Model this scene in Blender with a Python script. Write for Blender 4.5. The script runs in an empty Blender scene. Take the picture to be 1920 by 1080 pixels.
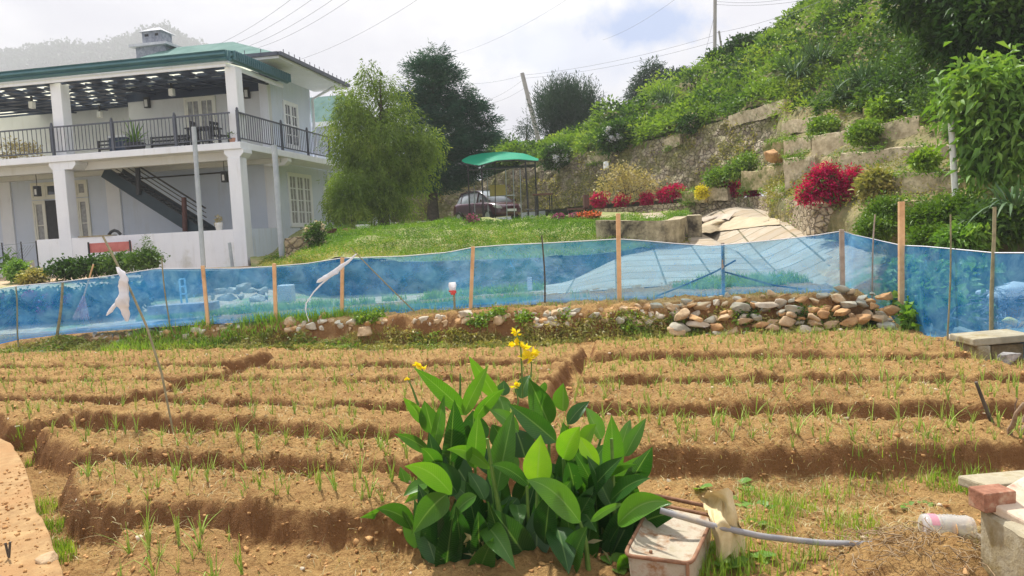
import bpy, math, random
import numpy as np
from mathutils import Vector, Matrix
D = bpy.data
SC = bpy.context.scene
R = math.radians
rng = np.random.default_rng(7)
random.seed(7)
# ------------------------------------------------------------ camera
FPX, TH, PH = 1400.0, 0.077, 0.05          # focal length in photo pixels, downward pitch, roll
CAM = np.array([0.0, 0.0, 1.6])
_f = np.array([0, math.cos(TH), -math.sin(TH)]); _u0 = np.array([0, math.sin(TH), math.cos(TH)]); _r0 = np.array([1.0, 0, 0])
_r = _r0*math.cos(PH) - _u0*math.sin(PH); _u = _u0*math.cos(PH) + _r0*math.sin(PH)
cd = D.cameras.new("camera"); cam = D.objects.new("camera", cd); SC.collection.objects.link(cam)
cd.sensor_width = 36; cd.lens = 36*FPX/1920; cd.clip_end = 5000; cd.clip_start = 0.05
mm = Matrix(((_r[0], _u[0], -_f[0]), (_r[1], _u[1], -_f[1]), (_r[2], _u[2], -_f[2]))).to_4x4()
mm.translation = Vector(CAM); cam.matrix_world = mm
SC.camera = cam
# ------------------------------------------------------------ light
SUN_EL, SUN_AZ = R(58), R(-28)            # azimuth from +Y (view direction), negative = left
SC.view_settings.view_transform = 'Standard'; SC.view_settings.look = 'None'
SC.view_settings.exposure = 0.80; SC.view_settings.gamma = 1
W = D.worlds.new("World"); SC.world = W; W.use_nodes = True
nt = W.node_tree; nt.nodes.clear()
def N(nt, t, **k):
    n = nt.nodes.new(t)
    for a, v in k.items(): setattr(n, a, v)
    return n
def L(nt, a, b): nt.links.new(a, b)
def mixc(nt, fac, a, b, mode='MIX'):
    m = N(nt, 'ShaderNodeMix', data_type='RGBA', blend_type=mode)
    for s, v in ((m.inputs[0], fac), (m.inputs[6], a), (m.inputs[7], b)):
        if hasattr(v, 'node'): L(nt, v, s)
        elif isinstance(v, (int, float)): s.default_value = v
        else: s.default_value = (*v[:3], 1)
    return m.outputs[2]
def ramp(nt, fac, stops, interp='LINEAR'):
    r = N(nt, 'ShaderNodeValToRGB'); r.color_ramp.interpolation = interp
    e = r.color_ramp.elements
    while len(e) < len(stops): e.new(0.5)
    for i, (p, c) in enumerate(stops):
        e[i].position = p
        e[i].color = (c, c, c, 1) if isinstance(c, (int, float)) else (*c[:3], 1)
    L(nt, fac, r.inputs[0]); return r.outputs[0]
def noise(nt, vec, scale, detail=4, rough=.6, out=0, dist=0):
    n = N(nt, 'ShaderNodeTexNoise'); n.inputs['Scale'].default_value = scale
    n.inputs['Detail'].default_value = detail; n.inputs['Roughness'].default_value = rough
    n.inputs['Distortion'].default_value = dist
    L(nt, vec, n.inputs['Vector']); return n.outputs[out]
def mth(nt, op, a, b=0.0, clamp=False):
    m = N(nt, 'ShaderNodeMath', operation=op, use_clamp=clamp)
    for i, v in enumerate((a, b)):
        if hasattr(v, 'node'): L(nt, v, m.inputs[i])
        else: m.inputs[i].default_value = v
    return m.outputs[0]
sky = N(nt, 'ShaderNodeTexSky', sky_type='NISHITA', sun_disc=False, sun_elevation=SUN_EL, sun_rotation=SUN_AZ)
skyb = mixc(nt, 1.0, sky.outputs[0], (0.085, 0.085, 0.085), 'MULTIPLY')
geo = N(nt, 'ShaderNodeTexCoord').outputs['Generated']
mp = N(nt, 'ShaderNodeMapping'); mp.inputs['Scale'].default_value = (1.0, 1.0, 1.9); L(nt, geo, mp.inputs[0])
n1 = noise(nt, mp.outputs[0], 3.1, 7, .56, dist=.35)
n2 = noise(nt, mp.outputs[0], 7.0, 5, .55, dist=.2)
cl = mixc(nt, .35, n1, n2)
cloud = ramp(nt, cl, [(0.32, (.60, .60, .72)), (0.46, (.74, .745, .83)), (0.55, (.90, .90, .95)), (0.63, (1.12, 1.12, 1.13))])
# one break in the clouds, where blue shows through
def cdir(px, py):
    d = _f + _r*(px-960)/FPX + _u*(540-py)/FPX; return d/np.linalg.norm(d)
def hole(px, py, sx, amount):
    c = cdir(px, py)
    s = N(nt, 'ShaderNodeVectorMath', operation='SUBTRACT'); L(nt, geo, s.inputs[0]); s.inputs[1].default_value = c
    sc = N(nt, 'ShaderNodeVectorMath', operation='MULTIPLY'); L(nt, s.outputs[0], sc.inputs[0]); sc.inputs[1].default_value = (1/sx, 1/sx, 3.0/sx)
    ln = N(nt, 'ShaderNodeVectorMath', operation='LENGTH'); L(nt, sc.outputs[0], ln.inputs[0])
    nz = mth(nt, 'MULTIPLY', mth(nt, 'SUBTRACT', noise(nt, geo, 16, 5, .6), .5), 1.7)
    return mth(nt, 'MULTIPLY', ramp(nt, mth(nt, 'ADD', ln.outputs[1], nz), [(0.45, 1.0), (1.05, 0.0)]), amount)
h = mth(nt, 'MAXIMUM', hole(1200, 52, .105, 1.0), hole(1080, 90, .17, .34))
skyc = mixc(nt, h, cloud, mixc(nt, .85, skyb, (.07, .30, .82)))
bg = N(nt, 'ShaderNodeBackground'); L(nt, skyc, bg.inputs[0]); bg.inputs[1].default_value = 0.72
wo = N(nt, 'ShaderNodeOutputWorld'); L(nt, bg.outputs[0], wo.inputs[0])
sd = D.lights.new("sun", 'SUN'); sun = D.objects.new("sun", sd); SC.collection.objects.link(sun)
sd.energy = 4.6; sd.angle = R(2); sd.color = (1.0, .96, .89)
sdir = Vector((math.sin(SUN_AZ)*math.cos(SUN_EL), math.cos(SUN_AZ)*math.cos(SUN_EL), math.sin(SUN_EL)))
sun.rotation_euler = sdir.to_track_quat('Z', 'Y').to_euler(); sun.location = (0, 0, 60)
SC.cycles.transparent_max_bounces = 16
SC.cycles.max_bounces = 6
# ------------------------------------------------------------ projection helpers: a pixel of the photo to a point in the world
def ray(px, py): return _f + _r*(px-960)/FPX + _u*(540-py)/FPX
def P(px, py, Y):
    d = ray(px, py); return CAM + d*(Y/d[1])
def G(px, py, z=0.0):
    d = ray(px, py); return CAM + d*((z-CAM[2])/d[2])
# ------------------------------------------------------------ noise in numpy
def _h(ix, iy, iz, s):
    n = (ix*374761393 + iy*668265263 + iz*2147483647 + s*974634777) & 0xffffffff
    n = ((n ^ (n >> 13))*1274126177) & 0xffffffff
    return ((n ^ (n >> 16)) & 0xffff)/65535.0
def vn(Pn, sc=1.0, s=0):
    Q = np.asarray(Pn, float)*sc
    if Q.shape[-1] == 2: Q = np.concatenate([Q, np.zeros(Q.shape[:-1]+(1,))], -1)
    i = np.floor(Q).astype(np.int64); f = Q-i; f = f*f*(3-2*f)
    o = 0
    for a in (0, 1):
        for b in (0, 1):
            for c in (0, 1):
                w = (f[..., 0] if a else 1-f[..., 0])*(f[..., 1] if b else 1-f[..., 1])*(f[..., 2] if c else 1-f[..., 2])
                o = o + w*_h(i[..., 0]+a, i[..., 1]+b, i[..., 2]+c, s)
    return o*2-1
def fbm(Pn, sc=1.0, o=3, s=0):
    r = 0; a = 1
    for k in range(o): r = r+a*vn(Pn, sc*2**k, s+k*17); a *= .5
    return r
def sstep(x, a, b):
    t = np.clip((x-a)/(b-a), 0, 1); return t*t*(3-2*t)
# ------------------------------------------------------------ mesh building
def world_loc(o):
    v = np.zeros(3)
    while o is not None: v = v+np.array(o.location); o = o.parent
    return v
def link(o, parent=None):
    SC.collection.objects.link(o)
    if parent is not None: o.parent = parent
    return o
def tag(o, label=None, cat=None, group=None, kind=None):
    if label: o['label'] = label
    if cat: o['category'] = cat
    if group: o['group'] = group
    if kind: o['kind'] = kind
    return o
def thing(name, loc, label, cat, group=None):
    o = D.objects.new(name, None); o.location = [float(c) for c in loc]; o.empty_display_size = .1
    link(o); return tag(o, label, cat, group)
def np_mesh(name, V, F, rnd=None, smooth=False):
    """V (n,3); F (m,k) with k = 3 or 4"""
    V = np.asarray(V, np.float32); F = np.asarray(F, np.int32)
    me = D.meshes.new(name); k = F.shape[1]
    me.vertices.add(len(V)); me.vertices.foreach_set('co', V.ravel())
    me.loops.add(F.size); me.loops.foreach_set('vertex_index', F.ravel())
    me.polygons.add(len(F)); me.polygons.foreach_set('loop_start', np.arange(0, F.size, k, dtype=np.int32))
    if smooth: me.polygons.foreach_set('use_smooth', np.ones(len(F), bool))
    if rnd is not None:
        at = me.attributes.new('rnd', 'FLOAT', 'FACE'); at.data.foreach_set('value', np.asarray(rnd, np.float32))
    me.update(calc_edges=True); return me
def put(name, me, m, parent=None, origin=None):
    """world-space mesh -> object whose origin is `origin` (or its parent's place)"""
    base = world_loc(parent) if parent is not None else np.zeros(3)
    org = base if origin is None else np.asarray(origin, float)
    n = len(me.vertices); co = np.empty(n*3, np.float32); me.vertices.foreach_get('co', co)
    co = co.reshape(-1, 3)-org.astype(np.float32); me.vertices.foreach_set('co', co.ravel()); me.update()
    if m is not None: me.materials.append(m)
    o = D.objects.new(name, me); link(o, parent); o.location = [float(c) for c in org-base]
    return o
def patch(name, V, F, m, parent=None, origin=None, rnd=None, smooth=False):
    return put(name, np_mesh(name, V, F, rnd, smooth), m, parent, origin)
class MB:
    def __init__(s, xf=None, flip=False): s.v = []; s.f = []; s.xf = xf; s.flip = flip; s.sm = []
    def add(s, V, F, smooth=False):
        o = len(s.v)
        for p in V:
            s.v.append(tuple(s.xf(*p)) if s.xf else tuple(float(c) for c in p))
        for f in F:
            f = [i+o for i in f]; s.f.append(f[::-1] if s.flip else f); s.sm.append(smooth)
        return s
    def box(s, x0, x1, y0, y1, z0, z1):
        V = [(x, y, z) for z in (z0, z1) for y in (y0, y1) for x in (x0, x1)]
        return s.add(V, [(0, 2, 3, 1), (4, 5, 7, 6), (0, 1, 5, 4), (2, 6, 7, 3), (0, 4, 6, 2), (1, 3, 7, 5)])
    def bar(s, a, b, w, h=None, up=(0, 0, 1)):
        h = w if h is None else h
        a = np.array(a, float); b = np.array(b, float); d = b-a; d = d/np.linalg.norm(d)
        sd_ = np.cross(d, up)
        if np.linalg.norm(sd_) < 1e-4: sd_ = np.cross(d, (1, 0, 0))
        sd_ = sd_/np.linalg.norm(sd_); un = np.cross(sd_, d)
        V = [p+sd_*i*w/2+un*j*h/2 for p in (a, b) for j in (-1, 1) for i in (-1, 1)]
        return s.add(V, [(0, 2, 3, 1), (4, 5, 7, 6), (0, 1, 5, 4), (2, 6, 7, 3), (0, 4, 6, 2), (1, 3, 7, 5)])
    def tube(s, pts, rad, n=8, cap=True):
        pts = np.array(pts, float); m = len(pts)
        rad = np.full(m, rad) if np.isscalar(rad) else np.array(rad, float)
        V = []; ref = None
        for i in range(m):
            t = pts[min(i+1, m-1)]-pts[max(i-1, 0)]; t = t/(np.linalg.norm(t)+1e-9)
            if ref is None: ref = np.cross(t, (0, 0, 1) if abs(t[2]) < .9 else (1, 0, 0))
            ref = ref-t*np.dot(ref, t); ref = ref/(np.linalg.norm(ref)+1e-9); bi = np.cross(t, ref)
            for k in range(n):
                a = 2*math.pi*k/n; V.append(pts[i]+rad[i]*(ref*math.cos(a)+bi*math.sin(a)))
        Fc = [(i*n+k, i*n+(k+1) % n, (i+1)*n+(k+1) % n, (i+1)*n+k) for i in range(m-1) for k in range(n)]
        s.add(V, Fc, True)
        if cap: s.add(V[:n], [tuple(range(n))[::-1]]); s.add(V[-n:], [tuple(range(n))])
        return s
    def lathe(s, c, prof, n=16, cap=True):
        V = [(c[0]+r*math.cos(2*math.pi*k/n), c[1]+r*math.sin(2*math.pi*k/n), c[2]+z) for r, z in prof for k in range(n)]
        m = len(prof)
        s.add(V, [(i*n+k, i*n+(k+1) % n, (i+1)*n+(k+1) % n, (i+1)*n+k) for i in range(m-1) for k in range(n)], True)
        if cap: s.add(V[:n], [tuple(range(n))[::-1]]); s.add(V[-n:], [tuple(range(n))])
        return s
    def poly(s, pts, thick):
        """closed polygon pts extruded by vector thick"""
        n = len(pts); pts = [np.array(p, float) for p in pts]; th = np.array(thick, float)
        V = pts+[p+th for p in pts]
        F = [tuple(range(n))[::-1], tuple(range(n, 2*n))]+[(i, (i+1) % n, (i+1) % n+n, i+n) for i in range(n)]
        return s.add(V, F)
    def mesh(s, name):
        me = D.meshes.new(name); me.from_pydata(s.v, [], s.f); me.polygons.foreach_set('use_smooth', s.sm); me.update(); return me
    def build(s, name, m, parent=None, origin=None, bevel=0):
        o = put(name, s.mesh(name), m, parent, origin)
        if bevel: bmod = o.modifiers.new('bevel', 'BEVEL'); bmod.width = bevel; bmod.segments = 2; bmod.limit_method = 'ANGLE'
        return o
def grid_faces(nr, nc):
    i = np.arange(nr-1)[:, None]*nc+np.arange(nc-1)[None, :]
    return np.stack([i, i+1, i+nc+1, i+nc], -1).reshape(-1, 4)
def resample(row, n, span=None):
    row = np.array(row, float); 
    d = np.r_[0, np.cumsum(np.linalg.norm(np.diff(row[:, :2], axis=0), axis=1))]; t = np.linspace(0, d[-1], n)
    return np.stack([np.interp(t, d, row[:, k]) for k in range(row.shape[1])], -1)
def loft(rows, nc, nsub, smooth_rows=True):
    """rows of world points -> grid (nr,nc,3)"""
    Rr = np.stack([resample(r, nc) for r in rows]); m = len(rows)
    t = np.linspace(0, m-1, (m-1)*nsub+1); out = []
    for x in t:
        i = min(int(x), m-2); f = x-i
        p0, p1, p2, p3 = Rr[max(i-1, 0)], Rr[i], Rr[i+1], Rr[min(i+2, m-1)]
        out.append(.5*((2*p1)+(-p0+p2)*f+(2*p0-5*p1+4*p2-p3)*f*f+(-p0+3*p1-3*p2+p3)*f**3) if smooth_rows else p1*(1-f)+p2*f)
    return np.stack(out)
# ------------------------------------------------------------ materials
def newmat(name):
    m = D.materials.new(name); m.use_nodes = True; nt = m.node_tree; nt.nodes.clear()
    o = N(nt, 'ShaderNodeOutputMaterial'); b = N(nt, 'ShaderNodeBsdfPrincipled'); L(nt, b.outputs[0], o.inputs[0])
    return m, nt, b, o
def bump(nt, b, hgt, strength=.5, dist=.02):
    n = N(nt, 'ShaderNodeBump'); n.inputs['Strength'].default_value = strength; n.inputs['Distance'].default_value = dist
    L(nt, hgt, n.inputs['Height']); L(nt, n.outputs[0], b.inputs['Normal'])
def obj_co(nt): return N(nt, 'ShaderNodeTexCoord').outputs['Object']
def mat(name, c1, c2=None, scale=4, rough=.75, bmp=0, bscale=40, metal=0, spec=.4, c3=None, scale3=1.2, cov3=.55, bdist=.01, co='Object'):
    m, nt, b, o = newmat(name); co = N(nt, 'ShaderNodeTexCoord').outputs[co]
    col = None
    if c2 is not None:
        col = mixc(nt, ramp(nt, noise(nt, co, scale, 5, .65), [(.32, 0.0), (.68, 1.0)]), c1, c2)
        if c3 is not None:
            col = mixc(nt, ramp(nt, noise(nt, co, scale3, 6, .7), [(cov3-.06, 0.0), (cov3+.1, 1.0)]), col, c3)
        L(nt, col, b.inputs['Base Color'])
    else: b.inputs['Base Color'].default_value = (*c1, 1)
    b.inputs['Roughness'].default_value = rough; b.inputs['Metallic'].default_value = metal
    b.inputs['Specular IOR Level'].default_value = spec
    if bmp: bump(nt, b, noise(nt, co, bscale, 5, .65), bmp, bdist)
    return m
def leafmat(name, stops, transl=.35, rough=.5, nscale=.8, spec=.35, nmix=.45):
    m, nt, b, o = newmat(name); co = obj_co(nt)
    at = N(nt, 'ShaderNodeAttribute', attribute_name='rnd').outputs['Fac']
    nz = noise(nt, co, nscale, 3, .6)
    fac = mth(nt, 'ADD', mth(nt, 'MULTIPLY', at, 1-nmix), mth(nt, 'MULTIPLY', ramp(nt, nz, [(.3, 0.), (.7, 1.)]), nmix))
    k = len(stops); col = ramp(nt, fac, [(i/(k-1), s) for i, s in enumerate(stops)])
    L(nt, col, b.inputs['Base Color']); b.inputs['Roughness'].default_value = rough; b.inputs['Specular IOR Level'].default_value = spec
    t = N(nt, 'ShaderNodeBsdfTranslucent'); L(nt, mixc(nt, 1.0, col, (1.25, 1.25, .55), 'MULTIPLY'), t.inputs[0])
    ms = N(nt, 'ShaderNodeMixShader'); ms.inputs[0].default_value = transl
    L(nt, b.outputs[0], ms.inputs[1]); L(nt, t.outputs[0], ms.inputs[2]); L(nt, ms.outputs[0], o.inputs[0])
    return m
# ------------------------------------------------------------ foliage
def unit(a): return a/(np.linalg.norm(a, axis=-1, keepdims=True)+1e-9)
def leaf_cards(pos, dirs, nrm, ln, wd, fold=.25, droop=0.0):
    """folded lens-shaped leaves: 6 vertices, 4 triangles -> two quads"""
    n = len(pos); d = unit(dirs); s = unit(np.cross(d, nrm)); up = np.cross(s, d)
    ln = np.broadcast_to(ln, n)[:, None]; wd = np.broadcast_to(wd, n)[:, None]
    b = pos; t = pos+d*ln+np.array([0, 0, -1.0])*droop*ln
    mid = pos+d*ln*.45+np.array([0, 0, -1.0])*droop*ln*.15
    l = mid+s*wd*.5+up*wd*fold; r_ = mid-s*wd*.5+up*wd*fold
    V = np.stack([b, l, t, r_], 1).reshape(-1, 3)
    i = np.arange(n)[:, None]*4
    F = np.stack([i[:, 0], i[:, 0]+1, i[:, 0]+2, i[:, 0], i[:, 0]+2, i[:, 0]+3], 1).reshape(-1, 3)
    return V, F
def rdirs(n):
    return unit(rng.normal(size=(n, 3)))
def crown_pts(blobs, n):
    """points in a set of ellipsoid blobs (cx,cy,cz,rx,ry,rz), denser outward, with clumpy density; returns pos, outward, blob id"""
    B = np.array(blobs, float); vol = B[:, 3]*B[:, 4]*B[:, 5]; w = vol**.75; w /= w.sum()
    k = rng.choice(len(B), n, p=w); d = rdirs(n); rr = rng.uniform(0, 1, n)**.38
    rr = rr*(1+.16*vn(d*2.3+k[:, None]*7.1, 1.0, 5))
    return B[k, :3]+d*B[k, 3:6]*rr[:, None], d, k
def join_np(parts):
    Vs, Fs, Rs, o = [], [], [], 0
    for p in parts:
        V, F = p[0], p[1]; Vs.append(V); Fs.append(F+o); o += len(V)
        Rs.append(p[2] if len(p) > 2 else rng.uniform(0, 1, len(F)))
    return np.concatenate(Vs), np.concatenate(Fs), np.concatenate(Rs)
def clumped_leaves(blobs, n_cl, per, spread, ln, wd, out=.6, upb=.3, droop=0.1, light=None):
    """n_cl twigs with `per` leaves each; rnd = clump tone + leaf jitter"""
    c, d, k = crown_pts(blobs, n_cl)
    pos = np.repeat(c, per, 0)+rng.normal(size=(n_cl*per, 3))*spread
    dr = unit(np.repeat(d, per, 0)*out+rdirs(n_cl*per)*.8+np.array([0, 0, upb]))
    V, F = leaf_cards(pos, dr, unit(rdirs(n_cl*per)+np.array([0, 0, 1.0])), ln*rng.uniform(.6, 1.25, n_cl*per), wd*rng.uniform(.7, 1.2, n_cl*per), droop=droop)
    tone = np.clip(np.repeat(rng.uniform(0, 1, n_cl), per)*.6+rng.uniform(0, 1, n_cl*per)*.4, 0, 1)
    return V, F, np.repeat(tone, 2)
def blades(pos, ht, wd, lean=.35, nseg=3):
    """grass blades: curved tapered strips of quads"""
    n = len(pos); a = rng.uniform(0, 2*np.pi, n); d = np.stack([np.cos(a), np.sin(a), 0*a], -1)
    s = np.stack([-np.sin(a), np.cos(a), 0*a], -1); ht = np.broadcast_to(ht, n)[:, None]; wd = np.broadcast_to(wd, n)[:, None]
    ln = rng.uniform(.05, 1, n)[:, None]*lean; rows = []
    for i in range(nseg+1):
        t = i/nseg; c = pos+np.array([0, 0, 1.0])*ht*t*(1-.25*ln*t)+d*ht*ln*t*t
        w = wd*(1-t*.92)*.5; rows += [c-s*w, c+s*w]
    V = np.stack(rows, 1); m = 2*(nseg+1); V = V.reshape(-1, 3); base = np.arange(n)[:, None]*m
    F = np.concatenate([np.stack([base[:, 0]+2*i, base[:, 0]+2*i+1, base[:, 0]+2*i+3, base[:, 0]+2*i+2], 1)[:, None] for i in range(nseg)], 1).reshape(-1, 4)
    return V, F, np.repeat(rng.uniform(0, 1, n), nseg)
def ico():
    t = (1+5**.5)/2
    V = np.array([(-1, t, 0), (1, t, 0), (-1, -t, 0), (1, -t, 0), (0, -1, t), (0, 1, t), (0, -1, -t), (0, 1, -t), (t, 0, -1), (t, 0, 1), (-t, 0, -1), (-t, 0, 1)], float)
    V /= np.linalg.norm(V[0])
    F = np.array([(0, 11, 5), (0, 5, 1), (0, 1, 7), (0, 7, 10), (0, 10, 11), (1, 5, 9), (5, 11, 4), (11, 10, 2), (10, 7, 6), (7, 1, 8), (3, 9, 4), (3, 4, 2), (3, 2, 6), (3, 6, 8), (3, 8, 9), (4, 9, 5), (2, 4, 11), (6, 2, 10), (8, 6, 7), (9, 8, 1)])
    return V, F
def ico2(k=2):
    V, F = ico()
    for _ in range(k):
        V = list(map(tuple, V)); cache = {}; nf = []
        def mid(a, b):
            key = (min(a, b), max(a, b))
            if key not in cache:
                p = (np.array(V[a])+np.array(V[b])); p /= np.linalg.norm(p); cache[key] = len(V); V.append(tuple(p))
            return cache[key]
        for a, b, c in F:
            x, y, z = mid(a, b), mid(b, c), mid(c, a); nf += [(a, x, z), (b, y, x), (c, z, y), (x, y, z)]
        V = np.array(V); F = np.array(nf)
    return np.array(V), np.array(F)
I0 = ico(); I2 = ico2(2); I3 = ico2(3)
def rock_shape(seed, base=None, rough=.22, cut=.62):
    V, F = base or I2; r_ = np.random.default_rng(seed); V = np.sign(V)*np.abs(V)**r_.uniform(.5, .8); V = V*np.array([1, 1, r_.uniform(.8, 1.1)])
    for _ in range(15):       # facets: planes that cut the ball
        d = r_.normal(size=3); d /= np.linalg.norm(d); h = r_.uniform(cut*.8, cut*1.35); t = V@d; V = np.where((t > h)[:, None], V-d*(t-h)[:, None], V)
    return V*(1+rough*.4*fbm(V+seed*3.3, 2.2, 3, seed)[:, None]), F
# ------------------------------------------------------------ material list
def soil_mat():
    m, nt, b, o = newmat('soil'); co = obj_co(nt)
    n1 = noise(nt, co, 2.0, 6, .7); n2 = noise(nt, co, 34, 6, .75); n3 = noise(nt, co, 9, 4, .6)
    c = mixc(nt, ramp(nt, n2, [(.34, 0.), (.64, 1.)]), (.23, .11, .036), (.55, .34, .13))
    c = mixc(nt, ramp(nt, n1, [(.35, 0.), (.7, .55)]), c, (.64, .42, .17))
    sep = N(nt, 'ShaderNodeSeparateXYZ'); L(nt, co, sep.inputs[0])
    # shade on the steep bed sides, painted into the soil colour by slope
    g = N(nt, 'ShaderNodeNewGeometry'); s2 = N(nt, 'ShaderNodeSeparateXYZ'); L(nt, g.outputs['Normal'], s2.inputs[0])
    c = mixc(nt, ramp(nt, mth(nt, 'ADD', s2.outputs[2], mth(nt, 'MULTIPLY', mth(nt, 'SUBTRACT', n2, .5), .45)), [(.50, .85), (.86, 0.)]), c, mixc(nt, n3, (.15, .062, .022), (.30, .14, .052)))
    c = mixc(nt, ramp(nt, noise(nt, co, .9, 6, .7), [(.50, 0.), (.66, .5)]), c, (.26, .125, .05))
    L(nt, c, b.inputs['Base Color']); b.inputs['Roughness'].default_value = .95; b.inputs['Specular IOR Level'].default_value = .15
    hh = mth(nt, 'ADD', mth(nt, 'MULTIPLY', n2, .8), noise(nt, co, 80, 4, .7)); bump(nt, b, hh, 1.0, .028)
    return m
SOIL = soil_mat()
CLOD = mat('soil_clod', (.32, .15, .055), (.60, .36, .155), 6, .95, .6, 60, spec=.1)
PEB = mat('pebble', (.42, .30, .18), (.72, .60, .44), 5, .9, .5, 50, spec=.2)
def stone_mat(name, ca, cb, cc, sc=3.2, moss=(.10, .13, .03), mcov=.55, joint=(.06, .045, .03), bstr=.9, jw=.06, bd=.06):
    m, nt, b, o = newmat(name); co = obj_co(nt)
    mp = N(nt, 'ShaderNodeMapping'); mp.inputs['Scale'].default_value = (1, 1, 1.25); L(nt, co, mp.inputs[0])
    wob = N(nt, 'ShaderNodeVectorMath', operation='ADD'); L(nt, mp.outputs[0], wob.inputs[0])
    nz = noise(nt, co, 3.5, 3, .6, out=1); sc_ = N(nt, 'ShaderNodeVectorMath', operation='SCALE'); L(nt, nz, sc_.inputs[0]); sc_.inputs['Scale'].default_value = .16
    L(nt, sc_.outputs[0], wob.inputs[1])
    v = N(nt, 'ShaderNodeTexVoronoi', feature='DISTANCE_TO_EDGE'); v.inputs['Scale'].default_value = sc; L(nt, wob.outputs[0], v.inputs['Vector'])
    v2 = N(nt, 'ShaderNodeTexVoronoi'); v2.inputs['Scale'].default_value = sc; L(nt, wob.outputs[0], v2.inputs['Vector'])
    sx = N(nt, 'ShaderNodeSeparateXYZ'); L(nt, v2.outputs['Color'], sx.inputs[0])
    c = ramp(nt, sx.outputs[0], [(0, ca), (.5, cb), (1, cc)])
    c = mixc(nt, .55, c, mixc(nt, noise(nt, co, 11, 5, .7), (.25, .25, .25), (1.5, 1.45, 1.35)), 'MULTIPLY')
    j = ramp(nt, v.outputs[0], [(0, 1.), (jw, 0.)]); c = mixc(nt, mth(nt, 'MULTIPLY', j, .85), c, joint)
    mo = ramp(nt, noise(nt, co, .9, 7, .72), [(mcov-.05, 0.), (mcov+.09, .85)])
    c = mixc(nt, mo, c, mixc(nt, noise(nt, co, 24, 3, .7), moss, tuple(2.2*x for x in moss)))
    L(nt, c, b.inputs['Base Color']); b.inputs['Roughness'].default_value = .92; b.inputs['Specular IOR Level'].default_value = .2
    hh = mth(nt, 'ADD', ramp(nt, v.outputs[0], [(0, 0.), (jw*2.2, 1.)]), mth(nt, 'MULTIPLY', noise(nt, co, 18, 4, .7), .5)); bump(nt, b, hh, bstr, bd)
    return m
WALLSTONE = stone_mat('rubble_wall', (.22, .18, .14), (.42, .35, .26), (.55, .48, .36), 5.2, mcov=.47, moss=(.13,.13,.04))
LOWSTONE = stone_mat('low_wall_stone', (.32, .26, .17), (.48, .40, .28), (.62, .53, .39), 5.5, mcov=.60)
BLOCK = mat('weathered_block', (.38, .30, .19), (.78, .67, .47), 5.0, .93, .8, 14, c3=(.10, .10, .045), scale3=1.6, cov3=.60, bdist=.03)
BLOCKB = mat('mossy_block', (.33, .26, .14), (.70, .57, .35), 6, .93, .8, 14, c3=(.15, .17, .04), scale3=2.2, cov3=.50, bdist=.03)
CONC = mat('old_concrete', (.28, .24, .16), (.46, .41, .29), 4, .9, .7, 26, c3=(.26, .20, .09), scale3=3.5, cov3=.56, bdist=.012)
CONCD = mat('dirty_slab', (.25, .14, .055), (.46, .30, .135), 9, .95, 1.0, 45, c3=(.36, .20, .08), scale3=2, cov3=.50, bdist=.008)
ROCKS = [mat('rock_tan', (.36, .24, .13), (.64, .47, .28), 5, .9, .8, 16, bdist=.02), mat('rock_grey', (.24, .22, .16), (.48, .45, .35), 4, .9, .8, 16, bdist=.02),
         mat('rock_orange', (.36, .19, .08), (.62, .38, .17), 5, .9, .8, 16, bdist=.02), mat('rock_pale', (.36, .29, .20), (.62, .55, .43), 5, .9, .6, 16, bdist=.02)]
WHITE = mat('white_paint', (.76, .78, .83), (.83, .85, .89), 1.2, .6, .08, 20)
PALEBLUE = mat('pale_blue_wall', (.61, .68, .80), (.67, .73, .84), .9, .75, .08, 20)
CREAM = mat('cream_wall', (.62, .63, .63), (.69, .70, .70), .9, .75, .05, 20)
DIRTYWHITE = mat('boundary_white', (.80, .81, .85), (.86, .87, .89), 1.3, .75, .12, 16, c3=(.55, .54, .48), scale3=.9, cov3=.63)
def streaks(m, amt=.22, tint=(.42, .40, .33)):
    # rain streaks and grime that run down painted walls
    nt = m.node_tree; b = next(n for n in nt.nodes if n.type == 'BSDF_PRINCIPLED'); src = b.inputs['Base Color'].links[0].from_socket; co = obj_co(nt)
    mp = N(nt, 'ShaderNodeMapping'); mp.inputs['Scale'].default_value = (3.2, 3.2, .30); L(nt, co, mp.inputs[0])
    a = mth(nt, 'MULTIPLY', ramp(nt, noise(nt, mp.outputs[0], 1.6, 6, .7), [(.50, 0.), (.74, 1.)]), ramp(nt, noise(nt, co, .8, 4, .6), [(.4, 0.), (.65, 1.)])); L(nt, mixc(nt, mth(nt, 'MULTIPLY', a, amt*2), src, tint), b.inputs['Base Color'])
for m_ in (WHITE, PALEBLUE, DIRTYWHITE, CREAM): streaks(m_)
TEAL = mat('teal_gutter', (.045, .135, .16), (.07, .18, .21), 2, .45, spec=.5)
NAVY = mat('navy_timber', (.025, .042, .085), (.04, .06, .11), 3, .6)
GREENROOF = mat('pale_green_roof', (.10, .19, .17), (.16, .26, .235), 1.5, .9, spec=.1)
RAIL = mat('grey_rail_metal', (.075, .085, .11), (.11, .12, .15), 4, .45, metal=.2)
BLACK = mat('black_metal', (.02, .022, .025), (.035, .035, .04), 6, .5)
RUST = mat('rusty_metal', (.16, .075, .04), (.34, .18, .10), 14, .85, .4, 50)
REDWOOD = mat('reddish_post', (.07, .026, .02), (.12, .045, .035), 6, .6)
GLASS = None
def glassm():
    m, nt, b, o = newmat('window_glass'); b.inputs['Base Color'].default_value = (.035, .045, .05, 1); b.inputs['Roughness'].default_value = .08
    b.inputs['Specular IOR Level'].default_value = .8; return m
GLASS = glassm()
CARGLASS = mat('car_glass', (.30, .34, .38), None, rough=.08, spec=1.0)  # pale base colour: sky glare painted into the car windows
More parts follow.
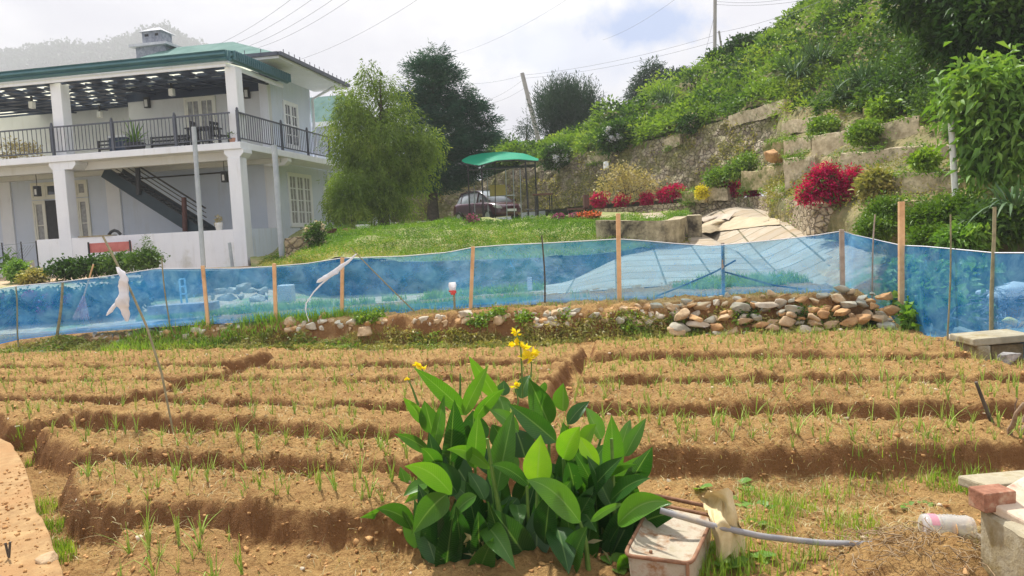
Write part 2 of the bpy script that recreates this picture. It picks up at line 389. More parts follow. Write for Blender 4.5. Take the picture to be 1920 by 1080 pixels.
CURTAIN = mat('curtain_behind_pane', (.20, .20, .19), (.42, .42, .42), 7, .35, spec=.6)
FRAME = mat('white_frame', (.80, .82, .84), (.84, .85, .86), 2, .5)
CREAMF = mat('cream_frame', (.74, .73, .64), (.80, .79, .70), 2, .55)
POLE = mat('grey_pole', (.33, .37, .42), (.46, .50, .54), 5, .6)
TIMBER = mat('raw_timber', (.66, .38, .19), (.80, .52, .28), 9, .8, .3, 60, c3=(.50, .28, .13), scale3=2.5, cov3=.6)
OLDWOOD = mat('grey_timber', (.30, .23, .18), (.48, .39, .31), 9, .85, .4, 60)
BAMBOO = mat('dry_bamboo', (.20, .18, .10), (.36, .32, .19), 11, .6, .3, 40)
DARKSTICK = mat('dark_stick', (.05, .045, .035), (.12, .10, .08), 11, .8, .3, 60)
GALV = mat('concrete_pole', (.36, .33, .31), (.48, .45, .42), 4, .85)
BARK = mat('bark', (.05, .04, .03), (.12, .095, .07), 9, .9, .8, 20)
CLAY = mat('terracotta', (.45, .22, .14), (.58, .32, .22), 6, .8)
POTW = mat('white_pot', (.66, .66, .64), (.76, .76, .74), 6, .5)
POTB = mat('black_pot', (.02, .02, .025), (.03, .03, .04), 6, .5)
# leaves
L_WILLOW = leafmat('weeping_leaf', [(.035, .07, .012), (.11, .185, .03), (.23, .33, .06), (.44, .50, .12)], .38, nscale=1.3, spec=.12)
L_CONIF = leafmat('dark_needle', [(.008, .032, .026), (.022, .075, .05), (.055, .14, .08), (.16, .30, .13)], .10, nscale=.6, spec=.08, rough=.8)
L_FAR = leafmat('far_needle', [(.015, .045, .03), (.04, .085, .055), (.08, .14, .08)], .2, nscale=.7, spec=.1)
L_LAWN = leafmat('lawn_cover', [(.03, .09, .010), (.08, .19, .018), (.18, .32, .035), (.40, .44, .11)], .35, nscale=1.4, spec=.15)
L_HILL = leafmat('hill_leaf', [(.04, .10, .014), (.12, .23, .025), (.24, .37, .045), (.42, .50, .09)], .35, nscale=.45, nmix=.5)
L_DARK = leafmat('dark_leaf', [(.012, .04, .007), (.04, .10, .018), (.12, .22, .04)], .3, nscale=.7, spec=.18)
L_MID = leafmat('mid_leaf', [(.035, .085, .015), (.08, .16, .03), (.17, .27, .06)], .35, nscale=.7)
L_BIG = leafmat('broad_leaf', [(.05, .14, .02), (.16, .31, .045), (.34, .48, .11)], .35, nscale=1.0)
L_FEATH = leafmat('feathery_leaf', [(.05, .13, .012), (.11, .21, .018), (.23, .32, .03)], .35, nscale=1.2)
L_STRAP = leafmat('strap_leaf', [(.03, .075, .03), (.07, .14, .06), (.16, .25, .11)], .25, nscale=1.5)
L_GRASS = leafmat('lawn_blade', [(.09, .19, .02), (.18, .32, .03), (.30, .42, .06), (.42, .42, .12)], .35, nscale=.5)
L_WEED = leafmat('bank_weed', [(.11, .14, .03), (.26, .27, .06), (.46, .40, .13), (.60, .48, .24)], .3, nscale=1.6)
L_FRESH = leafmat('fresh_weed', [(.12, .24, .02), (.24, .38, .04), (.40, .52, .08)], .4, nscale=2)
L_ONION = leafmat('onion_blade', [(.20, .34, .06), (.36, .52, .09), (.54, .62, .16), (.66, .60, .26)], .4, nscale=3, nmix=.25)
L_RED = leafmat('crimson_leaf', [(.22, .001, .04), (.54, .006, .12), (.76, .04, .22)], .35, nscale=2, spec=.1)
L_YEL = leafmat('yellow_bloom', [(.45, .40, .02), (.75, .65, .03), (.85, .78, .10)], .3, nscale=2)
L_PURP = leafmat('purple_bloom', [(.12, .03, .08), (.40, .08, .25), (.55, .25, .40)], .3, nscale=3)
L_ORG = leafmat('orange_bloom', [(.55, .08, .03), (.75, .18, .08), (.8, .35, .2)], .3, nscale=3)
L_PALE = leafmat('pale_bloom', [(.55, .42, .35), (.78, .66, .58), (.85, .80, .75)], .3, nscale=3)
L_HYD = leafmat('hydrangea_bloom', [(.45, .47, .62), (.68, .68, .78), (.82, .80, .86)], .2, nscale=3)
L_DRY = leafmat('dry_leaf', [(.28, .22, .09), (.46, .38, .18), (.62, .55, .32)], .3, nscale=2)
# ------------------------------------------------------------ ground heights
BEDS = {  # outlines of the raised bed tops, read off the photo and laid on the plane z = .14
 'R1': [(1118, 645), (1300, 636), (1690, 624), (1770, 648), (1830, 668), (1500, 662), (1112, 666)],
 'R2': [(1100, 683), (1500, 680), (1860, 680), (1960, 708), (1500, 706), (1085, 710)],
 'R3': [(1078, 726), (1500, 723), (2000, 724), (2060, 762), (1500, 760), (1062, 762)],
 'R4': [(1050, 789), (1500, 787), (1960, 795), (1950, 838), (1870, 838), (1500, 842), (1030, 842)],
 'B1': [(535, 668), (700, 661), (1092, 655), (1074, 677), (800, 678), (660, 686), (500, 684)],
 'B2': [(470, 696), (700, 695), (1064, 686), (1038, 710), (760, 713), (430, 708)],
 'B3': [(395, 720), (760, 722), (1032, 718), (1005, 757), (760, 761), (640, 758), (300, 746)],
 'B4': [(185, 764), (300, 760), (640, 773), (1000, 776), (985, 806), (640, 803), (400, 786), (138, 776)],
 'B5': [(82, 810), (213, 813), (640, 829), (960, 832), (950, 872), (640, 866), (400, 853), (150, 845), (76, 818)],
 'B6': [(138, 880), (213, 876), (400, 890), (640, 908), (900, 915), (880, 985), (640, 975), (400, 958), (200, 948), (150, 928)],
 'B7': [(232, 1003), (285, 990), (430, 1012), (500, 1060), (545, 1140), (160, 1140)],
 'A1': [(-120, 676), (0, 668), (250, 662), (498, 658), (508, 664), (430, 680), (300, 687), (0, 687), (-120, 690)],
 'A2': [(-120, 697), (430, 692), (405, 704), (330, 713), (-120, 714)],
 'A3': [(-120, 722), (325, 720), (305, 731), (240, 746), (-120, 750)],
 'A4': [(-150, 760), (180, 758), (128, 777), (60, 797), (20, 797), (-20, 775), (-150, 775)],
}
BZ = .165
BEDW = {k: np.array([G(x, y, BZ)[:2] for x, y in v]) for k, v in BEDS.items()}
def poly_sd(Q, poly):
    """signed distance to polygon, negative inside"""
    d = np.full(len(Q), 1e9); ins = np.zeros(len(Q), bool); n = len(poly)
    for i in range(n):
        a, b = poly[i], poly[(i+1) % n]; e = b-a; w = Q-a
        t = np.clip((w@e)/(e@e), 0, 1); d = np.minimum(d, np.linalg.norm(w-t[:, None]*e, axis=1))
        c = ((a[1] <= Q[:, 1]) & (b[1] > Q[:, 1])) | ((b[1] <= Q[:, 1]) & (a[1] > Q[:, 1]))
        with np.errstate(divide='ignore', invalid='ignore'):
            xx = a[0]+(Q[:, 1]-a[1])*e[0]/(e[1] if e[1] != 0 else 1e-9)
        ins ^= c & (Q[:, 0] < xx)
    return np.where(ins, -d, d)
EDGE = np.array([G(x, y, 0)[:2] for x, y in [(-500, 676), (-200, 668), (0, 662), (100, 657), (300, 655), (500, 654), (700, 655), (900, 653), (1100, 643), (1300, 634), (1500, 630), (1672, 624)]])
EZ = [.15, .16, .18, .22, .30, .38, .42, .45, .48, .50, .50, .50]
def terrace(X, Y):
    """height of the raised strip behind the field"""
    e = np.interp(X, EDGE[:, 0], EDGE[:, 1]); z = np.interp(X, EDGE[:, 0], EZ)
    Q = np.stack([X, Y], -1); wob = .10*fbm(Q, 1.7, 3, 3)
    t = sstep(Y-e+wob, 0.0, .42); fade = 1-sstep(X, EDGE[-1, 0]-.12, EDGE[-1, 0]+.12)
    return z*t*fade, t*fade
def garden(X, Y):
    """ground beyond the net: strip, slabs ramp on the right, house yard on the left"""
    s = X/np.maximum(Y, 1); z = np.interp(X, EDGE[:, 0], EZ); fade = 1-sstep(X, EDGE[-1, 0]-.12, EDGE[-1, 0]+.12)
    base = z*fade
    left = sstep(-s, .24, .34)*sstep(Y, 13, 20)*(.88-z)
    right = sstep(s, .06, .16)*np.clip((Y-12.6)/11.2, 0, 1)*1.42
    rg = sstep(X, 5.6, 7.2)*sstep(Y, 10.2, 13.0)*.55
    return base+left+right+rg
def field_z(X, Y, detail=True):
    sh = X.shape; X = X.ravel(); Y = Y.ravel(); Q = np.stack([X, Y], -1)
    w = .020*fbm(Q, 3.0, 3, 11); bed = np.zeros(len(X))
    for p in BEDW.values():
        lo = p.min(0)-.4; hi = p.max(0)+.4
        k = (X > lo[0]) & (X < hi[0]) & (Y > lo[1]) & (Y < hi[1])
        if not k.any(): continue
        sd_ = poly_sd(Q[k], p)+w[k]
        prof = 1-sstep(sd_, -.03, .10); crown = sstep(-sd_, -.02, .35)*.02
        bed[k] = np.maximum(bed[k], prof*(BZ+.02)+crown)
    t, tf = terrace(X, Y); z = np.maximum(bed*(1-tf), 0)+np.where(Y > 9.3, np.maximum(t, garden(X, Y)*tf), t)
    z = z+.05*fbm(Q, .7, 3, 21)*(1-tf)*sstep(-Y, -4.9, -4.2)
    if detail:
        z = z+.026*fbm(Q, 7, 2, 31)*(1-.4*tf)+.026*np.abs(fbm(Q, 17, 3, 41))*(1-.3*tf)+.03*fbm(Q, 4, 3, 51)*tf*(1-sstep(Y, 11, 12))
    z = z-.05*sstep(-X/np.maximum(Y, 1), .5, .62)*(Y < 6.4)*(1-sstep(bed, 0, .05))
    return z.reshape(sh)
def gz(x, y):
    return float(field_z(np.array([float(x)]), np.array([float(y)]), False)[0]) if y < 13.5 else float(garden(np.array([float(x)]), np.array([float(y)]))[0])
# fine sheet: the plot itself
xs = np.arange(-9.6, 9.01, .022); ys = np.concatenate([np.arange(2.4, 7.5, .02), np.arange(7.5, 13.51, .028)])
XX, YY = np.meshgrid(xs, ys); ZZ = field_z(XX, YY)
blend = sstep(YY, 12.6, 13.4); ZZ = ZZ*(1-blend)+garden(XX, YY)*blend
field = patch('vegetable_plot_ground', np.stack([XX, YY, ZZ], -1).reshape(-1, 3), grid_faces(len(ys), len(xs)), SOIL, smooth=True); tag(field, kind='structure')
# garden ground beyond, with strips of low crop, and the yard
def garden_mat():
    m, nt, b, o = newmat('garden_soil'); co = obj_co(nt)
    c = mixc(nt, ramp(nt, noise(nt, co, 5, 6, .7), [(.35, 0.), (.65, 1.)]), (.36, .24, .14), (.60, .46, .30))
    g = mixc(nt, noise(nt, co, 12, 4, .7), (.07, .15, .03), (.26, .36, .10))
    c = mixc(nt, ramp(nt, noise(nt, co, .8, 5, .7), [(.50, 0.), (.60, .8)]), c, g)
    L(nt, c, b.inputs['Base Color']); b.inputs['Roughness'].default_value = .95; bump(nt, b, noise(nt, co, 25, 5, .7), .6, .03); return m
GSOIL = garden_mat()
def sheet(name, xa, ya, zf, m, kind='structure', drop=0):
    X, Y = np.meshgrid(xa, ya); o = patch(name, np.stack([X, Y, zf(X, Y)-drop], -1).reshape(-1, 3), grid_faces(len(ya), len(xa)), m, smooth=True); return tag(o, kind=kind)
sheet('garden_ground', np.arange(-34, 24.1, .25), np.arange(13.4, 46.1, .25), lambda X, Y: garden(X, Y)+.01*fbm(np.stack([X, Y], -1), 1.1, 2, 3), GSOIL)
for nm, xa, ya in (('side_ground', np.arange(-34, -9.5, .5), np.arange(-8, 13.6, .5)), ('side_ground', np.arange(8.9, 30.1, .3), np.arange(-8, 13.6, .3))):
    sheet(nm, xa, ya, lambda X, Y: np.where(Y > 9, garden(X, Y), 0)+np.where(Y > 9, 0, 0)-.02, GSOIL)
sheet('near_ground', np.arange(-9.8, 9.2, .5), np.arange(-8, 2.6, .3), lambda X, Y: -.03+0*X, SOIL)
sheet('land', np.array([-698., -250, -60, 60, 398]), np.array([-28., 0, 60, 250, 832]), lambda X, Y: -.4+0*X, mat('distant_land', (.05, .10, .05), (.09, .14, .07), .05, .95))
# paved edge at the lower left
pv = [(-260, 818), (-60, 818), (0, 822), (20, 830), (45, 870), (70, 958), (98, 1010), (122, 1085), (140, 1180), (-400, 1180)]
mb = MB(); nump = len(pv); top = [G(x, y, .10) for x, y in pv]
fine = []
for i in range(nump):
    a, b = top[i], top[(i+1) % nump]; k = max(1, int(np.linalg.norm(b-a)/.12))
    for j in range(k):
        p = a+(b-a)*j/k; q = p.copy(); nz = .006*fbm(p[:2], 6, 3, 8)
        q[:2] += nz; fine.append(q)
mb.poly([q-np.array([0, 0, .3]) for q in fine], (0, 0, .3)); o = mb.build('concrete_path', CONCD, bevel=.012); tag(o, kind='structure')
# grit on the paved edge
def path_grit(n, seed):
    r_ = np.random.default_rng(seed); Pp = np.array([q[:2] for q in top]); x = r_.uniform(-3.6, -1.3, n*3); y = r_.uniform(2.7, 5.6, n*3); Q = np.stack([x, y], -1); Q = Q[poly_sd(Q, Pp) < -.01][:n]; n = len(Q)
    s = .002+.009*r_.uniform(0, 1, n)**3; V0, F0 = I0; V = V0[None]*(1+.35*r_.normal(size=(n, 12, 1)))*s[:, None, None]+np.concatenate([Q, .1+s[:, None]*.2], 1)[:, None]; F = F0[None]+np.arange(n)[:, None, None]*12
    return tag(patch('path_grit', V.reshape(-1, 3), F.reshape(-1, 3), CLOD), kind='stuff')
path_grit(1500, 3)
# clods and pebbles lying on the soil
def scatter_bits(name, n, xr, yr, smin, smax, m, seed, keep=None, npw=2.2):
    r_ = np.random.default_rng(seed); x = r_.uniform(*xr, n); y = yr[0]+(yr[1]-yr[0])*r_.uniform(0, 1, n)**1.25
    if keep is not None: k = keep(x, y); x, y = x[k], y[k]
    n = len(x); z = field_z(x, y); s = smin+(smax-smin)*r_.uniform(0, 1, n)**npw
    V0, F0 = I0; V = V0[None]*(1+.35*r_.normal(size=(n, 12, 1)))*s[:, None, None]*np.array([1, 1, .7])
    V = V+np.stack([x, y, z+s*.25], -1)[:, None]; F = F0[None]+np.arange(n)[:, None, None]*12
    o = patch(name, V.reshape(-1, 3), F.reshape(-1, 3), m); return tag(o, kind='stuff')
scatter_bits('soil_clods', 46000, (-7.5, 7), (2.9, 11.2), .003, .014, CLOD, 1, npw=4.0)
scatter_bits('furrow_clods', 3800, (-7.5, 7), (2.9, 10.8), .005, .026, CLOD, 4, keep=lambda x, y: (lambda q: (q > -.06) & (q < .16))(np.min([poly_sd(np.stack([x, y], -1), p) for p in BEDW.values()], axis=0)), npw=2.4)
scatter_bits('pebbles', 500, (-7, 7), (2.9, 10.5), .004, .018, PEB, 2)
def in_beds(x, y):
    Q = np.stack([x, y], -1); r_ = np.zeros(len(x), bool)
    for p in BEDW.values(): r_ |= poly_sd(Q, p) < 0
    return r_
# ------------------------------------------------------------ onions in rows on the beds
def onion_mesh(seed):
    global rng
    r_ = np.random.default_rng(seed); nb = r_.integers(3, 6); Vs, Fs, o = [], [], 0
    for i in range(nb):
        a = r_.uniform(0, 6.28); d = np.array([math.cos(a), math.sin(a), 0]); s = np.array([-d[1], d[0], 0])
        h_ = r_.uniform(.11, .21); ln = r_.uniform(.05, .45) if r_.uniform() < .8 else .9; w = r_.uniform(.004, .007)
        kink = r_.uniform() < .25
        for k in range(6):
            t = k/5; c = d*(.004+h_*ln*t**1.7)+np.array([0, 0, h_*(t if not kink or t < .6 else .6-.5*(t-.6))*(1-.2*ln*t)])
            ww = w*(1-.8*t)
            Vs += [c-s*ww, c+s*ww, c+d*ww*.8]
        for k in range(5):
            b = o+3*k
            for (p, q) in ((0, 1), (1, 2), (2, 0)): Fs.append((b+p, b+q, b+3+q, b+3+p))
        o += 18
    return np.array(Vs), np.array(Fs)
OP = [onion_mesh(s) for s in range(14)]
spots = []
for k, p in BEDW.items():
    lo, hi = p.min(0), p.max(0); r_ = np.random.default_rng(len(k)*7+ord(k[1])*3+ord(k[0]))
    far = k in ('A1', 'A2', 'A3', 'B1', 'B2', 'R1', 'R2'); gx, gy = np.meshgrid(np.arange(lo[0], hi[0], .08 if far else .108), np.arange(lo[1]+.06, hi[1], .14 if far else .155))
    q = np.stack([gx.ravel(), gy.ravel()], -1); q = q+r_.normal(size=q.shape)*(.03, .025); q = q[poly_sd(q, p) < -.03]
    q = q[r_.uniform(size=len(q)) < .88]
    for a in q: spots.append((k, a[0], a[1]))
E_ = np.array([(a, b) for _, a, b in spots]); vis = np.abs(E_[:, 0]/E_[:, 1]) < .72
# narrow strip of seedlings on top of the terrace, along the net
order = np.argsort(np.where(vis, np.hypot(E_[:, 0], E_[:, 1]), 99)); near = set(order[:300].tolist())
zz = field_z(E_[:, 0], E_[:, 1])
BL = {'B7': 'young onion seedling on the cut-off bed at the bottom left', 'B6': 'young onion seedling on the wide bed left of the broad-leaved clump, above the bottom one',
      'B5': 'young onion seedling on the third bed from the bottom, left of the broad-leaved clump', 'B4': 'young onion seedling on the fourth bed from the bottom, left of the broad-leaved clump',
      'R4': 'young onion seedling on the nearest bed right of the broad-leaved clump', 'R3': 'young onion seedling on the second bed back, right of the broad-leaved clump',
      'B3': 'young onion seedling on the fifth bed from the bottom, left of the clump'}
OM = []
for V, F in OP: me = np_mesh('onion_seedling', V, F, rng.uniform(.1, .9, len(F))); me.materials.append(L_ONION); OM.append(me)
rest = []
for i, (k, x, y) in enumerate(spots):
    s = rng.uniform(.45, 1.02)*(1.0 if k[0] == 'R' or y < 6 else .85); a = rng.uniform(0, 6.28); j = rng.integers(0, len(OP))
    if i in near:
        o = D.objects.new('onion_seedling', OM[j]); link(o); o.location = (x, y, zz[i]-.008); o.rotation_euler = (0, 0, a); o.scale = (s*1.05, s*1.05, s)
        tag(o, BL.get(k, 'young onion seedling growing on a raised bed'), 'onion seedling', 'onion seedlings on bed '+{'B7': 'at the bottom left', 'B6': 'two from the bottom', 'B5': 'three from the bottom', 'B4': 'four from the bottom', 'R4': 'nearest on the right', 'R3': 'second on the right', 'B3': 'five from the bottom'}.get(k, 'further back'))
    else:
        V, F = OP[j]; c, sn = math.cos(a), math.sin(a); wsc = 1.0+.10*max(0, y-5)
        s *= .8 if k in ('A1', 'A2', 'A3', 'B1', 'B2', 'R1', 'R2') else 1
        V = V*s; V = np.stack([V[:, 0]*c-V[:, 1]*sn, V[:, 0]*sn+V[:, 1]*c, V[:, 2]], -1)+np.array([x, y, zz[i]-.008]); rest.append((V, F, np.full(len(F), rng.uniform(.1, .95))))
for q in np.arange(-6.2, 4.7, .11):      # little seedlings on the strip in front of the net
    ye = float(np.interp(q, EDGE[:, 0], EDGE[:, 1]))
    for dy in (.55, .78):
        V, F = OP[rng.integers(0, len(OP))]; V = V*rng.uniform(.45, .75); x, y = q+rng.normal()*.03, ye+dy+rng.normal()*.04
        rest.append((V+np.array([x, y, gz(x, y)]), F, np.full(len(F), rng.uniform(.3, 1))))
V, F, r_ = join_np(rest); tag(patch('onion_rows', V, F, L_ONION, rnd=r_), 'rows of young onion seedlings on the beds further back', 'onion rows', kind='stuff')
# ------------------------------------------------------------ weeds on the bank, dry and green
def onsurf(x, y): return np.stack([x, y, field_z(x, y)], -1)
def strip_weeds(n, x0, x1, off0, off1, hmin, hmax, w, m, name, seed, dens=None, lean=.7):
    r_ = np.random.default_rng(seed); x = r_.uniform(x0, x1, n); y = np.interp(x, EDGE[:, 0], EDGE[:, 1])+r_.uniform(off0, off1, n)
    Q = np.stack([x, y], -1); k = fbm(Q, 1.8, 3, seed) > (dens if dens is not None else -9); Q = Q[k]
    V, F, t = blades(onsurf(Q[:, 0], Q[:, 1]), r_.uniform(hmin, hmax, len(Q)), w, lean)
    return tag(patch(name, V, F, m, rnd=t), kind='stuff')
strip_weeds(34000, -9, 4.9, -.12, .22, .02, .08, .008, L_WEED, 'bank_weeds', 5, -.25, 2.2)
strip_weeds(3500, -8, 4.8, -.02, .22, .03, .10, .010, L_HILL, 'bank_grass', 6, .12, 1.6)
def bank_leaves(n, seed, m, name, thr):
    r_ = np.random.default_rng(seed); x = r_.uniform(-8.5, 4.9, n); y = np.interp(x, EDGE[:, 0], EDGE[:, 1])+r_.uniform(-.1, .20, n); Q = np.stack([x, y], -1); Q = Q[fbm(Q, 2.4, 3, seed) > thr]
    p = np.repeat(onsurf(Q[:, 0], Q[:, 1])+np.array([0, 0, .02]), 5, 0)+r_.normal(size=(len(Q)*5, 3))*np.array([.04, .03, .02]); k = len(p)
    V, F = leaf_cards(p, unit(rdirs(k)+np.array([0, -.2, .4])), rdirs(k), r_.uniform(.03, .09, k), r_.uniform(.008, .035, k), droop=.4); return tag(patch(name, V, F, m, rnd=np.repeat(np.repeat(r_.uniform(0, 1, k//5), 5), 2)), kind='stuff')
bank_leaves(5200, 71, L_WEED, 'bank_litter', -.3); bank_leaves(2200, 72, L_HILL, 'bank_leafy_weeds', .1)
strip_weeds(4200, -9, 4.9, .35, .75, .02, .07, .009, L_WEED, 'edge_grass', 8, .0, .8)
def patch_grass(name, regs, m, hmin, hmax, w, seed, lean=.7):
    r_ = np.random.default_rng(seed); ps = []
    for (px, py, rad, n) in regs:
        c = G(px, py, 0); a = r_.uniform(0, 6.28, n); q = rad*r_.uniform(0, 1, n)**.6
        ps.append(np.stack([c[0]+np.cos(a)*q, c[1]+np.sin(a)*q], -1))
    Q = np.concatenate(ps); V, F, t = blades(onsurf(Q[:, 0], Q[:, 1]), r_.uniform(hmin, hmax, len(Q)), w, lean)
    return tag(patch(name, V, F, m, rnd=t), kind='stuff')
patch_grass('path_edge_grass', [(78, 940, .09, 130), (88, 975, .09, 170), (100, 1005, .09, 170), (112, 1030, .08, 140), (30, 838, .08, 60), (60, 860, .05, 40)], L_FRESH, .03, .10, .006, 15)
patch_grass('corner_grass', [(1480, 955, .15, 160), (1440, 985, .15, 150), (1380, 1040, .2, 170), (1340, 1070, .18, 200), (1500, 1050, .12, 50), (1560, 930, .12, 60), (1835, 922, .12, 240), (1790, 900, .25, 150), (1590, 990, .15, 140), (1650, 905, .2, 90), (1420, 930, .12, 120), (1300, 1075, .15, 200), (1760, 915, .1, 80), (1480, 1085, .25, 90)], L_FRESH, .03, .13, .006, 16, .9)
patch_grass('dry_litter', [(1550, 960, .6, 1100), (400, 900, 1.2, 2500), (1400, 800, 1.5, 3500), (1600, 700, 2.0, 3500), (500, 740, 2.2, 5000), (1700, 1040, .3, 900), (1780, 1010, .2, 500), (300, 1060, .3, 200), (700, 1060, .4, 200), (1650, 900, .5, 260), (1350, 905, .4, 200)], L_DRY, .01, .05, .006, 18, 3.0)
# ------------------------------------------------------------ the two-storey house
HA = R(10); HO = P(450, 265, 24)
HU = np.array([-math.cos(HA), math.sin(HA), 0]); HV = np.array([math.sin(HA), math.cos(HA), 0])
def H(u, v, z): w = HO+HU*u+HV*v; return np.array([w[0], w[1], z])
def hv(px, py, v):
    d = ray(px, py); t = ((HO-CAM)@HV+v)/(d@HV); w = CAM+d*t; return float((w-HO)@HU), float(w[2])
def hu(px, py, u):
    d = ray(px, py); t = ((HO-CAM)@HU+u)/(d@HU); w = CAM+d*t; return float((w-HO)@HV), float(w[2])
def HB(): return MB(xf=H, flip=True)
GZ0 = .88; SL0, SL1 = 4.62, 4.84; VW = 4.2; UR = 1.1; UL = 19.5
house = thing('house', H(4, 4, GZ0), 'two-storey pale blue house with roofed balcony, white columns and outside stair', 'house')
# walls
m = HB(); m.box(UR, UL, VW, VW+.25, GZ0-.3, SL0); m.box(UR, UR+.25, VW+.25, 12.5, GZ0-.3, SL0); m.build('wall', PALEBLUE, house)
m = HB(); m.box(UR, 6.9, VW, VW+.25, SL1, 7.9); m.box(6.65, 6.9, VW+.25, 7.6, SL1, 7.9); m.box(6.9, UL, 7.6, 7.85, SL1, 8.1); o = m.build('upper_wall', CREAM, house); tag(o, 'cream upper wall behind the balcony')
m = HB(); m.box(UR-.003, UR+.247, VW+.25, 7.9, SL1, 8.2); m.build('side_wall', PALEBLUE, house)
m = HB(); m.box(UR+.26, 6.6, 7.6, 7.9, SL1, 8.1); m.build('rear_wall', PALEBLUE, house)
# pilasters
for (a, b, z0, z1, v) in ((*[hv(x, 400, VW)[0] for x in (230, 205)], GZ0, SL0, VW), (*[hv(x, 400, VW)[0] for x in (26, 4)], GZ0, SL0, VW), (UR-.02, UR+.32, GZ0, SL0, VW), (UR-.02, UR+.3, SL1, 7.8, VW)):
    m = HB(); m.box(a, b, v-.08, v-.002, z0, z1); m.build('pilaster', WHITE, house)
# columns
for (a, b) in ((.08, .52), (6.42, 6.88), (12.6, 13.0)):
    m = HB(); m.box(a, b, .05, .47, GZ0-.2, 4.36); m.build('column', WHITE, house, bevel=.02)
    m = HB(); m.box(a+.03, b-.03, .25, .65, SL1, 7.24); m.build('column', WHITE, house, bevel=.02)
# slab, beams, brackets
m = HB(); m.box(0, UL, 0, VW-.003, SL0, SL1); m.box(0, UR-.006, VW-.003, 13, SL0, SL1); m.build('balcony_slab', WHITE, house, bevel=.015)
m = HB(); m.box(.3, UL, .62, .9, 4.36, SL0-.002); m.box(.3, UL, 3.2, 3.4, 4.45, SL0-.002); o = m.build('slab_beam', CREAM, house)
for (u0, u1, v0, v1) in ((-.05, .62, .06, .6), (6.0, 7.0, .06, .6), (.05, 1.05, 3.3, 3.6)):
    m = HB(); m.poly([(u0, v0, SL0-.004), (u1, v0, SL0-.004), (u1, v0, 4.5), (u1-.14, v0, 4.36), (u0+.14, v0, 4.36), (u0, v0, 4.5)], (0, v1-v0, 0)); m.build('bracket', WHITE, house)
# fascia and gutter
m = HB(); m.box(.35, UL, .02, .07, 7.21, 7.36); m.box(.30, .35, .02, 3.9, 7.21, 7.36); m.build('fascia', WHITE, house)
prof = [(0, 7.37), (-.10, 7.37), (-.15, 7.43), (-.08, 7.48), (-.18, 7.54), (-.18, 7.59), (-.11, 7.63), (-.16, 7.68), (0, 7.70)]
m = HB(); m.poly([(.20, p[0], p[1]) for p in prof], (UL-.2, 0, 0)); m.build('gutter', TEAL, house)
m = HB(); m.poly([(.19+p[0]*.8, .002, p[1]-.01) for p in prof], (0, 3.9, 0)); o = m.build('gutter', TEAL, house)
m = HB()
for k in range(30): m.box(-.01, .17, .1+k*.13, .15+k*.13, 7.40, 7.69)
m.build('roof_sheet_edge', TEAL, house)
# balcony ceiling: lattice of navy boards under translucent sheets
def zc(v): return 7.22+.075*v
slt = newmat('translucent_sheet'); ms, nt_, b_, o_ = slt; b_.inputs['Base Color'].default_value = (.80, .80, .72, 1); b_.inputs['Roughness'].default_value = .5
t_ = N(nt_, 'ShaderNodeBsdfTranslucent'); t_.inputs[0].default_value = (.95, .95, .86, 1); x_ = N(nt_, 'ShaderNodeMixShader'); x_.inputs[0].default_value = .75
L(nt_, b_.outputs[0], x_.inputs[1]); L(nt_, t_.outputs[0], x_.inputs[2]); L(nt_, x_.outputs[0], o_.inputs[0])
m = HB(); m.poly([(.25, .0, 7.30), (.25, 4.4, 7.63), (.25, 4.4, 7.64), (.25, .0, 7.31)], (UL-.25, 0, 0)); m.poly([(6.9, 4.41, 7.63), (6.9, 7.6, 7.87), (6.9, 7.6, 7.88), (6.9, 4.41, 7.64)], (UL-6.9, 0, 0))
m.build('translucent_roof', ms, house)
m = HB(); du = .42; dv = .58
for i in range(-1, 32):
    for j in range(0, 13):
        u0 = .38+i*du; v0 = .08+j*dv
        if u0 < .3 or u0 > 16 or v0 > 7.3 or (v0 > VW-.3 and u0 < 7.0): continue
        op = (i+j) % 2 == 0 and (j in (0, 1) or (j in (2, 3) and u0 > 1.3) or (3.2 < u0 < 10.5 and j < 11))
        if not op: z = zc(v0+.2)+.03; m.box(u0-.001, u0+du-.003, v0, v0+dv-.003, z, z+.02)
m.build('ceiling_board', NAVY, house)
for k in range(9):
    m = HB(); v0 = .30+k*.86
    if v0 > 7.4: continue
    m.box(.4 if v0 < 4 else 6.95, 16, v0, v0+.07, zc(v0)-.045, zc(v0)+.025); m.build('ceiling_beam', NAVY, house)
for k in range(8):
    u0 = 1.0+k*1.55; m = HB(); ve = 4.15 if u0 < 6.9 else 7.5
    m.poly([(u0, .5, zc(.5)-.10), (u0, ve, zc(ve)-.10), (u0, ve, zc(ve)-.047), (u0, .5, zc(.5)-.047)], (.08, 0, 0)); m.build('ceiling_beam', NAVY, house)
m = HB(); m.box(1.15, 6.9, VW-.05, VW-.003, 7.25, 7.62); m.build('ceiling_beam', NAVY, house)
# main hipped roof behind
m = HB(); e0, e1, f0, f1, ez = -.38, 6.6, 2.3, 8.4, 8.06; pk = [(2.9, 5.2, 9.42), (5.5, 5.2, 9.42)]
C4 = [(e0, f0, ez), (e1, f0, ez), (e1, f1, ez), (e0, f1, ez)]
m.add(C4+pk, [(0, 1, 5, 4), (1, 2, 5), (2, 3, 4, 5), (3, 0, 4), (0, 3, 2, 1)]); roof = m.build('roof', GREENROOF, house)
m = HB(); m.box(e0-.02, e0+.1, f0-.02, f1, ez-.17, ez-.02); m.box(e0+.1, e1, f0-.02, f0+.1, ez-.17, ez-.02); m.build('eave_board', WHITE, house)
m = HB(); m.box(e0-.15, e0-.025, f0-.1, f1, ez-.09, ez+.03); m.box(e0-.025, 4, f0-.15, f0-.025, ez-.09, ez+.03); gut = m.build('gutter', RAIL, house)
m = HB()
for k in range(14): m.box(e0-.10, e0-.08, f0+.2+k*.42, f0+.22+k*.42, ez+.03, ez+.17)
